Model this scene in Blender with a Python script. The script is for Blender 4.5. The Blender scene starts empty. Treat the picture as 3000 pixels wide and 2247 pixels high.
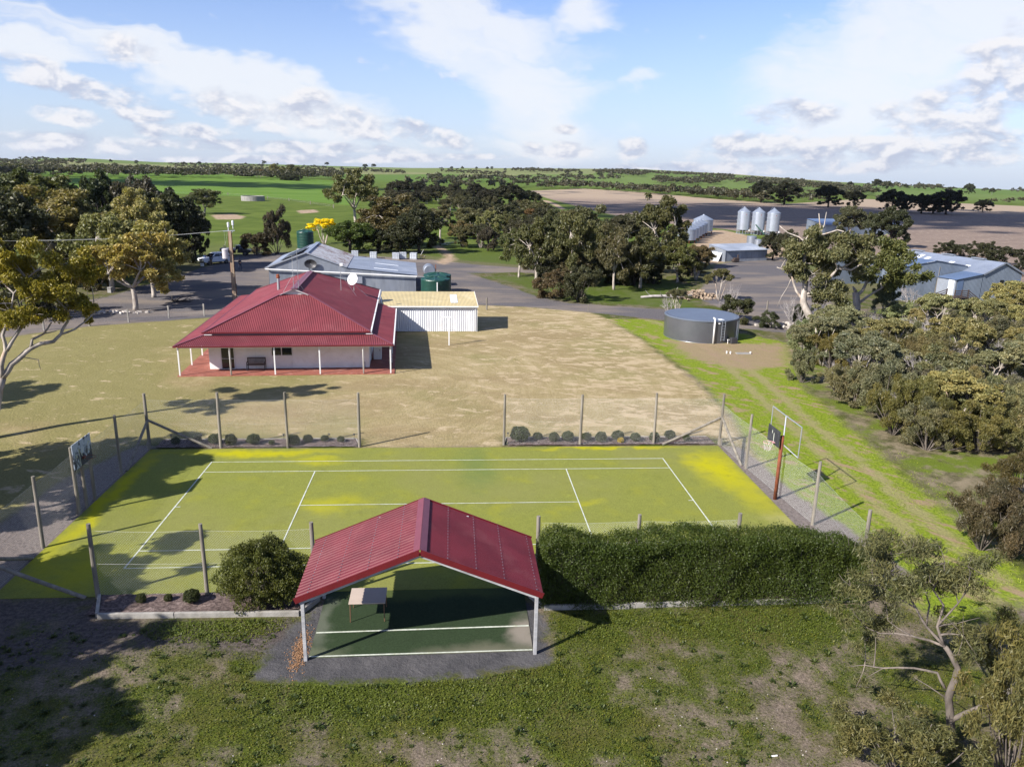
import bpy, math, random
import numpy as np
from math import sin, cos, radians, pi, sqrt, atan2, hypot

# ---------------------------------------------------------------- camera, world, sun, exposure
scene = bpy.context.scene
CAM = np.array([0.486, -32.478, 14.793])
YAW, PITCH, ROLL = 8.19669609e-02, 2.70363938e-01, 2.15815603e-02
FPX = 2233.6                                   # focal length in pixels of the 3000 px wide photograph
_f = np.array([sin(YAW)*cos(PITCH), cos(YAW)*cos(PITCH), -sin(PITCH)])
_r = np.array([cos(YAW), -sin(YAW), 0.0]); _u = np.cross(_r, _f)
CR = cos(ROLL)*_r + sin(ROLL)*_u
CU = -sin(ROLL)*_r + cos(ROLL)*_u
cam_data = bpy.data.cameras.new('camera')
cam = bpy.data.objects.new('camera', cam_data)
scene.collection.objects.link(cam)
from mathutils import Matrix, Vector
cam.matrix_world = Matrix(((CR[0], CU[0], -_f[0], CAM[0]), (CR[1], CU[1], -_f[1], CAM[1]),
                           (CR[2], CU[2], -_f[2], CAM[2]), (0, 0, 0, 1)))
cam_data.sensor_width = 36.0
cam_data.lens = 36.0*FPX/3000.0
cam_data.clip_start = 0.1
cam_data.clip_end = 30000.0
scene.camera = cam

SUN_EL, SUN_AZ = radians(35.0), radians(32.5)     # shadows run towards azimuth 32.5 deg (from +X to +Y)
SHX, SHY = cos(SUN_AZ)/math.tan(SUN_EL), sin(SUN_AZ)/math.tan(SUN_EL)   # shadow offset per metre of height
sun_data = bpy.data.lights.new('sun', 'SUN')
sun_data.energy = 5.0
sun_data.angle = radians(0.53)
sun_data.color = (1.0, 0.94, 0.86)
sun = bpy.data.objects.new('sun', sun_data)
scene.collection.objects.link(sun)
sun.rotation_euler = Vector((cos(SUN_AZ)*cos(SUN_EL), sin(SUN_AZ)*cos(SUN_EL), -sin(SUN_EL))).to_track_quat('-Z', 'Y').to_euler()
sun.location = (-40, -40, 60)

scene.view_settings.view_transform = 'Standard'
scene.view_settings.look = 'None'
scene.view_settings.gamma = 1.0
scene.view_settings.use_curve_mapping = False
scene.view_settings.exposure = EXPO = 1.0
SKY_STRENGTH = 0.072

class NT:
    """tiny helper to write node graphs"""
    def __init__(s, tree): s.t = tree; s.n = tree.nodes; s.l = tree.links
    def new(s, kind, **kw):
        nd = s.n.new(kind)
        for k, v in kw.items(): setattr(nd, k, v)
        return nd
    def put(s, sock, v):
        if v is None: return
        if isinstance(v, bpy.types.NodeSocket): s.l.new(v, sock)
        elif isinstance(v, (tuple, list)):
            v = tuple(v)
            n = len(sock.default_value)
            sock.default_value = (v + (1.0,))[:n] if len(v) < n else v[:n]
        else: sock.default_value = v
    def math(s, op, a, b=None, c=None, clamp=False):
        nd = s.new('ShaderNodeMath', operation=op, use_clamp=clamp)
        s.put(nd.inputs[0], a)
        if b is not None: s.put(nd.inputs[1], b)
        if c is not None: s.put(nd.inputs[2], c)
        return nd.outputs[0]
    def vmath(s, op, a, b=None):
        nd = s.new('ShaderNodeVectorMath', operation=op)
        s.put(nd.inputs[0], a)
        if b is not None:
            if op == 'SCALE': s.put(nd.inputs[3], b)
            else: s.put(nd.inputs[1], b)
        return nd.outputs['Value'] if op in ('LENGTH', 'DOT_PRODUCT', 'DISTANCE') else nd.outputs[0]
    def mix(s, f, a, b, blend='MIX'):
        nd = s.new('ShaderNodeMix', data_type='RGBA', blend_type=blend)
        s.put(nd.inputs[0], f); s.put(nd.inputs[6], a); s.put(nd.inputs[7], b)
        return nd.outputs[2]
    def noise(s, vec, scale, detail=4.0, rough=0.55, dist=0.0, col=False):
        nd = s.new('ShaderNodeTexNoise')
        s.put(nd.inputs['Vector'], vec); nd.inputs['Scale'].default_value = scale
        nd.inputs['Detail'].default_value = detail; nd.inputs['Roughness'].default_value = rough
        nd.inputs['Distortion'].default_value = dist
        return nd.outputs['Color'] if col else nd.outputs[0]
    def vor(s, vec, scale, feature='F1', out=0):
        nd = s.new('ShaderNodeTexVoronoi', feature=feature)
        s.put(nd.inputs['Vector'], vec); nd.inputs['Scale'].default_value = scale
        return nd.outputs[out]
    def map2(s, vec, rot, scale): return s.map(s.map(vec, rot=(0, 0, rot)), scale=scale)   # turn first, then stretch
    def map(s, vec, loc=(0, 0, 0), rot=(0, 0, 0), scale=(1, 1, 1), kind='POINT'):
        nd = s.new('ShaderNodeMapping', vector_type=kind)
        s.put(nd.inputs[0], vec)
        nd.inputs[1].default_value = loc; nd.inputs[2].default_value = rot; nd.inputs[3].default_value = scale
        return nd.outputs[0]
    def rng(s, v, a, b, c=0.0, d=1.0, kind='SMOOTHSTEP'):
        nd = s.new('ShaderNodeMapRange', interpolation_type=kind)
        nd.clamp = True if kind == 'LINEAR' else nd.clamp
        s.put(nd.inputs[0], v)
        for i, q in enumerate((a, b, c, d)): nd.inputs[1+i].default_value = q
        return nd.outputs[0]
    def ramp(s, v, stops):
        nd = s.new('ShaderNodeValToRGB')
        s.put(nd.inputs[0], v)
        el = nd.color_ramp.elements
        while len(el) < len(stops): el.new(0.5)
        for e, (p, c) in zip(el, stops):
            e.position = p; e.color = tuple(c)+(1.0,)
        return nd.outputs[0]
    def attr(s, name, kind='GEOMETRY', out=2):
        nd = s.new('ShaderNodeAttribute', attribute_name=name, attribute_type=kind)
        return nd.outputs[out]
    def sep(s, v):
        nd = s.new('ShaderNodeSeparateXYZ'); s.put(nd.inputs[0], v); return nd.outputs
    def comb(s, x, y, z):
        nd = s.new('ShaderNodeCombineXYZ'); s.put(nd.inputs[0], x); s.put(nd.inputs[1], y); s.put(nd.inputs[2], z); return nd.outputs[0]

# sky: Nishita plus clouds, all functions of direction only
world = bpy.data.worlds.new('World'); scene.world = world; world.use_nodes = True
w = NT(world.node_tree); w.n.clear()
sky = w.new('ShaderNodeTexSky', sky_type='NISHITA', sun_disc=False)
sky.sun_elevation = SUN_EL
sky.sun_rotation = atan2(-cos(SUN_AZ), -sin(SUN_AZ)) % (2*pi)
sky.altitude = 50.0; sky.air_density = 1.0; sky.dust_density = 0.6; sky.ozone_density = 1.6
D = w.new('ShaderNodeTexCoord').outputs['Generated']
dx, dy, dz = w.sep(D)
az = w.math('ARCTAN2', dx, dy)                 # radians, clockwise from +Y
el = w.math('ARCSINE', w.math('MINIMUM', w.math('MAXIMUM', dz, -1.0), 1.0))
AE = w.comb(az, el, 0.0)
def px_dir(x, y):                               # photo pixel -> (azimuth, elevation)
    d = CR*(x-1500)/FPX - CU*(y-1123.5)/FPX + _f
    return atan2(d[0], d[1]), atan2(d[2], hypot(d[0], d[1]))
def ellipse(cx, cy, rx, ry, rot, vec, lo=1.0, hi=0.35):
    a, e = px_dir(cx, cy)
    m = w.map(vec, loc=(a, e, 0), rot=(0, 0, radians(rot)), scale=(rx/FPX, ry/FPX, 1), kind='TEXTURE')
    return w.rng(w.vmath('LENGTH', m), hi, lo, 1.0, 0.0)
def union(items):
    o = items[0]
    for i in items[1:]: o = w.math('MAXIMUM', o, i)
    return o
# high thin streaky cloud
warp = w.vmath('SCALE', w.vmath('SUBTRACT', w.noise(w.map(AE, scale=(3, 6, 1)), 2.0, 4, 0.6, 0.0, True), (0.5, 0.5, 0.5)), 0.16)
AEw = w.vmath('ADD', AE, warp)
streak = w.noise(w.map(w.map(AEw, rot=(0, 0, radians(12))), scale=(2.6, 11, 1)), 2.4, 10, 0.66, 0.6)
cir = union([ellipse(620, 235, 900, 92, -14, AEw, 1.0, 0.2), ellipse(60, 150, 260, 60, -10, AEw, 1.0, .2),
             ellipse(1340, 60, 520, 190, -18, AEw, 1.0, 0.2), ellipse(1560, 280, 330, 200, -42, AEw, 1.0, 0.2),
             ellipse(1700, 40, 200, 90, 20, AEw, 1.0, 0.0), w.math('MULTIPLY', ellipse(1840, 250, 150, 60, 25, AEw, 1.0, 0.0), .8), ellipse(1600, 430, 330, 90, 0, AEw, 1.0, .1),
             ellipse(2650, 190, 560, 260, 18, AEw, 1.1, 0.2), ellipse(2900, 90, 420, 200, 0, AEw, 1.1, .2)])
away = w.rng(w.math('ABSOLUTE', w.math('ADD', az, -0.08)), 0.75, 1.2)          # beyond the frame: the same kind of cloud everywhere
hi_el = w.rng(el, 0.24, 0.45)
free = w.math('MAXIMUM', away, hi_el)
cir = w.math('MAXIMUM', cir, w.math('MULTIPLY', free, 0.3))
cir_a = w.rng(w.math('ADD', w.math('MULTIPLY', cir, 0.80), w.math('MULTIPLY', streak, 1.05)), 0.66, 1.38)
cir_a = w.math('MULTIPLY', cir_a, 0.82)
# heaped clouds low over the horizon
puffv = w.map(AE, scale=(1.0, 1.75, 1))
puff = w.noise(puffv, 24.0, 8, 0.56, 0.2)
puff_up = w.noise(w.map(AE, loc=(-0.003, 0.013, 0), scale=(1.0, 1.75, 1)), 24.0, 5, 0.54, 0.2)
cum = union([ellipse(90, 205, 150, 60, -8, AE), ellipse(300, 275, 190, 55, -10, AE), ellipse(330, 140, 80, 60, 0, AE), ellipse(190, 335, 140, 40, -5, AE),
             w.math('MULTIPLY', ellipse(470, 165, 100, 34, -10, AE), .7), ellipse(430, 335, 130, 40, 0, AE), ellipse(720, 325, 260, 75, -8, AE), ellipse(1000, 350, 280, 70, -10, AE),
             ellipse(920, 290, 90, 45, 0, AE), ellipse(1250, 395, 260, 50, -10, AE), ellipse(520, 385, 200, 35, 0, AE), ellipse(150, 420, 330, 45, 0, AE), ellipse(800, 430, 650, 28, 0, AE),
             w.math('MULTIPLY', ellipse(1120, 185, 120, 42, -6, AE), .55), w.math('MULTIPLY', ellipse(1310, 225, 90, 36, -20, AE), .55), ellipse(1640, 440, 170, 40, 0, AE), ellipse(1850, 435, 80, 50, 0, AE), ellipse(1660, 380, 60, 22, 0, AE),
             ellipse(2180, 430, 270, 60, 5, AE), ellipse(2340, 345, 170, 70, 0, AE), ellipse(2520, 440, 330, 65, 0, AE), ellipse(2780, 330, 300, 110, 10, AE),
             ellipse(2960, 190, 190, 150, 25, AE), ellipse(2850, 430, 330, 75, 0, AE), ellipse(2300, 490, 900, 32, 2, AE), ellipse(1000, 465, 900, 20, 2, AE)])
band = w.math('MULTIPLY', w.rng(el, 0.0, 0.05), w.rng(el, 0.12, 0.24, 1.0, 0.0))
cum = w.math('MAXIMUM', cum, w.math('MULTIPLY', w.math('MULTIPLY', away, band), 0.75))
cum_d = w.math('ADD', w.math('MULTIPLY', cum, 0.34), puff)
cum_a = w.math('MULTIPLY', w.rng(cum_d, 0.64, 0.92), 0.90)
shade = w.rng(w.math('SUBTRACT', puff, puff_up), -0.10, 0.10)                 # lit tops, blue-grey undersides
cum_c = w.mix(shade, (0.54, 0.59, 0.74, 1), (0.94, 0.93, 0.96, 1))
k = 1.0/(SKY_STRENGTH*2**EXPO)
skyc = w.mix(1.0, sky.outputs[0], (0.90, 0.95, 1.26, 1), 'MULTIPLY')
haze_a = w.math('MULTIPLY', w.rng(el, -0.02, 0.26, 1.0, 0.0), 0.60)
skyc = w.mix(haze_a, skyc, (0.64*k, 0.77*k, 0.99*k, 1))
c1 = w.mix(cir_a, skyc, (0.93*k, 0.95*k, 0.99*k, 1))
cum_ck = w.mix(1.0, cum_c, (k, k, k, 1), 'MULTIPLY')
c2 = w.mix(cum_a, c1, cum_ck)
bg = w.new('ShaderNodeBackground'); w.put(bg.inputs[0], c2); bg.inputs[1].default_value = SKY_STRENGTH
wo = w.new('ShaderNodeOutputWorld'); w.l.new(bg.outputs[0], wo.inputs[0])
# ---------------------------------------------------------------- helpers
COL = scene.collection
rnd = random.Random(7)
RS = np.random.RandomState(11)

def ray(x, y): return CR*(x-1500)/FPX - CU*(y-1123.5)/FPX + _f
def gp(x, y, z=0.0):                      # photo pixel (3000 wide) -> point on the level z
    d = ray(x, y); t = (z-CAM[2])/d[2]; p = CAM+d*t
    return (float(p[0]), float(p[1]), z)
def gq(x, y, z=0.0): return gp(x*1.35624, y*1.35624, z)    # same, from a 2212 px wide view
def at_dist(x, y, bx, by):                # point on the pixel's ray as far away as the ground point (bx,by)
    d = ray(x, y); t = hypot(bx-CAM[0], by-CAM[1])/hypot(d[0], d[1]); p = CAM+d*t
    return np.array([float(p[0]), float(p[1]), float(p[2])])
def pix(P):
    d = np.asarray(P)-CAM; z = d@_f; return 1500+FPX*(d@CR)/z, 1123.5-FPX*(d@CU)/z

def vnoise(x, y, scale, seed=0):
    r = np.random.RandomState(seed); tab = r.rand(256, 256)
    x = np.asarray(x)*scale; y = np.asarray(y)*scale
    xi = np.floor(x).astype(int); yi = np.floor(y).astype(int); fx = x-xi; fy = y-yi
    fx = fx*fx*(3-2*fx); fy = fy*fy*(3-2*fy)
    a = tab[xi & 255, yi & 255]; b = tab[(xi+1) & 255, yi & 255]; c = tab[xi & 255, (yi+1) & 255]; d = tab[(xi+1) & 255, (yi+1) & 255]
    return (a*(1-fx)+b*fx)*(1-fy)+(c*(1-fx)+d*fx)*fy

class MB:
    """collects vertices and faces for ONE mesh"""
    def __init__(s): s.v = []; s.f = []; s.m = []
    def add(s, vs, fs, mi=0):
        o = len(s.v); s.v.extend([tuple(map(float, p)) for p in vs]); s.f.extend([tuple(i+o for i in f) for f in fs]); s.m.extend([mi]*len(fs)); return s
    def box(s, c, d, rz=0.0, M=None, mi=0):          # centre, full size
        x, y, z = d[0]/2, d[1]/2, d[2]/2; ca, sa = cos(rz), sin(rz)
        vs = []
        for i in (-1, 1):
            for j in (-1, 1):
                for k_ in (-1, 1):
                    p = (i*x*ca-j*y*sa, i*x*sa+j*y*ca, k_*z)
                    if M is not None: p = tuple(M @ Vector((i*x, j*y, k_*z)))
                    vs.append((c[0]+p[0], c[1]+p[1], c[2]+p[2]))
        return s.add(vs, [(0, 1, 3, 2), (4, 6, 7, 5), (0, 4, 5, 1), (2, 3, 7, 6), (0, 2, 6, 4), (1, 5, 7, 3)], mi)
    def beam(s, p, q, w_, h_=None, mi=0):            # rectangular bar between two points
        h_ = h_ or w_; p = Vector(p); q = Vector(q); d = q-p; L = d.length
        if L < 1e-6: return s
        M = d.to_track_quat('X', 'Z').to_matrix()
        return s.box(tuple((p+q)/2), (L, w_, h_), M=M, mi=mi)
    def tube(s, pts, rad, n=8, cap=True, mi=0):      # tapered tube along points
        pts = [Vector(p) for p in pts]; m = len(pts)
        if not hasattr(rad, '__len__'): rad = [rad]*m
        vs, fs = [], []
        up = Vector((0.13, 0.21, 1)).normalized(); prev = None
        for i, p in enumerate(pts):
            t = (pts[min(i+1, m-1)]-pts[max(i-1, 0)]).normalized()
            a = prev if prev is not None else (up if abs(t.dot(up)) < .95 else Vector((1, 0, 0)))
            b = t.cross(a).normalized(); a = b.cross(t).normalized(); prev = a
            for k_ in range(n):
                an = 2*pi*k_/n
                vs.append(tuple(p+(a*cos(an)+b*sin(an))*rad[i]))
        for i in range(m-1):
            for k_ in range(n):
                fs.append((i*n+k_, i*n+(k_+1) % n, (i+1)*n+(k_+1) % n, (i+1)*n+k_))
        if cap: fs.append(tuple(range(n-1, -1, -1))); fs.append(tuple((m-1)*n+k_ for k_ in range(n)))
        return s.add(vs, fs, mi)
    def cyl(s, c, r, h, n=24, r2=None, cap=True, mi=0):   # standing cylinder from base centre
        return s.tube([c, (c[0], c[1], c[2]+h)], [r, r if r2 is None else r2], n, cap, mi)
    def lathe(s, c, prof, n=32, cap=True, mi=0):
        vs, fs = [], []
        for (r, z) in prof:
            for k_ in range(n):
                a = 2*pi*k_/n; vs.append((c[0]+r*cos(a), c[1]+r*sin(a), c[2]+z))
        for i in range(len(prof)-1):
            for k_ in range(n): fs.append((i*n+k_, i*n+(k_+1) % n, (i+1)*n+(k_+1) % n, (i+1)*n+k_))
        if cap: fs.append(tuple(range(n-1, -1, -1))); fs.append(tuple((len(prof)-1)*n+k_ for k_ in range(n)))
        return s.add(vs, fs, mi)
    def quad(s, a, b, c, d, mi=0): return s.add([a, b, c, d], [(0, 1, 2, 3)], mi)
    def prism(s, poly, z0, z1, mi=0):
        n = len(poly); vs = [(x, y, z0) for x, y in poly]+[(x, y, z1) for x, y in poly]
        fs = [tuple(range(n-1, -1, -1)), tuple(range(n, 2*n))]+[(i, (i+1) % n, n+(i+1) % n, n+i) for i in range(n)]
        return s.add(vs, fs, mi)
    def slab(s, poly3, th):                          # planar polygon given thickness along its normal
        P = [Vector(p) for p in poly3]; nrm = (P[1]-P[0]).cross(P[2]-P[0]).normalized()*th; n = len(P)
        vs = [tuple(p) for p in P]+[tuple(p-nrm) for p in P]
        return s.add(vs, [tuple(range(n)), tuple(range(2*n-1, n-1, -1))]+[(i, n+i, n+(i+1) % n, (i+1) % n) for i in range(n)])
    def corr(s, poly3, eave, pitch=0.13, amp=0.012, step=6, trap=False, th=0.0):
        """ribbed sheet filling a planar convex polygon; ribs run square to the eave direction"""
        P = [Vector(p) for p in poly3]; e = Vector(eave).normalized()
        nrm = (P[1]-P[0]).cross(P[2]-P[0]).normalized()
        if nrm.z < -0.01: nrm = -nrm
        d = nrm.cross(e).normalized(); o = P[0]
        q = [((p-o).dot(e), (p-o).dot(d)) for p in P]
        lo, hi = min(a for a, b in q), max(a for a, b in q)
        ns = max(2, int((hi-lo)/pitch*step)); vs = []; 
        for i in range(ns+1):
            x = lo+(hi-lo)*i/ns; x = min(max(x, lo+1e-5), hi-1e-5); ts = []
            for j in range(len(q)):
                (x0, y0), (x1, y1) = q[j], q[(j+1) % len(q)]
                if (x0-x)*(x1-x) <= 0 and abs(x1-x0) > 1e-9: ts.append(y0+(y1-y0)*(x-x0)/(x1-x0))
            if not ts: continue
            ph = 2*pi*(x-lo)/pitch
            h = amp*max(-1, min(1, 2.2*cos(ph))) if trap else amp*cos(ph)
            for t in (min(ts), max(ts)): vs.append(tuple(o+e*x+d*t+nrm*h))
        n = len(vs)//2
        return s.add(vs, [(2*i, 2*i+2, 2*i+3, 2*i+1) for i in range(n-1)])
    def build(s, name, mat, parent=None, smooth=False, bevel=0.0):
        me = bpy.data.meshes.new(name); me.from_pydata(s.v, [], s.f); me.update()
        mats = mat if isinstance(mat, (list, tuple)) else [mat]
        for m_ in mats: me.materials.append(m_)
        if len(mats) > 1: me.polygons.foreach_set('material_index', s.m)
        if smooth: me.polygons.foreach_set('use_smooth', [True]*len(me.polygons))
        o = bpy.data.objects.new(name, me); COL.objects.link(o)
        if parent is not None: o.parent = parent
        if bevel:
            b = o.modifiers.new('bevel', 'BEVEL'); b.width = bevel; b.segments = 2; b.limit_method = 'ANGLE'
        return o

def raw_mesh(name, V, F, mat, parent=None, attrs=None, smooth=False):
    """numpy vertices (n,3) and faces (m,k) of equal size -> object"""
    V = np.ascontiguousarray(V, np.float32); F = np.ascontiguousarray(F, np.int32)
    me = bpy.data.meshes.new(name); kf = F.shape[1]
    me.vertices.add(len(V)); me.vertices.foreach_set('co', V.ravel())
    me.loops.add(F.size); me.loops.foreach_set('vertex_index', F.ravel())
    me.polygons.add(len(F)); me.polygons.foreach_set('loop_start', np.arange(0, F.size, kf, dtype=np.int32))
    me.polygons.foreach_set('loop_total', np.full(len(F), kf, np.int32))
    if smooth: me.polygons.foreach_set('use_smooth', np.ones(len(F), bool))
    me.update(calc_edges=True)
    for k_, a in (attrs or {}).items():
        at = me.attributes.new(k_, 'FLOAT', 'POINT'); at.data.foreach_set('value', np.ascontiguousarray(a, np.float32))
    me.materials.append(mat)
    o = bpy.data.objects.new(name, me); COL.objects.link(o)
    if parent is not None: o.parent = parent
    return o

def tag(o, label=None, cat=None, group=None, kind=None):
    if label: o['label'] = label
    if cat: o['category'] = cat
    if group: o['group'] = group
    if kind: o['kind'] = kind
    return o
def thing(name, label, cat, loc=(0, 0, 0), rz=0.0, group=None):
    o = bpy.data.objects.new(name, None); COL.objects.link(o); o.empty_display_size = 0.3
    o.location = loc; o.rotation_euler = (0, 0, rz)
    return tag(o, label, cat, group)
def copy_tree(o, parent=None):
    c = o.copy(); COL.objects.link(c)
    if parent is not None: c.parent = parent
    for ch in list(o.children): copy_tree(ch, c)
    return c

# ---------------------------------------------------------------- materials
MATS = {}
def mat(name, col, rough=0.6, metal=0.0, spec=0.5, var=0.0, vscale=3.0, bump=0.0, bscale=40.0, dirt=None, dscale=1.2, damt=0.5, stretch=(1, 1, 1)):
    m = bpy.data.materials.new(name); m.use_nodes = True; t = NT(m.node_tree); b = t.n['Principled BSDF']
    b.inputs['Roughness'].default_value = rough; b.inputs['Metallic'].default_value = metal
    b.inputs['Specular IOR Level'].default_value = spec
    oc = t.map(t.new('ShaderNodeTexCoord').outputs['Object'], scale=stretch)
    col = tuple(v*.90 for v in col); dirt = tuple(v*.90 for v in dirt) if dirt else None      # albedo level for the exposure
    c = tuple(col)+(1,)
    if var:
        f = t.noise(oc, vscale, 6, 0.6)
        c = t.mix(t.rng(f, 0.3, 0.7), tuple(x*(1-var) for x in col)+(1,), tuple(min(1, x*(1+var)) for x in col)+(1,))
    if dirt:
        f = t.noise(oc, dscale, 7, 0.65, 0.4)
        c = t.mix(t.math('MULTIPLY', t.rng(f, 0.5, 0.72), damt), c, tuple(dirt)+(1,))
    t.put(b.inputs['Base Color'], c)
    if bump:
        bn = t.new('ShaderNodeBump'); bn.inputs['Strength'].default_value = bump; bn.inputs['Distance'].default_value = 0.02
        t.put(bn.inputs['Height'], t.noise(oc, bscale, 4, 0.6)); t.l.new(bn.outputs[0], b.inputs['Normal'])
    MATS[name] = m
    return m
M = MATS
mat('red_roof', (0.175, 0.037, 0.044), 0.55, 0.0, 0.35, 0.14, 0.7, dirt=(0.22, 0.072, 0.076), dscale=0.45, damt=0.7)
mat('pavilion_roof', (0.125, 0.018, 0.025), 0.5, 0.0, 0.4, 0.16, 0.9, dirt=(0.165, 0.045, 0.05), dscale=0.8, damt=0.7)
mat('red_trim', (0.12, 0.010, 0.014), 0.4, 0, .5, .08)
mat('red_cap', (0.17, 0.045, 0.058), 0.38, 0, .5, .08)
mat('white_paint', (0.72, 0.72, 0.71), 0.5, 0, .4, .04, 2, dirt=(0.55, 0.53, 0.50), damt=.35)
mat('render_wall', (0.84, 0.83, 0.81), 0.85, 0, .2, .05, 1.5, .25, 60, dirt=(0.62, .57, .5), damt=.35)
mat('white_sheet', (0.68, 0.69, 0.72), 0.45, 0.0, .5, .05, 1.0, dirt=(0.6, .56, .5), dscale=.8, damt=.3)
mat('cream_sheet', (0.50, 0.41, 0.21), 0.5, 0.0, .4, .10, .6, dirt=(.62, .55, .36), dscale=.5, damt=.6)
mat('galv', (0.225, 0.25, 0.295), 0.5, 0.35, .5, .18, .8, dirt=(.40, .42, .45), dscale=.5, damt=.6, stretch=(1, 1, .25))
mat('galv_roof', (0.30, 0.34, 0.41), 0.42, 0.40, .5, .12, .4, dirt=(.55, .58, .62), dscale=.25, damt=.5)
mat('galv_new', (0.43, 0.47, 0.54), 0.36, 0.55, .5, .06, .6)
mat('zinc_dark', (0.165, 0.175, 0.20), 0.32, 0.65, .5, .08, .7)
mat('zinc_roof', (0.13, 0.155, 0.20), 0.42, 0.2, .5, .06, .5)
mat('blue_grey', (0.13, 0.19, 0.31), 0.45, 0.3, .5, .08, .3)
mat('shear_roof', (0.25, 0.29, 0.37), 0.45, 0.35, .5, .12, .4, dirt=(.33, .37, .44), dscale=.25, damt=.5)
mat('shear_wall', (0.17, 0.205, 0.255), 0.5, 0.3, .5, .15, .4, stretch=(1, 1, .2))
mat('post_wood', (0.205, 0.185, 0.155), 0.9, 0, .2, .28, 5, .6, 30, dirt=(.12, .115, .09), dscale=4, damt=.6, stretch=(1, 1, .15))
mat('grey_timber', (0.36, 0.36, 0.37), 0.85, 0, .2, .2, 4, .4, 30, stretch=(.4, 1, 1))
mat('sleeper', (0.30, 0.285, 0.26), 0.9, 0, .2, .2, 3, .5, 30, dirt=(.25, .23, .19), dscale=2, damt=.6)
mat('pole_wood', (0.28, 0.21, 0.15), 0.9, 0, .2, .35, 6, .5, 20, dirt=(.42, .38, .31), dscale=3, damt=.8, stretch=(1, 1, .12))
mat('rusty', (0.20, 0.062, 0.030), 0.8, 0.1, .3, .3, 4, .3, 40, dirt=(.10, .04, .03), dscale=3, damt=.6)
mat('black_board', (0.035, 0.038, 0.045), 0.75, 0, .3, .3, 3, dirt=(.10, .10, .11), dscale=3, damt=.5)
mat('dark_metal', (0.05, 0.05, 0.055), 0.5, 0.3)
mat('steel', (0.45, 0.47, 0.50), 0.4, 0.6)
mat('wire', (0.42, 0.43, 0.42), 0.5, 0.3)
mat('green_poly', (0.009, 0.050, 0.036), 0.42, 0, .5, .12, 1.2, dirt=(.02, .065, .05), dscale=.8, damt=.6)
mat('pvc', (0.80, 0.79, 0.77), 0.4, 0, .5, .04)
mat('glass', (0.012, 0.014, 0.018), 0.06, 0, .6)
mat('skylight', (0.74, 0.77, 0.80), 0.4, 0, .5, .05)
mat('bench_wood', (0.075, 0.055, 0.05), 0.6, 0, .3, .2, 6)
mat('table_top', (0.47, 0.39, 0.33), 0.5, 0, .4, .05, 2)
mat('table_leg', (0.16, 0.085, 0.05), 0.5, 0, .4)
mat('concrete', (0.27, 0.26, 0.245), 0.9, 0, .2, .15, 1, .3, 30, dirt=(.25, .24, .22), damt=.6)
mat('car_white', (0.72, 0.74, 0.78), 0.22, 0, .6)
mat('car_dark', (0.016, 0.019, 0.024), 0.3, 0, .5)
mat('tyre', (0.02, 0.02, 0.02), 0.9, 0, .2)
mat('rim', (0.12, 0.12, 0.13), 0.35, .6)
mat('lamp', (0.75, 0.76, 0.78), 0.15, .2)
mat('red_lens', (0.35, 0.01, 0.01), 0.2)
mat('skin', (0.45, 0.27, 0.19), 0.6)
mat('blue_shirt', (0.02, 0.075, 0.24), 0.85)
mat('navy_shirt', (0.014, 0.02, 0.04), 0.85)
mat('tan_trousers', (0.22, 0.15, 0.085), 0.85)
mat('jeans', (0.016, 0.026, 0.06), 0.85)
mat('hair', (0.03, 0.02, 0.015), 0.8)
mat('transformer', (0.55, 0.52, 0.54), 0.4, .1)
mat('insulator', (0.68, 0.70, 0.72), 0.25)
mat('ibc_white', (0.62, 0.66, 0.70), 0.5, 0, .4, .05)
mat('solar', (0.014, 0.017, 0.022), 0.3, 0, .6)
mat('bark_pale', (0.37, 0.33, 0.29), 0.8, 0, .2, .35, 3, .3, 20, dirt=(.36, .20, .11), dscale=1.2, damt=.75, stretch=(1, 1, .35))
mat('bark_grey', (0.135, 0.115, 0.100), 0.9, 0, .2, .35, 5, .7, 16, dirt=(.30, .25, .21), dscale=3, damt=.6, stretch=(1, 1, .3))
mat('twig_grey', (0.36, 0.33, 0.32), 0.9, 0, .2, .25, 2)
mat('bark_dark', (0.06, 0.05, 0.045), 0.9, 0, .2, .3, 4)
mat('mulch', (0.11, 0.082, 0.075), 0.95, 0, .1, .5, 9, 1.0, 25, dirt=(.27, .21, .19), dscale=5, damt=.9)
mat('rock', (0.46, 0.42, 0.38), 0.9, 0, .2, .25, 2, .4, 10)
mat('line_paint', (0.50, 0.53, 0.46), 0.85, 0, .2, .15, 9, dirt=(.30, .32, .15), dscale=2.5, damt=.6)
mat('orange_grit', (0.27, 0.155, 0.085), 0.9, 0, .2, .35, 12, .6, 40)
mat('ring_pink', (0.55, 0.30, 0.30), 0.5)
mat('ring_dark', (0.13, 0.04, 0.035), 0.6)
mat('tan_machine', (0.045, 0.03, 0.025), 0.8)

# rusty old roof sheets
def rust_roof():
    m = bpy.data.materials.new('rust_streaked_iron'); m.use_nodes = True; t = NT(m.node_tree); b = t.n['Principled BSDF']
    oc = t.new('ShaderNodeTexCoord').outputs['Object']
    f = t.noise(t.map(oc, scale=(1.0, 6.0, 1.0)), 1.5, 5, 0.6)
    big = t.noise(oc, 0.35, 3, 0.5)
    f2 = t.rng(t.math('ADD', f, t.math('MULTIPLY', big, 0.35)), 0.68, 0.77)
    base = t.mix(t.noise(oc, 1.0, 5, .6), (0.36, 0.37, 0.39, 1), (0.52, 0.53, 0.55, 1))
    t.put(b.inputs['Base Color'], t.mix(f2, base, (0.14, 0.055, 0.028, 1)))
    b.inputs['Roughness'].default_value = 0.6; b.inputs['Metallic'].default_value = 0.25
    MATS['rust_roof'] = m
rust_roof()

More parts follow.
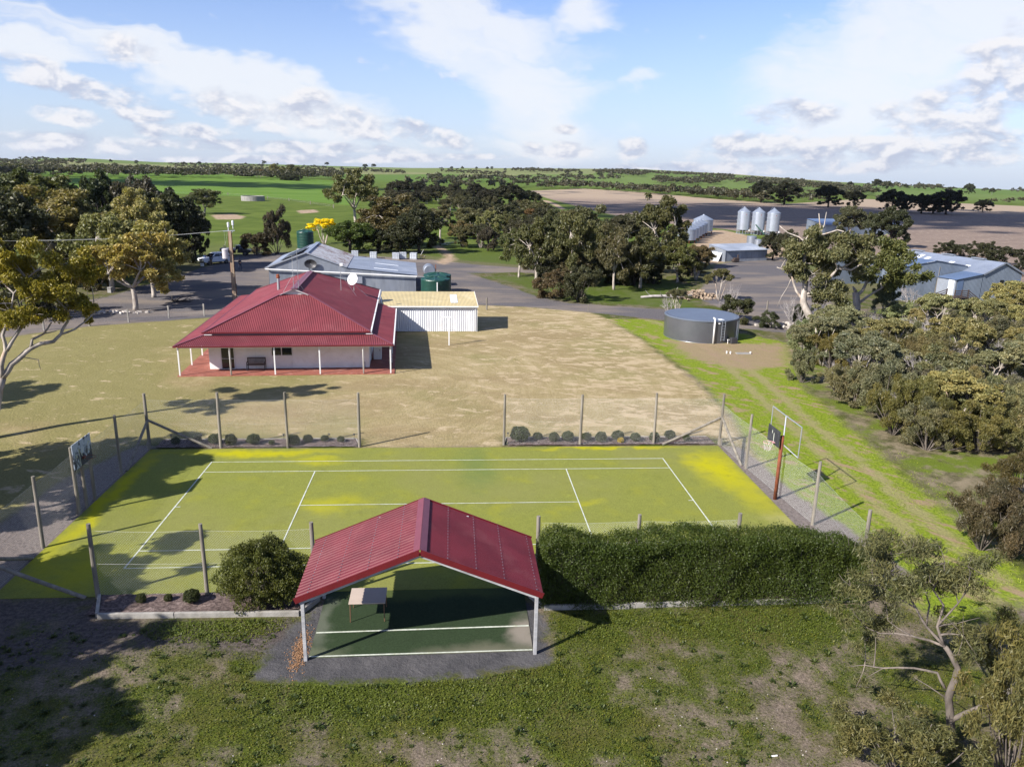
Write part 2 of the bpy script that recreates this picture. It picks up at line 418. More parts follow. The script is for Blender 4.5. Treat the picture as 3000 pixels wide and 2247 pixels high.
def paver_mat():
    m = bpy.data.materials.new('red_pavers'); m.use_nodes = True; t = NT(m.node_tree); b = t.n['Principled BSDF']
    oc = t.new('ShaderNodeTexCoord').outputs['Object']
    br = t.new('ShaderNodeTexBrick'); t.put(br.inputs['Vector'], oc)
    br.inputs['Scale'].default_value = 1.0; br.inputs['Brick Width'].default_value = 0.23; br.inputs['Row Height'].default_value = 0.115
    br.inputs['Mortar Size'].default_value = 0.006; br.inputs['Color1'].default_value = (0.29, 0.090, 0.058, 1)
    br.inputs['Color2'].default_value = (0.21, 0.065, 0.045, 1); br.inputs['Mortar'].default_value = (0.15, 0.07, 0.055, 1)
    c = t.mix(t.math('MULTIPLY', t.rng(t.noise(oc, 1.1, 6, .65), .5, .7), .55), br.outputs[0], (0.42, 0.20, 0.16, 1))
    t.put(b.inputs['Base Color'], c); b.inputs['Roughness'].default_value = .8
    MATS['pavers'] = m
paver_mat()

def leaf_mat():
    m = bpy.data.materials.new('foliage'); m.use_nodes = True; t = NT(m.node_tree); b = t.n['Principled BSDF']
    oc = t.new('ShaderNodeObjectInfo').outputs['Color']
    r = t.attr('rnd')
    c = t.mix(t.rng(r, 0.0, 1.0, 0, 1, 'LINEAR'), t.mix(1.0, oc, (0.60, 0.68, 0.65, 1), 'MULTIPLY'), t.mix(1.0, oc, (1.45, 1.38, 1.20, 1), 'MULTIPLY'))
    hue = t.attr('tint')
    c = t.mix(t.math('MULTIPLY', hue, 0.55), c, t.mix(1.0, c, (1.45, 1.0, 0.65, 1), 'MULTIPLY'))
    t.put(b.inputs['Base Color'], c); b.inputs['Roughness'].default_value = 0.5; b.inputs['Specular IOR Level'].default_value = 0.35
    tr = t.new('ShaderNodeBsdfTranslucent'); t.put(tr.inputs[0], t.mix(1.0, c, (1.2, 1.25, 0.6, 1), 'MULTIPLY'))
    mx = t.new('ShaderNodeMixShader'); mx.inputs[0].default_value = 0.30
    t.l.new(b.outputs[0], mx.inputs[1]); t.l.new(tr.outputs[0], mx.inputs[2])
    t.l.new(mx.outputs[0], t.n['Material Output'].inputs[0])
    MATS['foliage'] = m
leaf_mat()
# ---------------------------------------------------------------- terrain
_sx = np.array([-6000, 0, 250, 500, 700, 900, 1200, 1500, 1850, 2100, 2400, 2700, 3000, 9000.])
_sd = np.array([4, 2, 11, 5, 7, 6, 5, 10, 14, 7, -7, -14, -18, -18.])
def smooth(a, b, v): 
    t = np.clip((v-a)/(b-a), 0, 1); return t*t*(3-2*t)
def terrain(x, y):
    x = np.asarray(x, float); y = np.asarray(y, float)
    r = np.hypot(x-CAM[0], y-CAM[1]); a = np.arctan2(x-CAM[0], y-CAM[1])-YAW
    pxx = 1500+FPX*np.tan(np.clip(a, -1.2, 1.2))
    zs = CAM[2]+np.interp(pxx, _sx, _sd)/FPX*2600
    s = smooth(450, 2600, r)
    h = zs*s
    h = h-np.maximum(r-2600, 0)*0.02
    h = h+3.2*np.exp(-((r-780)/170)**2)*smooth(1250, 800, pxx)
    h = h+5*(vnoise(x+5000, y+5000, 1/420., 3)-0.5)*smooth(500, 1300, r)*(1-0.6*smooth(2000, 2600, r))
    near = smooth(-12.3, -13.5, y)*(r < 60)
    h = h+near*(0.10*(vnoise(x+300, y+300, 0.45, 5)-0.5)+0.05*(vnoise(x+300, y+300, 1.6, 6)-0.5)-0.03)
    return h
_rr = np.concatenate([np.arange(20, 400, 4.), np.geomspace(400, 9000, 420)])
def hit(x, y):
    """photo pixel -> first point of the terrain on its ray (None above the skyline)"""
    d = ray(x, y); n = hypot(d[0], d[1]); t = _rr/n
    X = CAM[0]+d[0]*t; Y = CAM[1]+d[1]*t; Z = CAM[2]+d[2]*t
    i = np.nonzero(terrain(X, Y) >= Z)[0]
    if not len(i): return None
    j = i[0]; return (float(X[j]), float(Y[j]), float(terrain(X[j], Y[j])))

def sdf(x, y, poly):
    """signed distance to polygon, positive inside"""
    d2 = np.full(x.shape, 1e18); ins = np.zeros(x.shape, bool); n = len(poly)
    for i in range(n):
        x0, y0 = poly[i]; x1, y1 = poly[(i+1) % n]
        ex, ey = x1-x0, y1-y0; wx, wy = x-x0, y-y0
        t = np.clip((wx*ex+wy*ey)/(ex*ex+ey*ey+1e-12), 0, 1)
        d2 = np.minimum(d2, (wx-ex*t)**2+(wy-ey*t)**2)
        c = ((y0 > y) != (y1 > y)) & (x < ex*(y-y0)/(ey+1e-12)+x0)
        ins ^= c
    d = np.sqrt(d2); return np.where(ins, d, -d)
def Q(*pts): return [gq(a, b)[:2] for a, b in pts]

def weed_cover(x, y):
    f = .21+.46*vnoise(x+60, y+60, .9, 41)+.34*vnoise(x+60, y+60, .28, 42)+.42*(vnoise(x+60, y+60, 2.3, 43)-.5)+.26*(vnoise(x+60, y+60, 6.0, 45)-.5)
    lush = smooth(2.0, .2, np.abs(y+13.3+.06*x))*smooth(6.5, 3, np.abs(x+.5))*.30+smooth(1.5, .2, np.abs(y+10.2))*smooth(3.5, 5, x)*smooth(16, 13, x)*.24+smooth(1.6, .3, np.hypot((x+7.4)/2.0, (y+9.55)/.75))*.5
    return f-.17*smooth(-15.5, -19.5, y), lush
LAWN = [(-70, -3), (-18.6, -3), (-18.2, 3), (-16.8, 8.1), (-15.6, 8.9), (-4.6, 9.0), (-4.3, 7.5), (3.2, 7.5), (3.4, 9.0), (15.6, 9.0), (16.6, 8.2), (17.0, 5)] \
    + Q((1590, 925), (1560, 880), (1500, 822), (1440, 775), (1380, 730), (1310, 688), (1273, 675), (1135, 663), (1032, 659), (900, 661), (600, 673), (455, 686), (330, 695), (190, 705), (0, 730)) + [(-60, 38), (-80, 30)]
ROAD = Q((-150, 792), (0, 730), (190, 705), (330, 695), (455, 686), (600, 673), (900, 661), (1032, 659), (1135, 663), (1273, 675), (1401, 688), (1560, 705), (1700, 720), (1900, 748),
         (1930, 728), (1760, 704), (1600, 680), (1430, 668), (1230, 655), (1160, 641), (1120, 626), (1060, 606), (1010, 590), (1060, 590), (1117, 588), (1180, 592), (1180, 582), (1117, 578), (1030, 572), (930, 561),
         (880, 557), (600, 546), (520, 550), (470, 570), (430, 580), (395, 594), (330, 612), (230, 642), (150, 655), (0, 690), (-150, 725))
YARD = Q((1500, 640), (1535, 600), (1545, 572), (1600, 563), (1700, 560), (1760, 590), (1800, 640), (1790, 690), (1700, 703), (1600, 676), (1540, 660))
DIRT = [Q((940, 567), (962, 556), (948, 540), (935, 532), (950, 530), (975, 548), (985, 562), (960, 572)),
        Q((1485, 555), (1500, 528), (1525, 498), (1560, 497), (1610, 508), (1650, 522), (1720, 535), (1700, 562), (1600, 562), (1530, 572)),
        Q((1165, 432), (1185, 434), (1205, 442), (1222, 452), (1212, 453), (1190, 441)),
        Q((1262, 478), (1300, 484), (1325, 492), (1330, 502), (1300, 497), (1265, 484)),
        Q((455, 465), (500, 462), (530, 468), (520, 474), (470, 475)), Q((640, 455), (680, 453), (690, 459), (650, 462))]
PLOUGH = Q((1140, 414), (1260, 411), (1407, 419), (1548, 431), (1700, 441), (1863, 430), (2212, 445), (2600, 480), (2700, 800), (2330, 690), (2212, 612), (2100, 590), (1900, 555), (1700, 525), (1690, 512), (1560, 495), (1440, 483), (1347, 470), (1260, 450), (1180, 428))
CROP = Q((100, 388), (300, 384), (500, 387), (735, 400), (790, 412), (760, 445), (600, 428), (400, 420), (150, 416), (60, 410))
GROVE = Q((1040, 598), (1110, 612), (1165, 636), (1235, 650), (1400, 662), (1500, 668), (1500, 630), (1450, 605), (1300, 596), (1130, 596))
BANK = Q((910, 550), (1000, 563), (1110, 572), (1180, 570), (1120, 545), (1000, 525), (930, 528))
STRIP = [[(-15.4, -9.2), (-15.4, 7.9), (-16.6, 8.2), (-18.3, 3), (-18.7, -3), (-19, -9)], [(15.5, -7), (15.5, 7.5), (16.9, 7.2), (17.3, 0), (18.1, -4), (18.5, -8)]]
ASPH = [[(-5.5, -12.4), (-5.3, -10.6), (-4.7, -9.3), (-4.3, -8.6), (-3.9, -8), (3.1, -8), (3.5, -8.7), (3.7, -11), (3.6, -11.9), (1.2, -12.5), (-2.8, -12.7), (-4.6, -12.5)]]
VERGE = Q((1305, 688), (1380, 728), (1450, 775), (1520, 830), (1580, 900), (1640, 1000), (1720, 1100), (1830, 1230), (2060, 1350), (2260, 1290), (2080, 1130), (1880, 960), (1730, 830), (1700, 740), (1560, 712), (1400, 690))
MULCHY = Q((-100, 1300), (0, 1290), (225, 1290), (230, 1335), (420, 1340), (560, 1345), (640, 1330), (660, 1400), (540, 1420), (330, 1400), (150, 1440), (-100, 1480))
SHRUBG = Q((1700, 740), (1740, 830), (1860, 930), (1960, 1010), (2060, 1110), (2212, 1180), (2500, 1250), (2600, 760), (2212, 690), (1950, 660), (1800, 690))
BARE = Q((1700, 745), (1440, 735), (1480, 770), (1600, 800), (1700, 790))

def pdist(x, y, L):
    d2 = np.full(x.shape, 1e9)
    for (x0, y0), (x1, y1) in zip(L[:-1], L[1:]):
        ex, ey = x1-x0, y1-y0; t_ = np.clip(((x-x0)*ex+(y-y0)*ey)/(ex*ex+ey*ey), 0, 1); d2 = np.minimum(d2, (x-x0-ex*t_)**2+(y-y0-ey*t_)**2)
    return np.sqrt(d2)
TRACK = [gp(a, b)[:2] for a, b in ((1900, 930), (2060, 985), (2200, 1110), (2330, 1230), (2430, 1310), (2520, 1390), (2640, 1500), (2750, 1600), (2900, 1720), (3100, 1850))]
def build_ground():
    ang = np.concatenate([np.arange(-180, -42, 6.), np.arange(-42, 42.01, 0.13), np.arange(48, 180, 6.)])
    a = np.radians(ang)+YAW
    r = np.concatenate([[0.3, 3, 6, 9, 11], np.arange(12, 36, 0.22), np.arange(36, 110, 0.42), 110*1.016**np.arange(0, 281)])
    A, R_ = np.meshgrid(a, r)
    X = CAM[0]+R_*np.sin(A); Y = CAM[1]+R_*np.cos(A); Z = terrain(X, Y)
    x, y = X.ravel(), Y.ravel(); V = np.c_[x, y, Z.ravel()]
    nr, na = X.shape
    i = np.arange(nr-1)[:, None]; j = np.arange(na)[None, :]; j2 = (j+1) % na
    F = np.stack([i*na+j, i*na+j2, (i+1)*na+j2, (i+1)*na+j], -1).reshape(-1, 4)[:, ::-1]
    F = np.concatenate([F], 0)
    u_ = lambda L: np.maximum.reduce([sdf(x, y, p) for p in L])
    c = lambda v, m_=6.0: np.clip(v, -m_, m_)
    at = dict(lawn=c(sdf(x, y, LAWN)), gravel=c(u_([ROAD, YARD])), dirt=c(u_(DIRT)), plough=c(sdf(x, y, PLOUGH), 40), crop=c(sdf(x, y, CROP), 40), grove=c(u_([GROVE, BANK])),
              strip=c(u_(STRIP)), asph=c(u_(ASPH)), verge=c(sdf(x, y, VERGE)), mulchy=c(sdf(x, y, MULCHY)), shrubg=c(sdf(x, y, SHRUBG)), bare=c(sdf(x, y, BARE)), track=c(pdist(x, y, TRACK)), weed=np.where(np.hypot(x, y) < 90, sum(weed_cover(x, y)), .5))
    m = bpy.data.materials.new('ground_cover'); m.use_nodes = True; t = NT(m.node_tree); b = t.n['Principled BSDF']
    P = t.new('ShaderNodeNewGeometry').outputs['Position']
    px_, py_, pz_ = t.sep(P)
    fine = t.noise(P, 7.0, 6, 0.7); med = t.noise(P, 0.9, 6, 0.62); big = t.noise(P, 0.12, 5, 0.55); huge = t.noise(P, 0.006, 4, 0.5)
    grit = t.noise(P, 26.0, 3, 0.7)
    edge = t.math('ADD', t.math('MULTIPLY', t.math('SUBTRACT', med, 0.5), 2.2), t.math('MULTIPLY', t.math('SUBTRACT', fine, 0.5), 1.2))
    def mask(name, soft=0.25, amt=1.0, shift=0.0):
        v = t.math('ADD', t.attr(name), t.math('MULTIPLY', edge, amt))
        return t.rng(t.math('ADD', v, shift), -soft, soft)
    # pasture and far fields
    far = t.rng(t.vmath('LENGTH', P), 70.0, 150.0)
    past = t.mix(t.rng(big, .35, .65), (0.066, 0.096, 0.020, 1), (0.108, 0.142, 0.034, 1))
    past = t.mix(t.math('MULTIPLY', t.rng(med, .45, .7), .35), past, (0.105, 0.12, 0.035, 1))
    cell = t.new('ShaderNodeTexVoronoi'); t.put(cell.inputs['Vector'], t.map(P, rot=(0, 0, .35), scale=(1, .55, 1))); cell.inputs['Scale'].default_value = 0.0021
    pad = t.ramp(t.sep(cell.outputs['Color'])[0], [(0.0, (0.115, 0.16, 0.050)), (0.3, (0.095, 0.15, 0.038)), (0.55, (0.16, 0.185, 0.078)), (0.72, (0.24, 0.22, 0.13)), (1.0, (0.10, 0.155, 0.04))])
    vfar = t.rng(t.vmath('LENGTH', P), 600.0, 1000.0)
    past = t.mix(vfar, past, pad)
    # rough weedy ground close by: dull soil showing between greens
    soil = t.mix(t.rng(t.noise(P, 15., 6, .75), .3, .7), (0.075, 0.060, 0.046, 1), (0.25, 0.205, 0.165, 1))
    soil = t.mix(t.math('MULTIPLY', t.rng(t.noise(P, 9., 6, .7), .55, .68), .6), soil, (0.055, 0.06, 0.018, 1))
    soil = t.mix(t.rng(grit, .62, .75), soil, (0.30, 0.26, 0.22, 1))
    weeds = t.mix(t.rng(t.noise(P, 13., 6, .75), .32, .68), (0.026, 0.038, 0.008, 1), (0.096, 0.118, 0.024, 1))
    weeds = t.mix(t.math('MULTIPLY', t.rng(t.noise(P, 19., 5, .75, .4), .56, .66), .7), weeds, (0.21, 0.175, 0.12, 1))
    weeds = t.mix(t.rng(t.noise(P, 0.35, 4, .6), .45, .65), weeds, t.mix(fine, (0.055, 0.055, 0.018, 1), (0.12, 0.115, 0.042, 1)))
    wm = t.rng(t.math('ADD', t.attr('weed'), t.math('MULTIPLY', t.math('SUBTRACT', t.noise(P, 10., 6, .78), .5), 1.1)), 0.22, 0.86)
    weeds = t.mix(t.math('MULTIPLY', t.rng(t.noise(P, 3.0, 6, .7), .52, .66), .75), weeds, (0.018, 0.030, 0.009, 1))
    weeds = t.mix(t.math('MULTIPLY', t.rng(t.noise(P, 1.6, 6, .7), .56, .70), .6), weeds, (0.115, 0.150, 0.022, 1))
    soil = t.mix(t.math('MULTIPLY', t.rng(t.noise(P, 2.2, 6, .75), .54, .66), .6), soil, (0.055, 0.046, 0.034, 1))
    near = t.mix(wm, soil, weeds)
    col = t.mix(far, near, past)
    crop = t.mix(t.rng(t.noise(t.map(P, scale=(.3, 1.6, 1)), .05, 4, .6), .3, .7), (0.088, 0.155, 0.030, 1), (0.130, 0.200, 0.050, 1))
    col = t.mix(mask('crop', 3, 1), col, crop)
    col = t.mix(t.math('MULTIPLY', mask('grove', 1.2, 2.0), .75), col, t.mix(fine, (0.045, 0.080, 0.014, 1), (0.095, 0.125, 0.028, 1)))
    # track verge: vivid winter grass with worn wheel tracks
    vg = t.mix(t.rng(fine, .3, .7), (0.095, 0.140, 0.020, 1), (0.235, 0.285, 0.050, 1))
    vdir = t.noise(t.map2(P, radians(55), (.22, 1.2, 1)), 1.1, 7, .7, .4)
    vg = t.mix(t.rng(t.math('ADD', vdir, t.math('MULTIPLY', t.math('SUBTRACT', med, .5), .9)), .51, .68), vg, t.mix(fine, (0.19, 0.145, 0.085, 1), (0.34, 0.26, 0.17, 1)))
    trk = t.math('ABSOLUTE', t.math('SUBTRACT', t.attr('track'), 0.80))
    vg = t.mix(t.math('MULTIPLY', t.rng(t.math('ADD', trk, t.math('MULTIPLY', t.math('SUBTRACT', med, .5), 2.6)), .62, .05), .55), vg, t.mix(fine, (0.22, 0.17, 0.11, 1), (0.36, 0.29, 0.20, 1)))
    col = t.mix(mask('verge', 0.5, 1.0), col, vg)
    sg = t.mix(t.rng(t.math('ADD', med, t.math('MULTIPLY', fine, .3)), .5, .8), (0.075, 0.072, 0.036, 1), (0.22, 0.185, 0.13, 1))
    sg = t.mix(t.rng(t.noise(P, .35, 5, .65), .46, .60), sg, t.mix(fine, (0.07, 0.105, 0.018, 1), (0.15, 0.18, 0.04, 1)))
    col = t.mix(mask('shrubg', 0.8, 1.2), col, sg)
    col = t.mix(t.math('MULTIPLY', mask('bare', 1.0, 1.5), .85), col, t.mix(fine, (0.20, 0.145, 0.10, 1), (0.34, 0.26, 0.185, 1)))
    # mown dry lawn with arcs left by the mower
    lx = t.math('SUBTRACT', px_, -9.0); ly = t.math('SUBTRACT', py_, 20.0)
    rad = t.math('SQRT', t.math('ADD', t.math('MULTIPLY', lx, lx), t.math('MULTIPLY', ly, ly)))
    th_ = t.math('ARCTAN2', ly, lx)
    arc = t.noise(t.comb(t.math('MULTIPLY', rad, 1.1), t.math('MULTIPLY', th_, 4.0), 0.0), 1.0, 7, .72, 1.2)
    spk = t.noise(P, 9., 7, .78)
    ln = t.mix(t.rng(spk, .30, .70), (0.232, 0.190, 0.100, 1), (0.350, 0.290, 0.172, 1))
    ln = t.mix(t.math('MULTIPLY', t.rng(arc, .46, .62), .5), ln, (0.39, 0.325, 0.205, 1))
    ln = t.mix(t.math('MULTIPLY', t.rng(arc, .50, .28), .35), ln, (0.185, 0.150, 0.075, 1))
    brn = t.rng(t.noise(t.map2(P, .15, (.6, 1.3, 1)), .16, 6, .62, .5), .44, .62)
    ln = t.mix(t.math('MULTIPLY', brn, .55), ln, t.mix(t.rng(spk, .3, .7), (0.175, 0.130, 0.072, 1), (0.285, 0.222, 0.135, 1)))
    gpatch = t.rng(t.math('ADD', t.noise(P, 0.10, 5, .6), t.rng(px_, 0, -26, 0, .24, 'LINEAR')), .48, .70)
    ln = t.mix(t.math('MULTIPLY', gpatch, .75), ln, t.mix(t.rng(spk, .3, .7), (0.120, 0.122, 0.042, 1), (0.240, 0.220, 0.100, 1)))
    pale = t.noise(t.map2(P, .25, (.75, 1.25, 1)), .75, 9, .72, .5)
    ln = t.mix(t.math('MULTIPLY', t.rng(t.math('ADD', pale, t.rng(px_, -6, 14, -.02, .07, 'LINEAR')), .55, .64), .85), ln, t.mix(spk, (0.35, 0.28, 0.18, 1), (0.52, 0.43, 0.30, 1)))
    col = t.mix(mask('lawn', 0.5, 0.7), col, ln)
    # gravel road and yard
    gr = t.mix(t.rng(fine, .3, .7), (0.082, 0.077, 0.081, 1), (0.145, 0.136, 0.140, 1))
    gr = t.mix(t.rng(grit, .66, .74), gr, (0.21, 0.20, 0.205, 1))
    gr = t.mix(t.math('MULTIPLY', t.rng(t.noise(t.map(P, scale=(.4, 1, 1)), .16, 5, .6), .42, .62), .85), gr, (0.205, 0.175, 0.150, 1))
    col = t.mix(mask('gravel', 0.35, 0.6), col, gr)
    dt = t.mix(t.rng(med, .3, .7), (0.25, 0.185, 0.125, 1), (0.40, 0.315, 0.235, 1))
    col = t.mix(mask('dirt', 0.8, 1.0), col, dt)
    # worked paddock
    pl = t.mix(t.noise(t.map2(P, -.25, (.25, 1, 1)), .22, 6, .65), (0.150, 0.115, 0.098, 1), (0.27, 0.215, 0.175, 1))
    pl = t.mix(t.rng(t.noise(P, .6, 5, .7), .56, .66), pl, (0.40, 0.335, 0.275, 1))
    stub = t.mix(t.noise(t.map2(P, -.25, (.1, 1, 1)), .3, 5, .6), (0.27, 0.21, 0.155, 1), (0.38, 0.31, 0.235, 1))
    pl = t.mix(t.rng(t.math('ADD', t.vmath('LENGTH', P), t.math('MULTIPLY', big, 60.)), 420., 520.), pl, stub)
    col = t.mix(mask('plough', 1.5, 1.5), col, pl)
    st = t.mix(t.rng(fine, .3, .7), (0.125, 0.108, 0.100, 1), (0.225, 0.195, 0.180, 1))
    st = t.mix(t.rng(grit, .64, .74), st, (0.33, 0.29, 0.27, 1))
    col = t.mix(mask('strip', 0.25, 0.35), col, st)
    ml = t.mix(t.rng(fine, .3, .7), (0.045, 0.038, 0.036, 1), (0.135, 0.115, 0.105, 1))
    ml = t.mix(t.rng(grit, .62, .72), ml, (0.24, 0.21, 0.19, 1))
    col = t.mix(t.math('MULTIPLY', mask('mulchy', 0.5, 1.0), t.rng(med, .62, .48, .35, 1.0)), col, ml)
    asp = t.mix(t.rng(med, .3, .7), (0.050, 0.050, 0.054, 1), (0.098, 0.095, 0.098, 1))
    asp = t.mix(t.rng(grit, .6, .75), asp, (0.17, 0.165, 0.165, 1))
    col = t.mix(mask('asph', 0.25, 0.75, -.05), col, asp)
    hs = t.new('ShaderNodeHueSaturation'); hs.inputs['Saturation'].default_value = 1.10; hs.inputs['Value'].default_value = 0.92; t.put(hs.inputs['Color'], col); col = hs.outputs[0]
    t.put(b.inputs['Base Color'], col); b.inputs['Roughness'].default_value = .95; b.inputs['Specular IOR Level'].default_value = .1
    bn = t.new('ShaderNodeBump'); bn.inputs['Strength'].default_value = 0.75; bn.inputs['Distance'].default_value = 0.08
    t.put(bn.inputs['Height'], t.math('ADD', fine, t.math('MULTIPLY', med, 1.2))); t.l.new(bn.outputs[0], b.inputs['Normal'])
    g_ = raw_mesh('ground', V, F, m, attrs=at, smooth=True)
    tag(g_, kind='structure')
build_ground()

# ---------------------------------------------------------------- tennis court and pavilion floor
def court_mat(name, base, yellow, extra):
    m = bpy.data.materials.new(name); m.use_nodes = True; t = NT(m.node_tree); b = t.n['Principled BSDF']
    P = t.new('ShaderNodeNewGeometry').outputs['Position']
    fine = t.noise(P, 24, 4, .7); med = t.noise(P, .55, 6, .6); big = t.noise(P, .14, 4, .5)
    c = t.mix(t.rng(fine, .25, .75), tuple(v*.72 for v in base)+(1,), tuple(v*1.25 for v in base)+(1,))
    if yellow:
        c = t.mix(t.math('MULTIPLY', t.rng(med, .50, .74), .55), c, tuple(yellow)+(1,))
        c = t.mix(t.math('MULTIPLY', t.rng(t.noise(P, 3.2, 6, .7), .55, .75), .4), c, (0.12, 0.125, 0.035, 1))
        c = t.mix(t.math('MULTIPLY', t.rng(big, .55, .35), .35), c, (0.185, 0.178, 0.075, 1))
        x, y, z = t.sep(P)
        def blob(cx, cy, rx, ry, amt):
            v = t.vmath('LENGTH', t.map(t.vmath('ADD', P, t.vmath('SCALE', t.vmath('SUBTRACT', t.noise(P, .5, 4, .6, 0, True), (.5, .5, .5)), 2.5)), loc=(cx, cy, 0), scale=(rx, ry, 1), kind='TEXTURE'))
            return t.math('MULTIPLY', t.rng(v, 1.0, .15), amt)
        for q in ((14.2, 4.2, 1.9, 3.6, .9), (14.9, 1.0, 1.4, 4.5, .55), (-10, 6.9, 6, .9, .9), (9, 7.2, 6, .5, .8), (-15.2, 1, .8, 9, .8), (-5.0, .3, 2.5, 1.5, .5), (-13.5, -5.5, 3, 2.5, .5), (-6.5, 5.6, 2, .8, .6), (6.9, 0.1, 1.2, .5, .35)):
            c = t.mix(blob(*q), c, (0.345, 0.325, 0.004, 1))
        c = t.mix(blob(1.8, 4.5, 1.6, 4.5, .5), c, (0.085, 0.135, 0.045, 1))
        c = t.mix(blob(15, -2.2, 1.2, 1.0, .5), c, (.30, .28, .12, 1))
    c = t.mix(t.math('MULTIPLY', t.rng(t.noise(P, 1.4, 7, .72, .5), .50, .70), .32), c, tuple(v*.66 for v in base)+(1,))
    c = t.mix(t.math('MULTIPLY', t.rng(t.noise(P, 2.1, 7, .72, .5), .56, .72), .35), c, tuple(min(1, v*1.5) for v in base)+(1,))
    for (cx, cy, rx, ry, amt, cc) in extra:
        v = t.vmath('LENGTH', t.map(t.vmath('ADD', P, t.vmath('SCALE', t.vmath('SUBTRACT', t.noise(P, .8, 4, .6, 0, True), (.5, .5, .5)), 1.2)), loc=(cx, cy, 0), scale=(rx, ry, 1), kind='TEXTURE'))
        c = t.mix(t.math('MULTIPLY', t.rng(v, 1.0, .2), amt), c, tuple(cc)+(1,))
    t.put(b.inputs['Base Color'], c); b.inputs['Roughness'].default_value = .95; b.inputs['Specular IOR Level'].default_value = .1
    bn = t.new('ShaderNodeBump'); bn.inputs['Strength'].default_value = .35; bn.inputs['Distance'].default_value = .02
    t.put(bn.inputs['Height'], fine); t.l.new(bn.outputs[0], b.inputs['Normal'])
    return m
turf = court_mat('mossy_synthetic_turf', (0.172, 0.186, 0.040), (0.232, 0.230, 0.022), [])
court = MB().prism([(-15.62, -7.45), (-4.02, -7.45), (3.12, -7.45), (15.66, -7.45), (15.62, 7.40), (-15.66, 7.46)], -0.1, 0.022).build('tennis_court', turf)
tag(court, kind='structure')
floor_m = court_mat('green_carpet', (0.026, 0.042, 0.020), None, [(2.9, -10.2, .75, 1.4, .8, (.24, .21, .18)), (1.4, -11.5, 3.2, .8, .6, (.16, .15, .11)), (-3.9, -9.5, .5, 2.2, .6, (.13, .14, .11)), (-3.7, -11.2, 1.2, .5, .5, (.14, .15, .10)), (-.4, -7.6, 4, .8, .5, (.10, .12, .03))])
fl = MB().prism([(-3.99, -11.36), (3.09, -11.31), (3.12, -7.46), (-4.02, -7.46)], -0.08, 0.018).build('pavilion_floor', floor_m)
tag(fl, kind='structure')
def line(parent, p, q, w_=0.052, z=0.027):
    p = np.array(p); q = np.array(q); d = (q-p)/np.linalg.norm(q-p); n = np.array([-d[1], d[0]])*w_/2
    mb = MB(); k_ = 14
    L = [p+(q-p)*i/k_ for i in range(k_+1)]
    for i in range(k_):
        a, b_ = L[i], L[i+1]; na = n*(1+.12*rnd.uniform(-1, 1))
        mb.quad((*(a-na), z), (*(b_-na), z), (*(b_+na), z), (*(a+na), z))
    return mb.build('painted_line', M['line_paint'], parent)
LX, WY, SY, SV = 11.885, 5.485, 4.115, 6.40
line(court, (-LX-.03, WY), (LX+.03, WY)); line(court, (-LX-.03, -WY), (LX+.03, -WY))
line(court, (-LX, SY), (LX, SY), .052, .029); line(court, (-LX, -SY), (LX, -SY), .052, .029)
line(court, (-LX, -WY), (-LX, WY), .058, .031); line(court, (LX, -WY), (LX, WY), .058, .031)
line(court, (-SV, -SY), (-SV, SY), .052, .033); line(court, (SV, -SY), (SV, SY), .052, .033); line(court, (-SV, 0), (SV, 0), .052, .035)
line(court, (-LX, 0), (-LX+.25, 0), .052, .035); line(court, (LX-.25, 0), (LX, 0), .052, .035)
line(fl, (-3.97, -10.02), (3.08, -9.92), .07, .023); line(fl, (-3.97, -11.31), (3.07, -11.27), .06, .023)
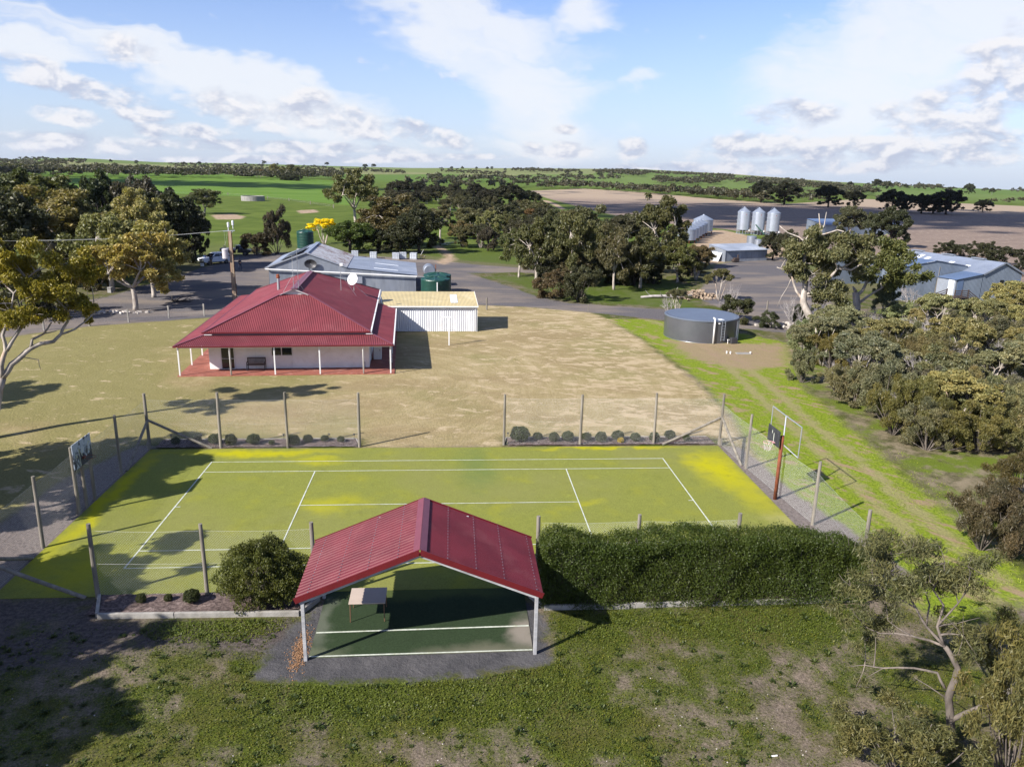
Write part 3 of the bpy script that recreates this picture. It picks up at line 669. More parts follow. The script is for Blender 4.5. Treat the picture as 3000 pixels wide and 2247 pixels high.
# ---------------------------------------------------------------- pavilion (open shelter)
def build_pavilion():
    t = thing('open_pavilion', 'open timber shelter with dark red gable roof beside the tennis court', 'pavilion')
    xl, xr, xm, yf, yb, ze, zr = -4.27, 3.32, -0.47, -11.55, -7.78, 2.20, 3.76
    L = [(xl, yf, ze), (xl, yb, ze), (xm, yb, zr), (xm, yf, zr)]
    R_ = [(xr, yb, ze), (xr, yf, ze), (xm, yf, zr), (xm, yb, zr)]
    a = MB().corr(L, (0, 1, 0), 0.19, 0.011, 6, True).build('roof_sheet', M['pavilion_roof'], t)
    b = MB().corr(R_, (0, 1, 0), 0.076, 0.008, 6).build('roof_sheet', M['pavilion_roof'], t)
    for o, side in ((a, -1), (b, 1)):                              # rows of roofing screws
        mb = MB()
        for fr in ((.18, .42, .66, .9) if side < 0 else (.22, .45, .68, .95)):
            x = xm+side*(xr-xm)*fr; z = zr-(zr-ze)*fr+0.014
            for k_ in range(19): mb.box((x, yf+.1+k_*.2, z+.006), (.024, .024, .014))
        tag(mb.build('roofing_screws', M['galv'], o), kind='stuff')
    cap = MB()
    for s_ in (-1, 1):
        cap.slab([(xm, yf-.02, zr+.03), (xm, yb+.02, zr+.03), (xm+s_*.2, yb+.02, zr-.055), (xm+s_*.2, yf-.02, zr-.055)][::s_], .012)
    cap.build('ridge_cap', M['red_cap'], t)
    for y_, nm in ((yf-.02, 'f'), (yb+.02, 'b')):
        for s_, xe in ((-1, xl), (1, xr)):
            MB().beam((xe-s_*.0, y_, ze-.06), (xm+s_*.004, y_, zr-.06), .025, .19).build('barge_board', M['red_trim'], t)
            MB().beam((xe-s_*.12, y_+(.09 if nm == 'f' else -.09), ze-.16), (xm+s_*.03, y_+(.09 if nm == 'f' else -.09), zr-.20), .05, .14).build('rafter', M['grey_timber'], t)
        yy = yf+.26 if nm == 'f' else yb-.2
        if nm == 'f': MB().beam((xm-1.55, yb-.16, 3.08), (xm+1.55, yb-.16, 3.08), .05, .14).build('collar_tie', M['grey_timber'], t)
    for s_ in (-1, 1):
        x = -4.05 if s_ < 0 else 3.13
        MB().beam((x, yf+.06, 2.13), (x, yb-.02, 2.13), .05, .14).build('eave_beam', M['grey_timber'], t)
        for y_ in (-11.46, -7.87):
            MB().box((x, y_, 1.04), (.105, .105, 2.1)).build('post', M['grey_timber'], t, bevel=.006)
    for fr in (.25, .6, .95):
        for s_ in (-1, 1):
            x = xm+s_*(xr-xm-.25)*fr; z = zr-(zr-ze)*fr-.06
            MB().beam((x, yf+.08, z), (x, yb-.05, z), .05, .05).build('purlin', M['grey_timber'], t)
build_pavilion()

def build_table():
    t = thing('folding_table', 'square beige card table standing under the red shelter', 'table', (-2.36, -9.0, 0.018), 0.01)
    MB().box((0, 0, .72), (1.22, 1.0, .04)).build('tabletop', M['table_top'], t, bevel=.012)
    MB().box((0, 0, .685), (1.14, .92, .03)).build('apron', M['table_leg'], t)
    for i in (-1, 1):
        for j in (-1, 1):
            MB().tube([(i*.57, j*.45, 0), (i*.56, j*.45, .68)], .017, 8).build('leg', M['table_leg'], t)
build_table()

# ---------------------------------------------------------------- fences round the court
def wires(mb, segs, w_=0.004):
    for p, q in segs: mb.tube([p, q], w_/2, 3, False)
def netting(p, q, z0, z1, pitch=0.09, w_=0.0030, sag=0.0):
    """diamond netting between two posts, as real wires"""
    p = np.array(p, float); q = np.array(q, float); L = np.linalg.norm(q-p); d = (q-p)/L; H = z1-z0; mb = MB(); seg = []
    P3 = lambda s, h: (p[0]+d[0]*s, p[1]+d[1]*s, z0+h-sag*sin(pi*s/L)*h/H)
    for sg in (1, -1):
        c = -H*.9
        while c < L+H*.9:
            s0, h0, s1, h1 = c, 0.0, c+H*.9, H
            if s0 < 0: h0 = -s0/.9; s0 = 0
            if s1 > L: h1 = H-(s1-L)/.9; s1 = L
            if s1 > s0 and h1 > h0:
                if sg == 1: seg.append((P3(s0, h0), P3(s1, h1)))
                else: seg.append((P3(L-s0, h0), P3(L-s1, h1)))
            c += pitch
    wires(mb, seg, w_)
    for h in (0.02, H*.5, H-.01):
        n = 8; pts = [P3(L*i/n, h) for i in range(n+1)]
        mb.tube(pts, .0022, 3, False)
    return mb
def post(parent, x, y, h, r=.075, lean=(0, 0), m=None):
    k_ = rnd.uniform(.92, 1.08)
    return MB().tube([(x, y, -.1), (x+lean[0]*.5+rnd.uniform(-.01, .01), y+lean[1]*.5, h*.5), (x+lean[0], y+lean[1], h)], [r*1.08*k_, r*k_, r*.92*k_], 12).build('post', m or M['post_wood'], parent, smooth=False)
def brace(parent, p, q, r=.07):
    return MB().tube([p, ((p[0]+q[0])/2, (p[1]+q[1])/2, (p[2]+q[2])/2-.02), q], [r, r*1.05, r], 12).build('brace', M['post_wood'], parent)
def fence(label, posts, spans, braces=(), net=(0.05, 2.75)):
    t = thing('netting_fence', label, 'fence', (posts[0][0], posts[0][1], 0), 0, 'round-post netting fences round the tennis court')
    ox, oy = posts[0][0], posts[0][1]
    for (x, y, h) in posts: post(t, x-ox, y-oy, h, lean=(rnd.uniform(-.03, .03), rnd.uniform(-.03, .03)))
    for i, j in spans:
        a, b = posts[i], posts[j]
        netting((a[0]-ox, a[1]-oy), (b[0]-ox, b[1]-oy), net[0], net[1], sag=.05).build('netting', M['wire'], t)
    for p, q in braces: brace(t, (p[0]-ox, p[1]-oy, p[2]), (q[0]-ox, q[1]-oy, q[2]))
    return t
fence('tall round-post netting fence between court and house, left of the gap', [(-15.75, 7.6, 3.1), (-12.05, 7.7, 3.12), (-8.44, 7.6, 3.17), (-4.58, 7.65, 3.11)], [(0, 1), (1, 2), (2, 3)], [((-15.7, 7.6, 1.62), (-12.5, 7.62, .0)), ((-15.7, 7.55, 1.62), (-15.7, 4.4, 0))])
fence('tall round-post netting fence between court and house, right of the gap', [(3.41, 7.82, 2.95), (7.72, 7.74, 2.95), (11.97, 7.77, 3.03), (15.75, 7.65, 3.02)], [(0, 1), (1, 2), (2, 3)], [((15.7, 7.65, 1.62), (12.45, 7.7, 0)), ((15.78, 7.6, 1.62), (15.85, 4.35, 0))])
fence('netting fence along the left end of the court, behind its backboard', [(-15.75, 3.9, 3.1), (-15.72, -3.67, 3.05), (-15.7, -7.6, 2.9), (-15.74, 7.45, .4), (-15.78, -.62, .3)], [(3, 0), (0, 4), (4, 1), (1, 2)], [((-15.7, -7.55, 1.6), (-12.4, -7.5, 0)), ((-15.7, -7.5, 1.6), (-15.7, -4.5, 0))])
fence('netting fence along the right end of the court, behind the rusty pole', [(15.94, 3.98, 3.0), (16.43, -2.69, 3.0), (16.0, -7.6, 3.0), (15.8, 7.5, .4)], [(3, 0), (0, 1), (1, 2)], (), (0.05, 2.4))
fence('near netting fence with grey posts, left of the red shelter', [(-11.97, -7.5, 2.85), (-8.18, -7.62, 2.86), (-4.4, -7.62, 2.85)], [(0, 1), (1, 2)], (), (0.05, 2.6))
fence('near netting fence with grey posts standing behind the long hedge', [(3.6, -7.6, 2.95), (7.3, -7.6, 2.95), (11.0, -7.6, 2.95)], [(0, 1), (1, 2)], (), (0.05, 2.7))

# ---------------------------------------------------------------- backboards
def ring(mb, c, r, th=.012, n=20):
    pts = [(c[0]+r*cos(2*pi*i/n), c[1]+r*sin(2*pi*i/n), c[2]) for i in range(n+1)]
    mb.tube(pts, th, 6, False)
def hoop_net(mb, c, r, n=10):
    for i in range(n):
        for sgn in (1, -1):
            a0 = 2*pi*i/n; a1 = a0+sgn*2*pi/n*1.5
            mb.tube([(c[0]+r*cos(a0), c[1]+r*sin(a0), c[2]), (c[0]+r*.78*cos((a0+a1)/2), c[1]+r*.78*sin((a0+a1)/2), c[2]-.2), (c[0]+r*.6*cos(a1), c[1]+r*.6*sin(a1), c[2]-.4)], .004, 3, False)
def build_boards():
    t = thing('basketball_backboard', 'weathered backboard with flaking white paint on three round posts', 'backboard', (-15.7, 0.1, 0))
    m = bpy.data.materials.new('flaking_board'); m.use_nodes = True; n = NT(m.node_tree); b = n.n['Principled BSDF']
    oc = n.new('ShaderNodeTexCoord').outputs['Object']; x, y, z = n.sep(oc)
    f = n.math('ADD', n.noise(oc, 3.2, 7, .7), n.math('MULTIPLY', n.rng(z, 2.3, 3.2), .12))
    c = n.mix(n.rng(f, .52, .60), (0.028, 0.033, 0.045, 1), (0.30, 0.34, 0.40, 1))
    n.put(b.inputs['Base Color'], c); b.inputs['Roughness'].default_value = .8
    bd = MB().box((.12, -.02, 2.66), (.03, 1.68, 1.16)).build('board', m, t)
    mb = MB()
    for p, q in (((-.35, 2.95), (-.30, 2.12)), ((-.33, 2.90), (.05, 2.30)), ((.35, 2.9), (.15, 2.45)), ((.52, 2.95), (.52, 2.75)), ((.56, 2.97), (.66, 2.85)), ((-.62, 2.75), (-.68, 2.5)), ((-.6, 2.75), (-.5, 2.55)), ((-.02, 2.85), (-.02, 2.6)), ((.5, 2.62), (.66, 2.5))):
        mb.beam((.139, p[0], p[1]), (.139, q[0], q[1]), .045, .006)
    mb.build('paint_strokes', M['line_paint'], bd)
    for y_, h in ((-.72, 3.12), (.0, 2.3), (.8, 2.2)): post(t, 0, y_, h, .07)
    r_ = MB(); ring(r_, (.43, -.02, 2.42), .225, .014); r_.box((.17, -.02, 2.42), (.08, .16, .12)); r_.build('hoop', M['ring_dark'], t)
    t = thing('basketball_backboard', 'black backboard with pink hoop on a rusty steel pole', 'backboard', (15.88, 0.08, 0))
    MB().tube([(0, 0, -.1), (0, 0, 3.2)], .085, 14).build('pole', M['rusty'], t, smooth=True)
    b_ = MB().box((-.2, .48, 3.05), (.04, 1.28, .78)).build('board', M['black_board'], t)
    MB().box((-.224, .42, 2.98), (.006, .05, .42)).box((-.224, .62, 3.2), (.006, .05, .14)).build('paint_strokes', M['line_paint'], b_)
    MB().beam((-.02, .05, 2.95), (-.2, .35, 2.95), .05).beam((-.02, .05, 3.1), (-.2, .5, 3.1), .05).build('bracket', M['dark_metal'], t)
    h_ = MB(); ring(h_, (-.52, .30, 2.78), .225, .014); h_.box((-.26, .3, 2.78), (.1, .2, .03)); h = h_.build('hoop', M['ring_pink'], t)
    nb = MB(); hoop_net(nb, (-.52, .30, 2.78), .22); nb.build('hoop_net', M['pvc'], h)
    f = MB()
    P = [(.42, 2.28, 2.0), (.42, 2.28, 3.93), (.42, -.95, 3.93), (.42, -.92, 2.45), (.1, .0, 2.75)]
    for i in range(3): f.tube([P[i], P[i+1]], .026, 8)
    f.tube([P[3], P[4]], .026, 8); f.tube([(.42, .76, 3.93), (.2, .3, 2.9)], .032, 8)
    f.build('steel_frame', M['steel'], t)
build_boards()

# ---------------------------------------------------------------- garden beds, sleepers
def bed(name, poly, z, label):
    n = len(poly); cx = sum(p[0] for p in poly)/n; cy = sum(p[1] for p in poly)/n
    mb = MB(); G = 40
    xs = [p[0] for p in poly]; ys = [p[1] for p in poly]
    P = []; X = np.linspace(min(xs), max(xs), 90); Y = np.linspace(min(ys), max(ys), 10)
    for j in Y:
        for i in X: P.append((i, j, z+.05*vnoise(i+40, j+40, 2.3, 9)+.03*vnoise(i+40, j+40, 7., 8)))
    fs = [(j*90+i, j*90+i+1, (j+1)*90+i+1, (j+1)*90+i) for j in range(9) for i in range(89)]
    o = MB().add(P, fs).build(name, M['mulch'], smooth=True)
    return tag(o, kind='structure')
bed('mulch_bed', [(-15.5, 7.62), (-4.75, 7.62), (-4.75, 8.85), (-15.5, 8.85)], .02, '')
bed('mulch_bed', [(3.65, 7.62), (15.5, 7.62), (15.5, 8.85), (3.65, 8.85)], .02, '')
bed('mulch_bed', [(-11.85, -8.72), (-4.75, -8.72), (-4.75, -7.5), (-11.85, -7.5)], .06, '')
bed('mulch_bed', [(3.55, -8.85), (16.0, -8.85), (16.0, -7.5), (3.55, -7.5)], .06, '')
SLEEP = [((-11.42, -8.82), (-8.9, -8.87), 'left end of the near left garden edging'), ((-8.88, -8.87), (-4.72, -8.95), 'long pale sleeper below the round bush by the shelter'), ((-11.9, -7.55), (-11.45, -8.78), 'short return sleeper at the leaning fence post'),
         ((-4.68, -8.9), (-4.2, -8.0), 'short sleeper between round bush and shelter'), ((3.72, -8.93), (6.75, -8.98), 'sleeper under the hedge end beside the shelter'), ((6.8, -8.93), (9.7, -8.9), 'sleeper under the middle of the hedge'), ((9.73, -8.93), (12.6, -8.92), 'sleeper under the right half of the hedge'), ((12.63, -8.92), (15.4, -8.9), 'last sleeper at the far end of the hedge'), ((3.3, -8.1), (3.7, -8.85), 'short sleeper between hedge and shelter post'),
         ((-15.4, 8.93), (-10.3, 8.93), 'thin edging along the left end of the far left bed'), ((-10.25, 8.93), (-4.95, 8.93), 'thin edging along the far left bed next to the gap'), ((-4.9, 8.85), (-4.6, 7.85), 'short end board of the far left bed at the gap'), ((3.6, 8.9), (9.5, 8.93), 'thin edging behind the far right bed next to the gap'), ((9.55, 8.93), (15.4, 8.9), 'thin edging behind the right end of the far right bed'), ((3.45, 7.95), (3.6, 8.85), 'short end board of the far right bed at the gap')]
for i, (p, q, lb) in enumerate(SLEEP):
    hh = .20 if p[1] < 0 else .09
    cx, cy = (p[0]+q[0])/2, (p[1]+q[1])/2
    o = MB().beam((p[0]-cx, p[1]-cy, 0), (q[0]-cx, q[1]-cy, 0), .11 if p[1] < 0 else .06, hh).build('garden_sleeper', M['sleeper'], bevel=.012)
    o.location = (cx, cy, hh/2-.01); tag(o, 'weathered grey timber: '+lb, 'garden edging', 'timber edging of the garden beds')

# ---------------------------------------------------------------- house
HO = np.array([-19.15, 22.63]); HA = radians(3.2); HU = np.array([cos(HA), sin(HA)]); HV = np.array([-sin(HA), cos(HA)])
def hloc(P): d = np.array(P[:2])-HO; return np.array([d@HU, d@HV, P[2]])
def hx(x, y, n, d0):           # crop pixel of the house view -> local point on plane n.p=d0 (local)
    px_, py_ = 480+x/2.94933, 760+y/2.94933; dr = ray(px_, py_)
    o = hloc(CAM); d = np.array([dr[:2]@HU, dr[:2]@HV, dr[2]]); n = np.array(n, float)
    return o+d*((d0-o@n)/(d@n))
def build_house():
    t = thing('farmhouse', 'white rendered homestead with wide dark red hipped roof and verandas', 'house', (HO[0], HO[1], 0), HA)
    B = lambda name, mb, m, par=t, **k_: mb.build(name, M[m], par, **k_)
    B('veranda_floor', MB().box((7.6, 11.4, .02), (15.55, 23.0, .08)), 'pavers')
    wl = B('wall', MB().box((7.545, 12.1, 1.42), (11.79, 20.5, 2.84)), 'render_wall')
    for u_ in (5.0, 9.6): MB().box((u_, 1.847, 1.4), (.03, .01, 2.7)).build('cover_strip', M['white_paint'], wl)
    yf = 1.85
    def window(u0, u1, z0, z1, splits_u=(), splits_z=(), fw=.06):
        w_ = B('window', MB().box(((u0+u1)/2, yf-.012, (z0+z1)/2), (u1-u0, .03, z1-z0)), 'white_paint')
        us = [u0]+list(splits_u)+[u1]; zs = [z0]+list(splits_z)+[z1]
        for i in range(len(us)-1):
            for j in range(len(zs)-1):
                MB().box(((us[i]+us[i+1])/2, yf-.03, (zs[j]+zs[j+1])/2), (us[i+1]-us[i]-fw*1.3, .012, zs[j+1]-zs[j]-fw*1.3)).build('pane', M['glass'], w_)
                for s_ in (-1, 1):
                    MB().box(((us[i]+us[i+1])/2, yf-.045, zs[j] if s_ < 0 else zs[j+1]), (us[i+1]-us[i]+.02, .05, fw)).build('frame', M['white_paint'], w_)
        for u_ in us: MB().box((u_, yf-.047, (z0+z1)/2), (fw, .052, z1-z0)).build('frame', M['white_paint'], w_)
        return w_
    window(2.52, 3.48, .06, 2.35, (), (.86,))
    window(6.2, 7.72, 1.05, 2.35, (6.93,))
    B('window_panel', MB().box((6.96, yf-.02, .56), (1.5, .035, .92)), 'white_paint')
    # side doors and cupboard under the right veranda
    B('door', MB().box((13.46, 4.6, 1.05), (.05, .85, 2.05)), 'white_paint')
    for v_ in (4.0, 8.0, 13.0):
        w_ = B('window', MB().box((1.64, v_+2, 1.5), (.05, 1.5, 1.3)), 'white_paint'); MB().box((1.62, v_+2, 1.5), (.05, 1.3, 1.1)).build('pane', M['glass'], w_)
    B('garden_tap', MB().tube([(13.1, 1.80, 0), (13.1, 1.80, .42), (13.1, 1.70, .44), (13.1, 1.68, .38)], .018, 6).box((13.1, 1.74, .48), (.1, .03, .02)), 'dark_metal')
    # veranda posts, beams
    for u_ in (0, 6.70, 9.93, 15.1): B('veranda_post', MB().box((u_, 0.02, 1.09), (.095, .095, 2.14)), 'white_paint', bevel=.006)
    for u_ in (3.57, 13.1):
        B('veranda_post', MB().box((u_, 0.06, 1.09), (.09, .09, 2.14)), 'white_paint')
        B('downpipe', MB().tube([(u_, -.03, 0.05), (u_, -.03, 2.0), (u_, -.10, 2.14), (u_, -.13, 2.2)], .05, 10), 'white_paint', smooth=True)
    for v_ in (3.22, 6.35, 9.5, 12.7, 15.9, 19.1, 22.4):
        B('veranda_post', MB().box((0.0, v_, 1.09), (.095, .095, 2.14)), 'white_paint')
        if v_ < 15.5: B('veranda_post', MB().box((15.1, v_, 1.09), (.095, .095, 2.14)), 'white_paint')
    B('veranda_beam', MB().box((7.55, 0.02, 2.15), (15.3, .06, .13)), 'white_paint')
    B('veranda_beam', MB().box((0.0, 11.4, 2.15), (.06, 22.6, .13)), 'white_paint')
    B('veranda_beam', MB().box((15.1, 7.9, 2.15), (.06, 15.7, .13)), 'white_paint')
    # veranda roof
    e0, e1, f0, zl, zh = -.2, 15.3, -.14, 2.27, 2.68
    B('veranda_roof', MB().corr([(e0, f0, zl), (e1, f0, zl), (13.62, 1.95, zh), (1.5, 1.95, zh)], (1, 0, 0), .135, .022), 'red_roof', smooth=True)
    B('veranda_roof', MB().corr([(e0, f0, zl), (1.5, 1.95, zh), (1.5, 21.2, zh), (e0, 23.0, zl)], (0, 1, 0), .13, .011), 'red_roof', smooth=True)
    B('veranda_roof', MB().corr([(e1, f0, zl), (e1, 15.9, zl), (13.62, 15.9, zh), (13.62, 1.95, zh)], (0, 1, 0), .13, .011), 'red_roof', smooth=True)
    for p, q in (((e0, f0, zl+.03), (1.5, 1.95, zh+.03)), ((e1, f0, zl+.03), (13.62, 1.95, zh+.03))): B('hip_capping', MB().beam(p, q, .16, .03), 'red_cap')
    B('gutter', MB().box((7.55, f0-.05, zl-.05), (15.65, .11, .09)), 'red_trim')
    B('gutter', MB().box((e0-.05, 11.4, zl-.05), (.11, 22.9, .09)), 'red_trim')
    B('gutter', MB().box((e1+.05, 7.9, zl-.05), (.11, 16.0, .10)), 'white_paint')
    # main roof
    a0, a1, b0, b1, ze, zr = 1.42, 13.58, 1.70, 22.8, 2.90, 5.52
    um = (a0+a1)/2; g0, g1, gv, gz = 6.40, 8.60, 6.0, 5.045; rb = 16.8
    B('main_roof', MB().corr([(a0, b0, ze), (a1, b0, ze), (g1, gv, gz), (g0, gv, gz)], (1, 0, 0), .135, .022), 'red_roof', smooth=True)
    B('main_roof', MB().corr([(a0, b0, ze), (g0, gv, gz), (um, 5.78, zr), (um, rb, zr), (a0, b1, ze)], (0, 1, 0), .13, .011), 'red_roof', smooth=True)
    B('main_roof', MB().corr([(a1, b0, ze), (a1, b1, ze), (um, rb, zr), (um, 5.78, zr), (g1, gv, gz)], (0, 1, 0), .13, .011), 'red_roof', smooth=True)
    B('main_roof', MB().corr([(a0, b1, ze), (um, rb, zr), (a1, b1, ze)], (1, 0, 0), .13, .011), 'red_roof', smooth=True)
    B('gablet', MB().slab([(g0, gv+.05, gz-.02), (g1, gv+.05, gz-.02), (um, gv+.05, zr-.03)], .04), 'white_paint')
    mb = MB()
    for s_ in (-1, 1): mb.beam((um+s_*(um-g0), gv-.16, gz-.02), (um, gv-.16, zr-.03), .03, .07)
    B('gablet_trim', mb, 'white_paint')
    B('ridge_capping', MB().beam((um-.14, 5.76, zr), (um-.14, rb, zr), .26, .03).beam((um+.14, 5.76, zr), (um+.14, rb, zr), .26, .03), 'red_cap')
    for p, q in (((a0, b0, ze+.03), (g0, gv, gz+.03)), ((a1, b0, ze+.03), (g1, gv, gz+.03)), ((a0, b1, ze+.03), (um, rb, zr+.03)), ((a1, b1, ze+.03), (um, rb, zr+.03))): B('hip_capping', MB().beam(p, q, .2, .035), 'red_cap')
    B('gutter', MB().box((um, b0-.06, ze-.05), (12.3, .11, .085)), 'red_trim')
    B('fascia', MB().box((um, b0+.06, ze-.16), (12.1, .05, .13)), 'zinc_roof')
    B('gutter_end', MB().box((1.75, b0-.02, ze-.17), (.55, .1, .08)), 'white_paint'); B('gutter_end', MB().box((13.5, b0-.02, ze-.17), (.5, .1, .08)), 'white_paint')
    B('gutter', MB().box((a1+.06, 12.2, ze-.05), (.11, 21.2, .10)), 'white_paint'); B('gutter', MB().box((a0-.06, 12.2, ze-.05), (.11, 21.2, .085)), 'red_trim')
    B('downpipe', MB().tube([(a1+.08, 22.6, ze+.02), (a1+.1, 20.5, ze-.05), (a1+.3, 17.5, 2.72), (a1+.35, 16.3, 2.62)], .05, 8), 'white_paint')
    # roof fittings
    sl = (zr-ze)/(um-a0)
    left = lambda x, y: hx(x, y, (-sl, 0, 1), ze-sl*a0); right = lambda x, y: hx(x, y, (sl, 0, 1), ze+sl*a1)
    p = left(993, 262); fl_ = B('flue', MB().lathe(p, [(.12, -.15), (.12, 1.0)], 14), 'steel', smooth=False)
    MB().lathe(p, [(.13, .98), (.17, 1.02), (.17, 1.1), (.13, 1.14), (.16, 1.2), (.12, 1.3), (.02, 1.33)], 14).build('flue_cowl', M['rusty'], fl_)
    q = np.array([um, 5.95, zr]); mb = MB().tube([q+(-.02, 0, -.1), q+(-.02, 0, 2.6)], .02, 6).tube([q+(.32, .3, -.2), q+(.32, .3, 2.9)], .02, 6)
    mb.tube([q+(-.9, .3, -.35), q+(-.02, 0, 1.1)], .014, 5).tube([q+(.6, .9, -.2), q+(-.02, 0, 1.1)], .014, 5).tube([q+(-.05, -.05, .05), q+(.35, .3, .05)], .02, 5).tube([q+(-.05, -.02, .55), q+(.35, .3, .55)], .02, 5)
    an = B('antenna_mast', mb, 'steel')
    mb = MB().tube([q+(-.45, -.1, 2.5), q+(.25, .1, 2.62)], .014, 5)
    for i in range(9): c_ = q+np.array([-.42+i*.08, -.09+i*.022, 2.51+i*.013]); mb.tube([c_+(-.03, .3-.012*i, 0), c_+(.03, -.3+.012*i, 0)], .007, 4)
    mb.build('antenna', M['steel'], an)
    p = right(1532, 270); mb = MB().tube([p, p+(0, 0, 2.25)], .025, 7).tube([p+(1.3, .3, -.52), p+(0, 0, 1.5)], .014, 5)
    mm = B('radio_mast', mb, 'steel'); MB().box(p+np.array((.1, 0, 2.3)), (.28, .1, .26)).build('radio_box', M['white_paint'], mm, bevel=.02)
    p = right(1643, 272); ds = B('dish_mount', MB().tube([p, p+(0, 0, .55), p+(.0, -.02, .9)], .035, 8).tube([p+(1.2, .1, -.5), p+(.1, 0, .6)], .012, 5).tube([p+(.7, .9, -.3), p+(.1, 0, .6)], .012, 5), 'steel')
    mb = MB(); n_ = 24; prof = [(0.02, .0), (.2, .02), (.38, .07), (.52, .14)]
    ax = Vector((-.42, -.85, .38)).normalized(); Mq = ax.to_track_quat('Z', 'Y').to_matrix(); c_ = Vector(p+np.array((-.05, .0, 1.05)))
    vs = [tuple(c_+Mq @ Vector((r_*cos(2*pi*k_/n_), r_*sin(2*pi*k_/n_)*1.08, z_))) for r_, z_ in prof for k_ in range(n_)]
    fs = [(i*n_+k_, i*n_+(k_+1) % n_, (i+1)*n_+(k_+1) % n_, (i+1)*n_+k_) for i in range(3) for k_ in range(n_)]+[tuple(range(n_))]
    dish = MB().add(vs, fs).build('satellite_dish', M['white_paint'], ds, smooth=True)
    MB().tube([c_+Mq @ Vector((0, -.5, .12)), c_+Mq @ Vector((0, -.2, .55))], .015, 5).box(tuple(c_+Mq @ Vector((0, -.15, .58))), (.08, .08, .1)).build('feed_arm', M['dark_metal'], ds)
    return t
build_house()
def hw(u_, v_, z=0.0): p = HO+HU*u_+HV*v_; return (p[0], p[1], z)
t = thing('garden_bench', 'dark slatted garden bench on the front veranda', 'bench', hw(5.1, 1.42, .06), HA)
for i in range(4): MB().box((0, -.18+.12*i-.02, .43), (1.3, .09, .025)).build('seat_slat', M['bench_wood'], t)
for i in range(15): MB().box((-.6+i*.0857, .24, .68), (.035, .02, .38)).build('back_slat', M['bench_wood'], t)
MB().box((0, .25, .88), (1.34, .03, .07)).box((0, .24, .5), (1.34, .03, .04)).build('back_rail', M['bench_wood'], t)
for s_ in (-1, 1):
    MB().beam((s_*.64, -.24, 0), (s_*.64, -.22, .62), .05).build('leg', M['dark_metal'], t); MB().beam((s_*.64, .3, 0), (s_*.64, .24, .9), .05).build('leg', M['dark_metal'], t)
    MB().box((s_*.64, 0, .63), (.06, .52, .03)).build('armrest', M['bench_wood'], t)
t = thing('storage_cabinet', 'white metal cabinet standing under the right veranda', 'cabinet', hw(13.98, 4.6, .06), HA)
MB().box((0, 0, .75), (.62, .8, 1.45)).build('body', M['white_paint'], t, bevel=.01); MB().box((0, -.405, .75), (.5, .012, 1.2)).build('door', M['white_paint'], t); MB().box((.18, -.42, .8), (.03, .02, .12)).build('handle', M['dark_metal'], t)
# ---------------------------------------------------------------- garage
def build_garage():
    t = thing('garage', 'long white ribbed-steel garage with cream skillion roof beside the house', 'garage', (2.88, 39.32, 0), radians(2.0))
    B = lambda n, mb, m, par=t, **k_: mb.build(n, M[m], par, **k_)
    L, D_, zf, zb = 9.1, 5.5, 2.42, 2.92
    B('front_wall', MB().corr([(-L, 0, 0.02), (0, 0, 0.02), (0, 0, zf), (-L, 0, zf)], (1, 0, 0), .205, .018, 8, True), 'white_sheet')
    B('side_wall', MB().corr([(0, 0, 0.02), (0, D_, 0.02), (0, D_, zb), (0, 0, zf)], (0, 1, 0), .205, .016, 8, True), 'white_sheet')
    B('side_wall', MB().quad((-L, 0, 0), (-L, 0, zf), (-L, D_, zb), (-L, D_, 0)), 'white_sheet')
    B('back_wall', MB().corr([(-L, D_, 0.02), (0, D_, 0.02), (0, D_, zb), (-L, D_, zb)], (1, 0, 0), .205, .016, 8, True), 'white_sheet')
    rf = B('roof', MB().corr([(-L-.1, -.14, zf+.03), (.1, -.14, zf+.03), (.1, D_+.1, zb+.05), (-L-.1, D_+.1, zb+.05)], (1, 0, 0), .13, .014), 'cream_sheet', smooth=True)
    s = (zb-zf+.02)/(D_+.24); zz = lambda y: zf+.052+s*(y+.14)
    B('skylight', MB().corr([(-2.45, 1.1, zz(1.1)), (-1.75, 1.1, zz(1.1)), (-1.75, 4.3, zz(4.3)), (-2.45, 4.3, zz(4.3))], (1, 0, 0), .13, .013), 'skylight', par=rf)
    B('gutter', MB().box((-L/2, -.2, zf-.01), (L+.25, .12, .1)), 'white_paint')
    B('barge', MB().beam((.11, -.15, zf+.02), (.11, D_+.1, zb+.04), .03, .12), 'white_paint')
    B('corner_flashing', MB().box((0.0, -.005, zf/2), (.09, .07, zf)), 'white_paint'); B('downpipe', MB().tube([(-.15, -.09, .05), (-.15, -.09, zf-.05)], .035, 8), 'white_paint')
build_garage()
# clothes line
t = thing('clothes_line', 'white fold-down clothes line on a single post in the lawn', 'clothes line', (.26, 33.24, 0), .05)
MB().box((0, 0, 1.2), (.1, .1, 2.4)).build('post', M['white_paint'], t, bevel=.008)
MB().box((-.25, .05, 2.5), (.95, .12, .1)).build('head', M['white_paint'], t)
mb = MB().tube([(-.5, .1, 1.35), (.5, .1, 1.35)], .014, 5)
for i in range(8): mb.tube([(-.62+i*.12, .08, 2.45), (-.4+i*.1, .08, 1.36)], .006, 3, False)
mb.build('wires', M['wire'], t)

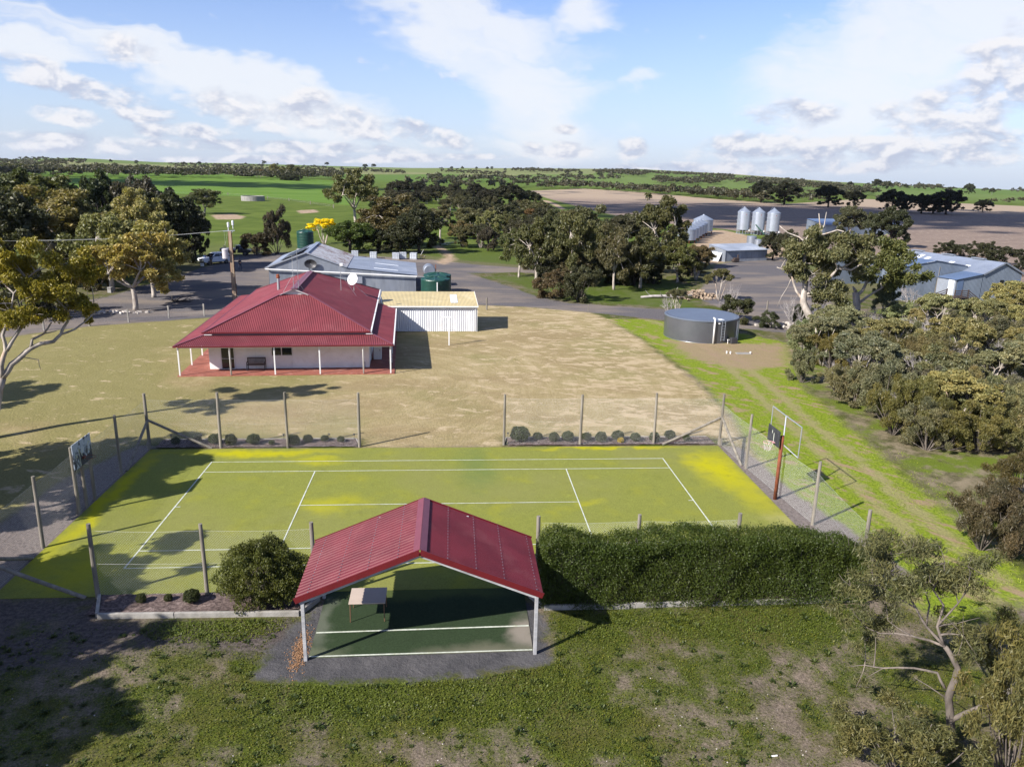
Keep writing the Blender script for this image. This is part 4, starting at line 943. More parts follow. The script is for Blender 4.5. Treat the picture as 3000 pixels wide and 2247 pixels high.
# ---------------------------------------------------------------- corrugated iron shed behind the house
def build_shed():
    t = thing('iron_shed', 'large old corrugated iron shed with rust-streaked gable roof behind the house', 'shed', (-3.75, 62.0, 0), radians(3.5))
    B = lambda n, mb, m, par=t, **k_: mb.build(n, M[m], par, **k_)
    x0, x1, x2, xm, D_ = -17.6, -8.5, -.15, -13.15, 13.6
    ze, za, zl0, zl1 = 3.30, 5.0, 3.22, 2.32
    B('gable_wall', MB().corr([(x0, 0, 0), (x1, 0, 0), (x1, 0, ze-.05), (xm, 0, za-.06), (x0, 0, ze-.05)], (1, 0, 0), .13, .014), 'galv', smooth=True)
    B('lean_to_wall', MB().corr([(x1, 0.01, 0), (x2, 0.01, 0), (x2, 0.01, zl1-.03), (x1, 0.01, zl0-.03)], (1, 0, 0), .13, .014), 'galv', smooth=True)
    B('side_wall', MB().corr([(x2, 0, 0), (x2, D_-.6, 0), (x2, D_-.6, zl1-.03), (x2, 0, zl1-.03)], (0, 1, 0), .13, .014), 'galv', smooth=True)
    B('side_wall', MB().corr([(x0, 0, 0), (x0, D_, 0), (x0, D_, ze-.05), (x0, 0, ze-.05)], (0, 1, 0), .13, .014), 'galv', smooth=True)
    B('back_wall', MB().quad((x0, D_, 0), (x2, D_, 0), (x2, D_, 2.2), (x0, D_, 3)), 'galv')
    B('roof', MB().corr([(x0-.35, -.15, ze-.12), (xm, -.15, za), (xm, D_+.1, za), (x0-.35, D_+.1, ze-.12)], (0, 1, 0), .13, .012), 'galv_roof', smooth=True)
    B('roof', MB().corr([(xm, -.15, za), (x1+.1, -.15, ze-.02), (x1+.1, D_+.1, ze-.02), (xm, D_+.1, za)], (0, 1, 0), .13, .012), 'rust_roof', smooth=True)
    B('lean_to_roof', MB().corr([(x1+.1, -.12, zl0), (x2+.2, -.12, zl1), (x2+.2, D_-.4, zl1), (x1+.1, D_-.4, zl0)], (0, 1, 0), .13, .012), 'galv_roof', smooth=True)
    B('ridge_capping', MB().beam((xm-.12, -.17, za+.01), (xm-.12, D_+.12, za+.01), .26, .03).beam((xm+.12, -.17, za+.01), (xm+.12, D_+.12, za+.01), .26, .03), 'galv_new')
    for p, q in (((x0-.35, -.17, ze-.12), (xm, -.17, za)), ((xm, -.17, za), (x1+.1, -.17, ze))): B('barge', MB().beam(p, q, .03, .16), 'galv_new')
    s = (zl1-zl0)/(x2+.2-x1-.1); zz = lambda x: zl0+s*(x-x1-.1)+.016
    for y_ in (2.2, 7.3): B('translucent_sheet', MB().slab([(x1+3.2, y_, zz(x1+3.2)), (x1+6.2, y_, zz(x1+6.2)), (x1+6.2, y_+.55, zz(x1+6.2)), (x1+3.2, y_+.55, zz(x1+3.2))], .006), 'skylight')
    # shade cloth / panel array lying on the left slope
    sl = (za-ze+.12)/(xm-x0+.35); zq = lambda x: ze-.12+sl*(x-x0+.35)+.05
    for k_, (ya, yb) in enumerate(((.9, 3.4), (3.5, 6.0), (6.1, 8.6))):
        B('solar_panel', MB().slab([(x0+1.3, ya, zq(x0+1.3)+.08), (xm-.45, ya, zq(xm-.45)+.30), (xm-.45, yb, zq(xm-.45)+.30), (x0+1.3, yb, zq(x0+1.3)+.08)], .05), 'solar')
    # long sloping rainwater pipe across the front
    B('gutter_pipe', MB().tube([(x0-.35, -.3, 3.16), (x0-.3, -.3, 3.03), (-9, -.3, 2.62), (x2+.15, -.3, 2.18)], .085, 8).tube([(x2+.15, -.3, 2.18), (x2+1.4, .6, 2.0)], .05, 8), 'white_paint')
    B('vent_board', MB().box((-12.9, -.03, 3.55), (.04, .04, 1.2)), 'dark_metal')
    B('meter_box', MB().box((-7.0, -.12, 1.75), (.75, .2, .8)), 'galv_new')
    mb = MB(); n_ = 20; c_ = (-12.75+.1, -.4, 3.7)     # old black mesh dish on the wall
    B('old_mesh_dish', MB().add([(c_[0]+r_*cos(2*pi*k_/n_), c_[1]+z_, c_[2]+r_*.75*sin(2*pi*k_/n_)) for r_, z_ in ((.05, .2), (.4, .1), (.72, -.05)) for k_ in range(n_)], [(i*n_+k_, i*n_+(k_+1) % n_, (i+1)*n_+(k_+1) % n_, (i+1)*n_+k_) for i in range(2) for k_ in range(n_)]).beam((c_[0], c_[1]+.2, c_[2]), (c_[0]+.2, -.02, c_[2]-.6), .04), 'dark_metal')
build_shed()

# ---------------------------------------------------------------- water tanks
def poly_tank(loc, r, h, label, ribs=10, lid=True):
    t = thing('water_tank', label, 'water tank', loc, rnd.uniform(0, 3), 'green poly water tanks by the iron shed')
    prof = []
    for i in range(ribs):
        z0 = h*i/ribs; d = h/ribs
        prof += [(r*.975, z0+.02*d), (r, z0+.12*d), (r, z0+.82*d), (r*.975, z0+.92*d)]
    prof += [(r*.99, h)]
    MB().lathe((0, 0, 0), prof, 40).build('shell', M['green_poly'], t, smooth=False)
    mb = MB(); n = 48; prof2 = [(r*1.01, 0), (r*.98, .1), (r*.62, .22), (r*.22, .36), (r*.16, .36)]
    vs = []
    for r_, z_ in prof2:
        for k_ in range(n):
            a = 2*pi*k_/n; bump = .09*max(0, cos(a*8))**2 if .2*r < r_ < .99*r else 0
            vs.append((r_*cos(a), r_*sin(a), h+z_+bump))
    fs = [(i*n+k_, i*n+(k_+1) % n, (i+1)*n+(k_+1) % n, (i+1)*n+k_) for i in range(len(prof2)-1) for k_ in range(n)]+[tuple((len(prof2)-1)*n+k_ for k_ in range(n))]
    top = mb.add(vs, fs).build('roof', M['green_poly'], t)
    MB().cyl((0, 0, h+.35), r*.16, .08, 16).build('lid', M['green_poly'], top)
    return t
tk = poly_tank((-1.45, 59.7, 0), 1.75, 2.15, 'nearer of two dark green poly tanks beside the iron shed', 12)
MB().tube([(.25, -1.85, .05), (.25, -1.85, 2.05)], .06, 8).build('overflow_pipe', M['pvc'], tk)
tk.rotation_euler = (0, 0, 0)
poly_tank((-1.3, 63.6, 0), 1.72, 2.1, 'farther of two dark green poly tanks beside the iron shed', 12)
E3 = gp(770+565/4.514, 660+255/4.514, 3.6)
t = poly_tank((E3[0], E3[1], 3.05), 1.22, 2.35, 'tall green poly tank on a raised stand behind the iron shed', 6)
stn = thing('tank_stand', 'steel tank stand holding the tall green tank', 'tank stand', (E3[0], E3[1], 0))
for i in (-1, 1):
    for j in (-1, 1): MB().box((i*.95, j*.95, 1.45), (.12, .12, 2.9)).build('leg', M['rusty'], stn)
MB().box((0, 0, 2.95), (2.3, 2.3, .16)).build('deck', M['grey_timber'], stn)

def steel_tank():
    c = (24.25, 37.75, 0); r = 3.42; h = 2.02
    t = thing('steel_water_tank', 'big round charcoal corrugated steel tank on a gravel pad', 'water tank', c)
    n = 72; rows = 56; vs = []; fs = []
    for i in range(rows+1):
        z = h*i/rows; rr = r+.012*cos(2*pi*z/.072)
        for k_ in range(n): a = 2*pi*k_/n; vs.append((rr*cos(a), rr*sin(a), z))
    fs = [(i*n+k_, i*n+(k_+1) % n, (i+1)*n+(k_+1) % n, (i+1)*n+k_) for i in range(rows) for k_ in range(n)]
    MB().add(vs, fs).build('wall', M['zinc_dark'], t, smooth=True)
    MB().lathe((0, 0, h), [(r+.06, -.03), (r+.06, .05), (r, .09), (r*.5, .17), (.05, .22)], 72).build('roof', M['zinc_roof'], t)
    mb = MB()
    for k_ in range(110):
        a = 2*pi*k_/110; mb.box((r*.955*cos(a), r*.955*sin(a), h+.112), (.035, .035, .03), a)
    mb.build('roof_bolts', M['zinc_dark'], t)
    A = lambda d: radians(d)
    def pipe(d, z1, rad, off=.12, hook=True):
        a = A(d); x, y = (r+off)*cos(a), (r+off)*sin(a)
        pts = [(x, y, .02), (x, y, z1-.15)]
        if hook: pts += [((r+off*.6)*cos(a), (r+off*.6)*sin(a), z1), ((r-.25)*cos(a), (r-.25)*sin(a), z1+.06)]
        return MB().tube(pts, rad, 10)
    pipe(-88, h+.26, .085).build('inlet_pipe', M['pvc'], t, smooth=True)
    pipe(-38, h-.02, .06, .09, False).build('overflow_pipe', M['pvc'], t); pipe(-28, h-.02, .05, .09, False).build('overflow_pipe', M['pvc'], t)
    a = A(-73); x, y = (r+.1)*cos(a), (r+.1)*sin(a); tx, ty = -sin(a), cos(a); mb = MB()
    for s_ in (-1, 1): mb.tube([(x+tx*.18*s_, y+ty*.18*s_, .25), (x+tx*.18*s_, y+ty*.18*s_, h+.05)], .022, 6)
    for k_ in range(7): z = .35+k_*.26; mb.tube([(x-tx*.18, y-ty*.18, z), (x+tx*.18, y+ty*.18, z)], .016, 6)
    mb.build('ladder', M['galv_new'], t)
    MB().box(((r-.35)*cos(a), (r-.35)*sin(a), h+.13), (.5, .35, .05), a).build('hatch', M['skylight'], t)
    MB().box(((r+.02)*cos(a-.12), (r+.02)*sin(a-.12), h-.16), (.14, .14, .1), a).build('sight_plate', M['white_paint'], t)
    p = (r+.45)*np.array([cos(A(-57)), sin(A(-57))])
    pb = thing('pump_box', 'small grey moulded pump cover at the foot of the steel tank', 'pump cover', (c[0]+p[0], c[1]+p[1], 0), .2)
    MB().add([(-.36, -.28, 0), (.36, -.28, 0), (.36, .28, 0), (-.36, .28, 0), (-.28, -.2, .55), (.28, -.2, .55), (.28, .2, .55), (-.28, .2, .55)], [(0, 1, 5, 4), (1, 2, 6, 5), (2, 3, 7, 6), (3, 0, 4, 7), (4, 5, 6, 7), (3, 2, 1, 0)]).build('cover', M['dark_metal'], pb, bevel=.03)
    MB().tube([(-.6, -.05, 0), (-.6, -.05, .34), (-.4, 0, .34)], .03, 8).cyl((-.6, -.05, .33), .05, .08, 8).build('valve', M['pvc'], pb)
    s_ = gp(1850+968/2.958, 760+818/2.958); sl = MB().box((0, 0, .03), (1.25, .5, .08)).build('concrete_slab', M['concrete'], bevel=.01); sl.location = s_; tag(sl, 'small flat concrete slab in the dirt below the steel tank', 'slab')
    for k_, (qx, qy, lb) in enumerate(((825, 815, 'left'), (857, 818, 'middle'), (1030, 820, 'right'))):
        s_ = gp(1850+qx/2.958, 760+qy/2.958); o = MB().cyl((0, 0, 0), .06, .16, 12).cyl((0, 0, .16), .075, .04, 12).build('pipe_stub', M['pvc']); o.location = s_; tag(o, 'white capped pipe stub in the dirt below the tank, %s of three' % lb, 'pipe', 'capped pipe stubs')
steel_tank()

# ---------------------------------------------------------------- yard things
def ibc(x, y, rz, label):
    t = thing('ibc_tote', label, 'liquid tote', (x, y, 0), rz, 'caged white totes along the scrub behind the shed')
    MB().box((0, 0, .62), (1.12, .95, .95)).cyl((0, 0, 1.09), .12, .05, 12).build('bottle', M['ibc_white'], t, bevel=.05)
    mb = MB()
    for z in (.17, .42, .68, .93, 1.1):
        P = [(-.59, -.5, z), (.59, -.5, z), (.59, .5, z), (-.59, .5, z), (-.59, -.5, z)]
        for i in range(4): mb.beam(P[i], P[i+1], .022)
    for i in range(5):
        for s_ in (-1, 1): mb.beam((-.59+i*.295, s_*.5, .15), (-.59+i*.295, s_*.5, 1.1), .02)
        for s_ in (-1, 1): mb.beam((s_*.59, -.5+i*.25, .15), (s_*.59, -.5+i*.25, 1.1), .02)
    mb.build('cage', M['galv_new'], t)
    MB().box((0, 0, .07), (1.2, 1.0, .14)).build('pallet', M['grey_timber'], t)
S2p = lambda a, b: gp(770+a/4.514, 660+b/4.514)
for (a, b, rz, lb) in ((1218, 425, .1, 'caged white liquid tote half hidden by the rusty roof'), (1463, 442, .0, 'lone caged white tote left of the close pair'), (1758, 452, .05, 'left tote of the close pair against the dark scrub'), (1853, 446, .1, 'right tote of the close pair against the dark scrub'), (1993, 452, -.1, 'rightmost caged white tote next to the rusty implement')):
    p = S2p(a, b); ibc(p[0], p[1], rz, lb)
p = S2p(2112, 448); t = thing('old_plough', 'rusty seed plough frame with a raised lever beyond the totes', 'implement', p, .3)
MB().tube([(-.5, 0, .3), (.2, 0, 1.6)], .05, 6).tube([(-.4, .1, .2), (.5, .1, .5)], .05, 6).build('frame', M['grey_timber'], t)
for s_ in (-1, 1): mb = MB(); ring(mb, (0, 0, 0), .32, .03, 16); o = mb.build('wheel', M['rusty'], t); o.rotation_euler = (pi/2, 0, 0); o.location = (.2*s_, .1*s_, .35)
fx = gp(1080+1150/6.506, 780+60/6.506, 2.2)
t = thing('fuel_tank', 'weathered overhead fuel tank on a steel stand behind the green tanks', 'fuel tank', (fx[0], fx[1], 0), .1)
n_ = 24; rr = .75; mb = MB()
mb.tube([(0, -1.1, 2.1), (0, -1.02, 2.1), (0, 1.02, 2.1), (0, 1.1, 2.1)], [rr*.9, rr, rr, rr*.9], 24).build('drum', M['galv'], t, smooth=False)
for i in (-1, 1):
    for j in (-1, 1): MB().beam((i*.75, j*.8, 0), (i*.55, j*.75, 1.55), .08).build('leg', M['rusty'], t)
MB().beam((-.6, -.75, 1.5), (.6, -.75, 1.5), .08).beam((-.6, .75, 1.5), (.6, .75, 1.5), .08).build('cradle', M['rusty'], t)
MB().tube([(.85, -.8, 0), (.85, -.8, 2.9)], .03, 6).tube([(.85, -.4, 0), (.85, -.4, 2.9)], .03, 6).tube([(.85, -.8, .9), (.85, -.4, .9)], .02, 6).tube([(.85, -.8, 1.9), (.85, -.4, 1.9)], .02, 6).build('ladder', M['rusty'], t)

def build_pole():
    b = gp(560+822/6.375, 640+1570/6.375)
    t = thing('power_pole', 'brown stobie-style power pole with grey transformer behind the house', 'power pole', (b[0], b[1], 0), 0)
    H = 7.9
    MB().add([(x*s_, y*s_, z) for z, s_ in ((-.2, 1.25), (H, .8)) for x, y in ((-.17, -.1), (.17, -.1), (.17, .1), (-.17, .1))], [(0, 1, 5, 4), (1, 2, 6, 5), (2, 3, 7, 6), (3, 0, 4, 7), (4, 5, 6, 7)]).build('pole', M['pole_wood'], t)
    for s_ in (-1, 1): MB().beam((s_*.215, 0, -.1), (s_*.145, 0, H), .03, .1).build('steel_flange', M['rusty'], t)
    tr = MB().lathe((-.62, -.15, 4.9), [(.30, 0), (.33, .03), (.33, .95), (.36, .97), (.36, 1.02), (.2, 1.1), (.02, 1.12)], 20).build('transformer', M['transformer'], t, smooth=False)
    MB().cyl((-.7, -.15, 6.0), .05, .35, 8).cyl((-.52, -.15, 6.0), .05, .3, 8).build('bushing', M['dark_metal'], tr); MB().beam((-.4, -.1, 5.2), (-.1, 0, 5.2), .06).beam((-.4, -.1, 5.7), (-.1, 0, 5.7), .06).build('bracket', M['dark_metal'], tr)
    MB().beam((-.7, 0, H-.02), (.55, 0, H+.06), .09).beam((.0, 0, H-.3), (.45, 0, H+.05), .05).build('crossarm', M['galv_new'], t)
    for x, z in ((-.12, H+.05), (.38, H+.25)):
        MB().lathe((x, 0, z), [(.04, 0), (.04, .35), (.1, .36), (.13, .45), (.1, .5), (.13, .58), (.1, .64), (.13, .72), (.11, .85), (.03, .9)], 14).build('insulator', M['insulator'], t)
    MB().box((.24, 0, 1.9), (.16, .18, .35)).build('fuse_box', M['dark_metal'], t)
    def cat(p, q, sag): return [tuple(np.array(p)*(1-s)+np.array(q)*s-np.array((0, 0, sag*4*s*(1-s)))) for s in np.linspace(0, 1, 14)]
    mb = MB()
    for dy in (-.25, .25): mb.tube(cat((-.6, dy, H), (-62, 14+dy*3, 7.0), 1.6), .013, 4, False)
    mb.tube(cat((-.12, 0, H+.8), (-.7, -.15, 6.3), .5), .008, 4, False).tube(cat((-.6, 0, H), (-.55, -.15, 6.2), .6), .008, 4, False)
    mb.build('cables', M['wire'], t)
build_pole()

def round_post(p, h, label, grp, r=.06):
    o = MB().tube([(0, 0, -.1), (0, 0, h)], [r, r*.92], 10).build('fence_post', M['concrete'] if 'concrete' in label else M['post_wood']); o.location = (p[0], p[1], 0); return tag(o, label, 'fence post', grp)
LP = [(-33.5, 40.9), (-30.74, 42.95), (-27.72, 45.2), (-24.65, 46.4), (-36.6, 38.9)]
fz = thing('road_fence', 'low plain-wire fence with pale posts between left lawn and road', 'fence', (-36.6, 38.9, 0))
for x, y in LP: MB().box((x+36.6, y-38.9, .6), (.13, .13, 1.3)).build('post', M['sleeper'], fz)
mb = MB(); o_ = sorted(LP)
for i in range(len(o_)-1):
    for z in (.35, .75, 1.1): mb.tube([(o_[i][0]+36.6, o_[i][1]-38.9, z), (o_[i+1][0]+36.6, o_[i+1][1]-38.9, z)], .004, 3, False)
mb.build('wires', M['wire'], fz)
c6 = lambda a, b: gp(1150+a/2.94933, 760+b/2.94933)
round_post(c6(813, 437), 1.35, 'short weathered post at the lawn edge right of the garage', 'posts along the road edge', .09)
round_post(c6(1690, 452), .85, 'thin white-topped stake at the road edge near the steel tank', 'posts along the road edge', .035)
round_post(gp(1850+1170/2.958, 760+475/2.958), 1.5, 'dark old post by the yard behind the steel tank', 'posts along the road edge', .09)

# small shed, silos and tanks on the far right
Zp = lambda a, b, z=0.0: gp(1940+a/5.53, 560+b/5.53, z)
def build_small_shed():
    A = np.array([49.4, 102.1]); t = thing('skillion_shed', 'low corrugated iron skillion shed with sheets leaning on its end', 'shed', (A[0], A[1], 0), radians(21))
    B = lambda n, mb, m, par=t, **k_: mb.build(n, M[m], par, **k_)
    L, D_ = 9.8, 4.6
    B('front_wall', MB().corr([(0, 0, 0), (L, 0, 0), (L, 0, 2.0), (0, 0, 2.1)], (1, 0, 0), .2, .02), 'galv')
    B('end_wall', MB().corr([(0, 0, 0), (0, D_, 0), (0, D_, 2.65), (0, 0, 2.1)], (0, 1, 0), .2, .02), 'galv')
    B('end_wall', MB().quad((L, 0, 0), (L, D_, 0), (L, D_, 2.65), (L, 0, 2.0)), 'galv'); B('back_wall', MB().quad((0, D_, 0), (L, D_, 0), (L, D_, 2.6), (0, D_, 2.6)), 'galv')
    B('roof', MB().corr([(-.1, -.45, 2.02), (L+.3, -.45, 1.98), (L+.2, D_+.2, 2.72), (-.1, D_+.2, 2.72)], (1, 0, 0), .15, .015), 'galv_roof')
    B('corner_flashing', MB().box((0, -.02, 1.05), (.14, .1, 2.1)), 'galv_new')
    for k_ in range(3): B('leaning_sheet', MB().slab([(-.9, .7+k_*.95, .02), (-.9, 1.5+k_*.95, .02), (-.15, 1.5+k_*.95, 1.55), (-.15, .7+k_*.95, 1.55)], .03), 'skylight')
    B('wall_vent', MB().box((5.6, -.04, .95), (1.0, .03, .6)), 'galv')
build_small_shed()
p = Zp(1195, 1155); t = thing('old_engine', 'dark rusty engine block standing in front of the small iron shed', 'engine', p, .3)
MB().box((0, 0, .45), (1.0, .6, .7)).build('block', M['tan_machine'], t, bevel=.05); MB().tube([(.3, 0, .7), (.35, 0, 1.35)], [.12, .16], 10).build('stack', M['tan_machine'], t); MB().tube([(-.5, -.35, .3), (-.5, .35, .3)], .28, 14).build('flywheel', M['tan_machine'], t)
for (a, b, r_, h_, lb) in ((1440, 885, 1.05, 2.05, 'left of two small galvanised tanks behind the low shed'), (1548, 900, .8, 1.5, 'right of two small galvanised tanks behind the low shed')):
    p = Zp(a, b); t = thing('galvanised_tank', lb, 'water tank', p, 0, 'galvanised tanks behind the low shed')
    MB().lathe((0, 0, 0), [(r_+(.015 if i % 2 else 0), h_*i/16) for i in range(17)], 24).build('shell', M['galv'], t); MB().lathe((0, 0, h_), [(r_+.03, -.03), (r_+.03, .02), (.05, .14)], 24).build('roof', M['galv_roof'], t)
def silo(p, label, r=1.68, leg=1.05, body=4.75, cone=1.15, mname='galv_new'):
    t = thing('grain_silo', label, 'silo', (p[0], p[1], 0), .15, 'three bright elevated silos by the worked paddock')
    prof = []
    for i in range(31): z = leg+body*i/30; prof.append((r+(.02 if i % 2 else 0), z))
    MB().lathe((0, 0, 0), prof, 40, False).build('wall', M[mname], t, smooth=True)
    MB().lathe((0, 0, leg+body), [(r+.06, -.04), (r+.03, .02), (.22, cone), (.2, cone+.08), (.02, cone+.12)], 24).build('roof', M['galv_roof'], t)
    MB().lathe((0, 0, 0), [(.2, .45), (r-.02, leg+.05)], 24).build('hopper', M['galv'], t)
    for k_ in range(12):
        a = 2*pi*k_/12; MB().beam((r*.98*cos(a), r*.98*sin(a), 0), (r*.98*cos(a), r*.98*sin(a), leg+.2), .09).build('leg', M['galv_new'], t)
    mb = MB()
    for k_ in range(24):
        a0, a1 = 2*pi*k_/24, 2*pi*(k_+1)/24; mb.beam((r*cos(a0), r*sin(a0), .04), (r*cos(a1), r*sin(a1), .04), .12, .08)
    mb.build('base_ring', M['galv_new'], t)
    MB().tube([((r+.08)*cos(-.95), (r+.08)*sin(-.95), leg+.2), ((r+.08)*cos(-.95), (r+.08)*sin(-.95), leg+body), (.4*cos(-.95), .4*sin(-.95), leg+body+cone*.9)], .05, 6).build('vent_pipe', M['dark_metal'], t)
    mb = MB(); a = pi+.35; c_, s_ = cos(a), sin(a); x, y = (r+.25)*c_, (r+.25)*s_
    for q in (-.2, .2): mb.tube([(x-s_*q, y+c_*q, leg-.8), (x-s_*q, y+c_*q, leg+body+.2), (.5*c_-s_*q, .5*s_+c_*q, leg+body+cone+.35)], .025, 5)
    for i in range(18): z = leg-.7+i*.33; mb.tube([(x+s_*.2, y-c_*.2, z), (x-s_*.2, y+c_*.2, z)], .018, 4)
    for z in (1.6, 2.6, 3.6, 4.6):
        mb.tube([(x+s_*.35, y-c_*.35, leg+z), (x+c_*.7+s_*.35, y+s_*.7-c_*.35, leg+z), (x+c_*.7-s_*.35, y+s_*.7+c_*.35, leg+z), (x-s_*.35, y+c_*.35, leg+z)], .02, 4)
    mb.build('caged_ladder', M['galv_new'], t)
    MB().box((r*cos(-1.75)*1.012, r*sin(-1.75)*1.012, leg+body*.86), (.16, .03, .16), -1.75+pi/2).build('badge', M['red_lens'], t)
    MB().box((r*cos(-.9)*1.1, r*sin(-.9)*1.1, leg-.1), (.4, .3, .4), .3).build('outlet_box', M['white_paint'], t)
    return t
sp = [(79.1, 172.2), (82.3, 170.0), (85.5, 167.8)]
for q, lb in zip(sp, ('leftmost of three tall bright silver silos', 'middle one of three tall bright silver silos', 'rightmost of three tall bright silver silos')): silo(q, lb)
t = thing('grain_auger', 'green grain auger leaning between the left and middle silver silos', 'auger', (82.0, 167.4, 0), radians(-60))
MB().tube([(-1.6, 0, 2.6), (1.5, 0, .3)], .16, 10).build('tube', M['green_poly'], t); MB().beam((-.6, 0, 1.9), (.0, .5, .2), .08).beam((-.6, 0, 1.9), (.0, -.5, .2), .08).build('undercarriage', M['dark_metal'], t)
for s_ in (-1, 1): MB().tube([(0, s_*.55, .3), (0, s_*.7, .3)], .3, 14).build('wheel', M['tyre'], t)
for k_, (a, b, s_) in enumerate(((390, 840, 1.0), (455, 805, .95), (510, 770, .95), (555, 740, .95), (595, 718, 1.0), (650, 690, 1.25))):
    p = Zp(a, b); nm = ('nearest', 'second nearest', 'third nearest', 'fourth nearest', 'fifth nearest', 'farthest and largest')[k_]
    t = thing('old_grain_silo', '%s in the row of squat old galvanised silos' % nm, 'silo', p, 0, 'row of squat old silos')
    r_ = 2.05*s_; MB().lathe((0, 0, 0), [(r_+(.02 if i % 2 else 0), .7+2.4*s_*i/16) for i in range(17)], 28, False).build('wall', M['galv_roof'], t)
    MB().lathe((0, 0, .7+2.4*s_), [(r_+.06, -.03), (r_+.05, .02), (.25, .95*s_), (.2, 1.05*s_), (.02, 1.08*s_)], 20).build('roof', M['galv_roof'], t)
    MB().lathe((0, 0, 0), [(.3, .3), (r_, .72)], 20).build('hopper', M['rusty'], t)
    for j in range(8): an = 2*pi*j/8; MB().beam((r_*cos(an), r_*sin(an), 0), (r_*.98*cos(an), r_*.98*sin(an), .75), .1).build('leg', M['rusty'], t)

def build_shearing_shed():
    t = thing('shearing_shed', 'large blue-grey iron shearing shed with raised landing and stairs', 'shed', (62, 58, 0), radians(11))
    B = lambda n, mb, m, par=t, **k_: mb.build(n, M[m], par, **k_)
    x0, x1, xm, D_, ze, za = 5.45, 11.65, 8.55, 17.5, 3.62, 5.04
    B('gable_wall', MB().corr([(x0, 0, 0), (x1, 0, 0), (x1, 0, ze), (xm, 0, za-.05), (x0, 0, ze)], (1, 0, 0), .2, .015), 'shear_wall')
    B('lean_to_wall', MB().corr([(1.4, .01, .0), (x0, .01, .0), (x0, .01, ze-.02), (1.4, .01, 2.98)], (1, 0, 0), .2, .015), 'shear_wall')
    B('end_wall', MB().corr([(1.4, 0, .9), (1.4, 2.9, .9), (1.4, 2.9, 2.96), (1.4, 0, 2.96)], (0, 1, 0), .2, .015), 'galv_new')
    B('side_wall', MB().quad((x1, 0, 0), (x1, D_, 0), (x1, D_, ze), (x1, 0, ze)), 'shear_wall')
    B('side_wall', MB().quad((x0, 3.2, 0), (x0, D_, 0), (x0, D_, ze), (x0, 3.2, ze)), 'shear_wall'); B('back_wall', MB().quad((-5.5, D_, 0), (x1, D_, 0), (x1, D_, ze), (-5.5, D_, ze)), 'shear_wall')
    rl = B('roof', MB().corr([(x0-.1, -.2, ze-.02), (xm, -.2, za), (xm, D_+.2, za), (x0-.1, D_+.2, ze-.02)], (0, 1, 0), .2, .014), 'shear_roof')
    B('roof', MB().corr([(xm, -.2, za), (x1+.25, -.2, ze-.08), (x1+.25, D_+.2, ze-.08), (xm, D_+.2, za)], (0, 1, 0), .2, .014), 'shear_roof')
    B('lean_to_roof', MB().corr([(1.2, -.2, 2.98), (x0, -.2, ze+.02), (x0, 3.0, ze+.02), (1.2, 3.0, 2.98)], (0, 1, 0), .2, .014), 'blue_grey')
    sl = (za-ze)/(xm-x0+.1); zz = lambda x: ze-.02+sl*(x-x0+.1)+.02
    for (a, b_, y0, y1) in ((6.2, 7.9, 12.3, 13.1), (6.1, 7.5, 10.7, 11.5), (6.0, 6.8, 9.2, 10.0), (6.4, 7.2, 6.3, 7.1), (6.0, 6.9, 3.4, 4.2)):
        B('skylight', MB().slab([(a, y0, zz(a)), (b_, y0, zz(b_)), (b_, y1, zz(b_)), (a, y1, zz(a))], .01), 'skylight', par=rl)
    for y_ in (4, 9, 14.5): B('ridge_vent', MB().box((xm, y_, za+.1), (.5, 2.0, .12)), 'galv')
    B('barge', MB().beam((x0-.1, -.22, ze-.05), (xm, -.22, za-.03), .03, .2).beam((xm, -.22, za-.03), (x1+.25, -.22, ze-.1), .03, .2), 'galv')
    # side wing with its own low gable
    wx0, wx1, wm, wy = -5.6, 5.4, .9, 3.15
    B('wing_wall', MB().corr([(wx0, wy, 0), (wx1+.75, wy, 0), (wx1+.75, wy, 4.25), (wm, wy, 4.95), (wx0, wy, 4.0)], (1, 0, 0), .2, .015), 'shear_wall')
    B('wing_roof', MB().corr([(wm, wy-.15, 5.0), (wx1+.85, wy-.15, 4.28), (wx1+.85, wy+5.5, 4.28), (wm, wy+5.5, 5.0)], (0, 1, 0), .2, .014), 'shear_roof')
    B('wing_roof', MB().corr([(wx0-.2, wy-.15, 4.02), (wm, wy-.15, 5.0), (wm, wy+5.5, 5.0), (wx0-.2, wy+5.5, 4.02)], (0, 1, 0), .2, .014), 'blue_grey')
    for (c_, s_, m_, nm) in (((8.6, -.03, 2.45), (.55, .05, .75), 'glass', 'window'), ((11.05, -.03, 2.0), (.85, .05, 1.6), 'blue_grey', 'door'), ((2.1, -.03, 1.95), (.85, .05, 1.9), 'blue_grey', 'door')): B(nm, MB().box(c_, s_), m_)
    B('door', MB().box((1.37, .65, 1.95), (.05, .85, 1.9)), 'skylight')
    B('base_cladding', MB().box((7.6, -.06, .45), (3.4, .06, .9)), 'galv_new')
    # landing and stairs
    B('landing', MB().box((1.2, -.75, .95), (2.3, 1.4, .1)), 'bench_wood')
    for x, y in ((.15, -1.35), (2.2, -1.35), (1.2, -1.35), (.15, -.1)):
        B('landing_post', MB().box((x, y, .95), (.12, .12, 1.95)), 'bench_wood')
    mb = MB()
    for z in (1.25, 1.5, 1.78): mb.beam((.15, -1.38, z), (2.2, -1.38, z), .03, .1)
    for z in (1.25, 1.5, 1.78): mb.beam((2.2, -1.38, z), (4.3, -1.38, z-1.25), .03, .1)
    for z in (1.25, 1.5, 1.78): mb.beam((.1, -.1, z), (-2.6, .3, z-.9), .03, .1)
    B('railing', mb, 'bench_wood')
    for k_ in range(6): B('stair_tread', MB().box((2.45+k_*.33, -.8, .8-k_*.16), (.32, 1.1, .05)), 'bench_wood')
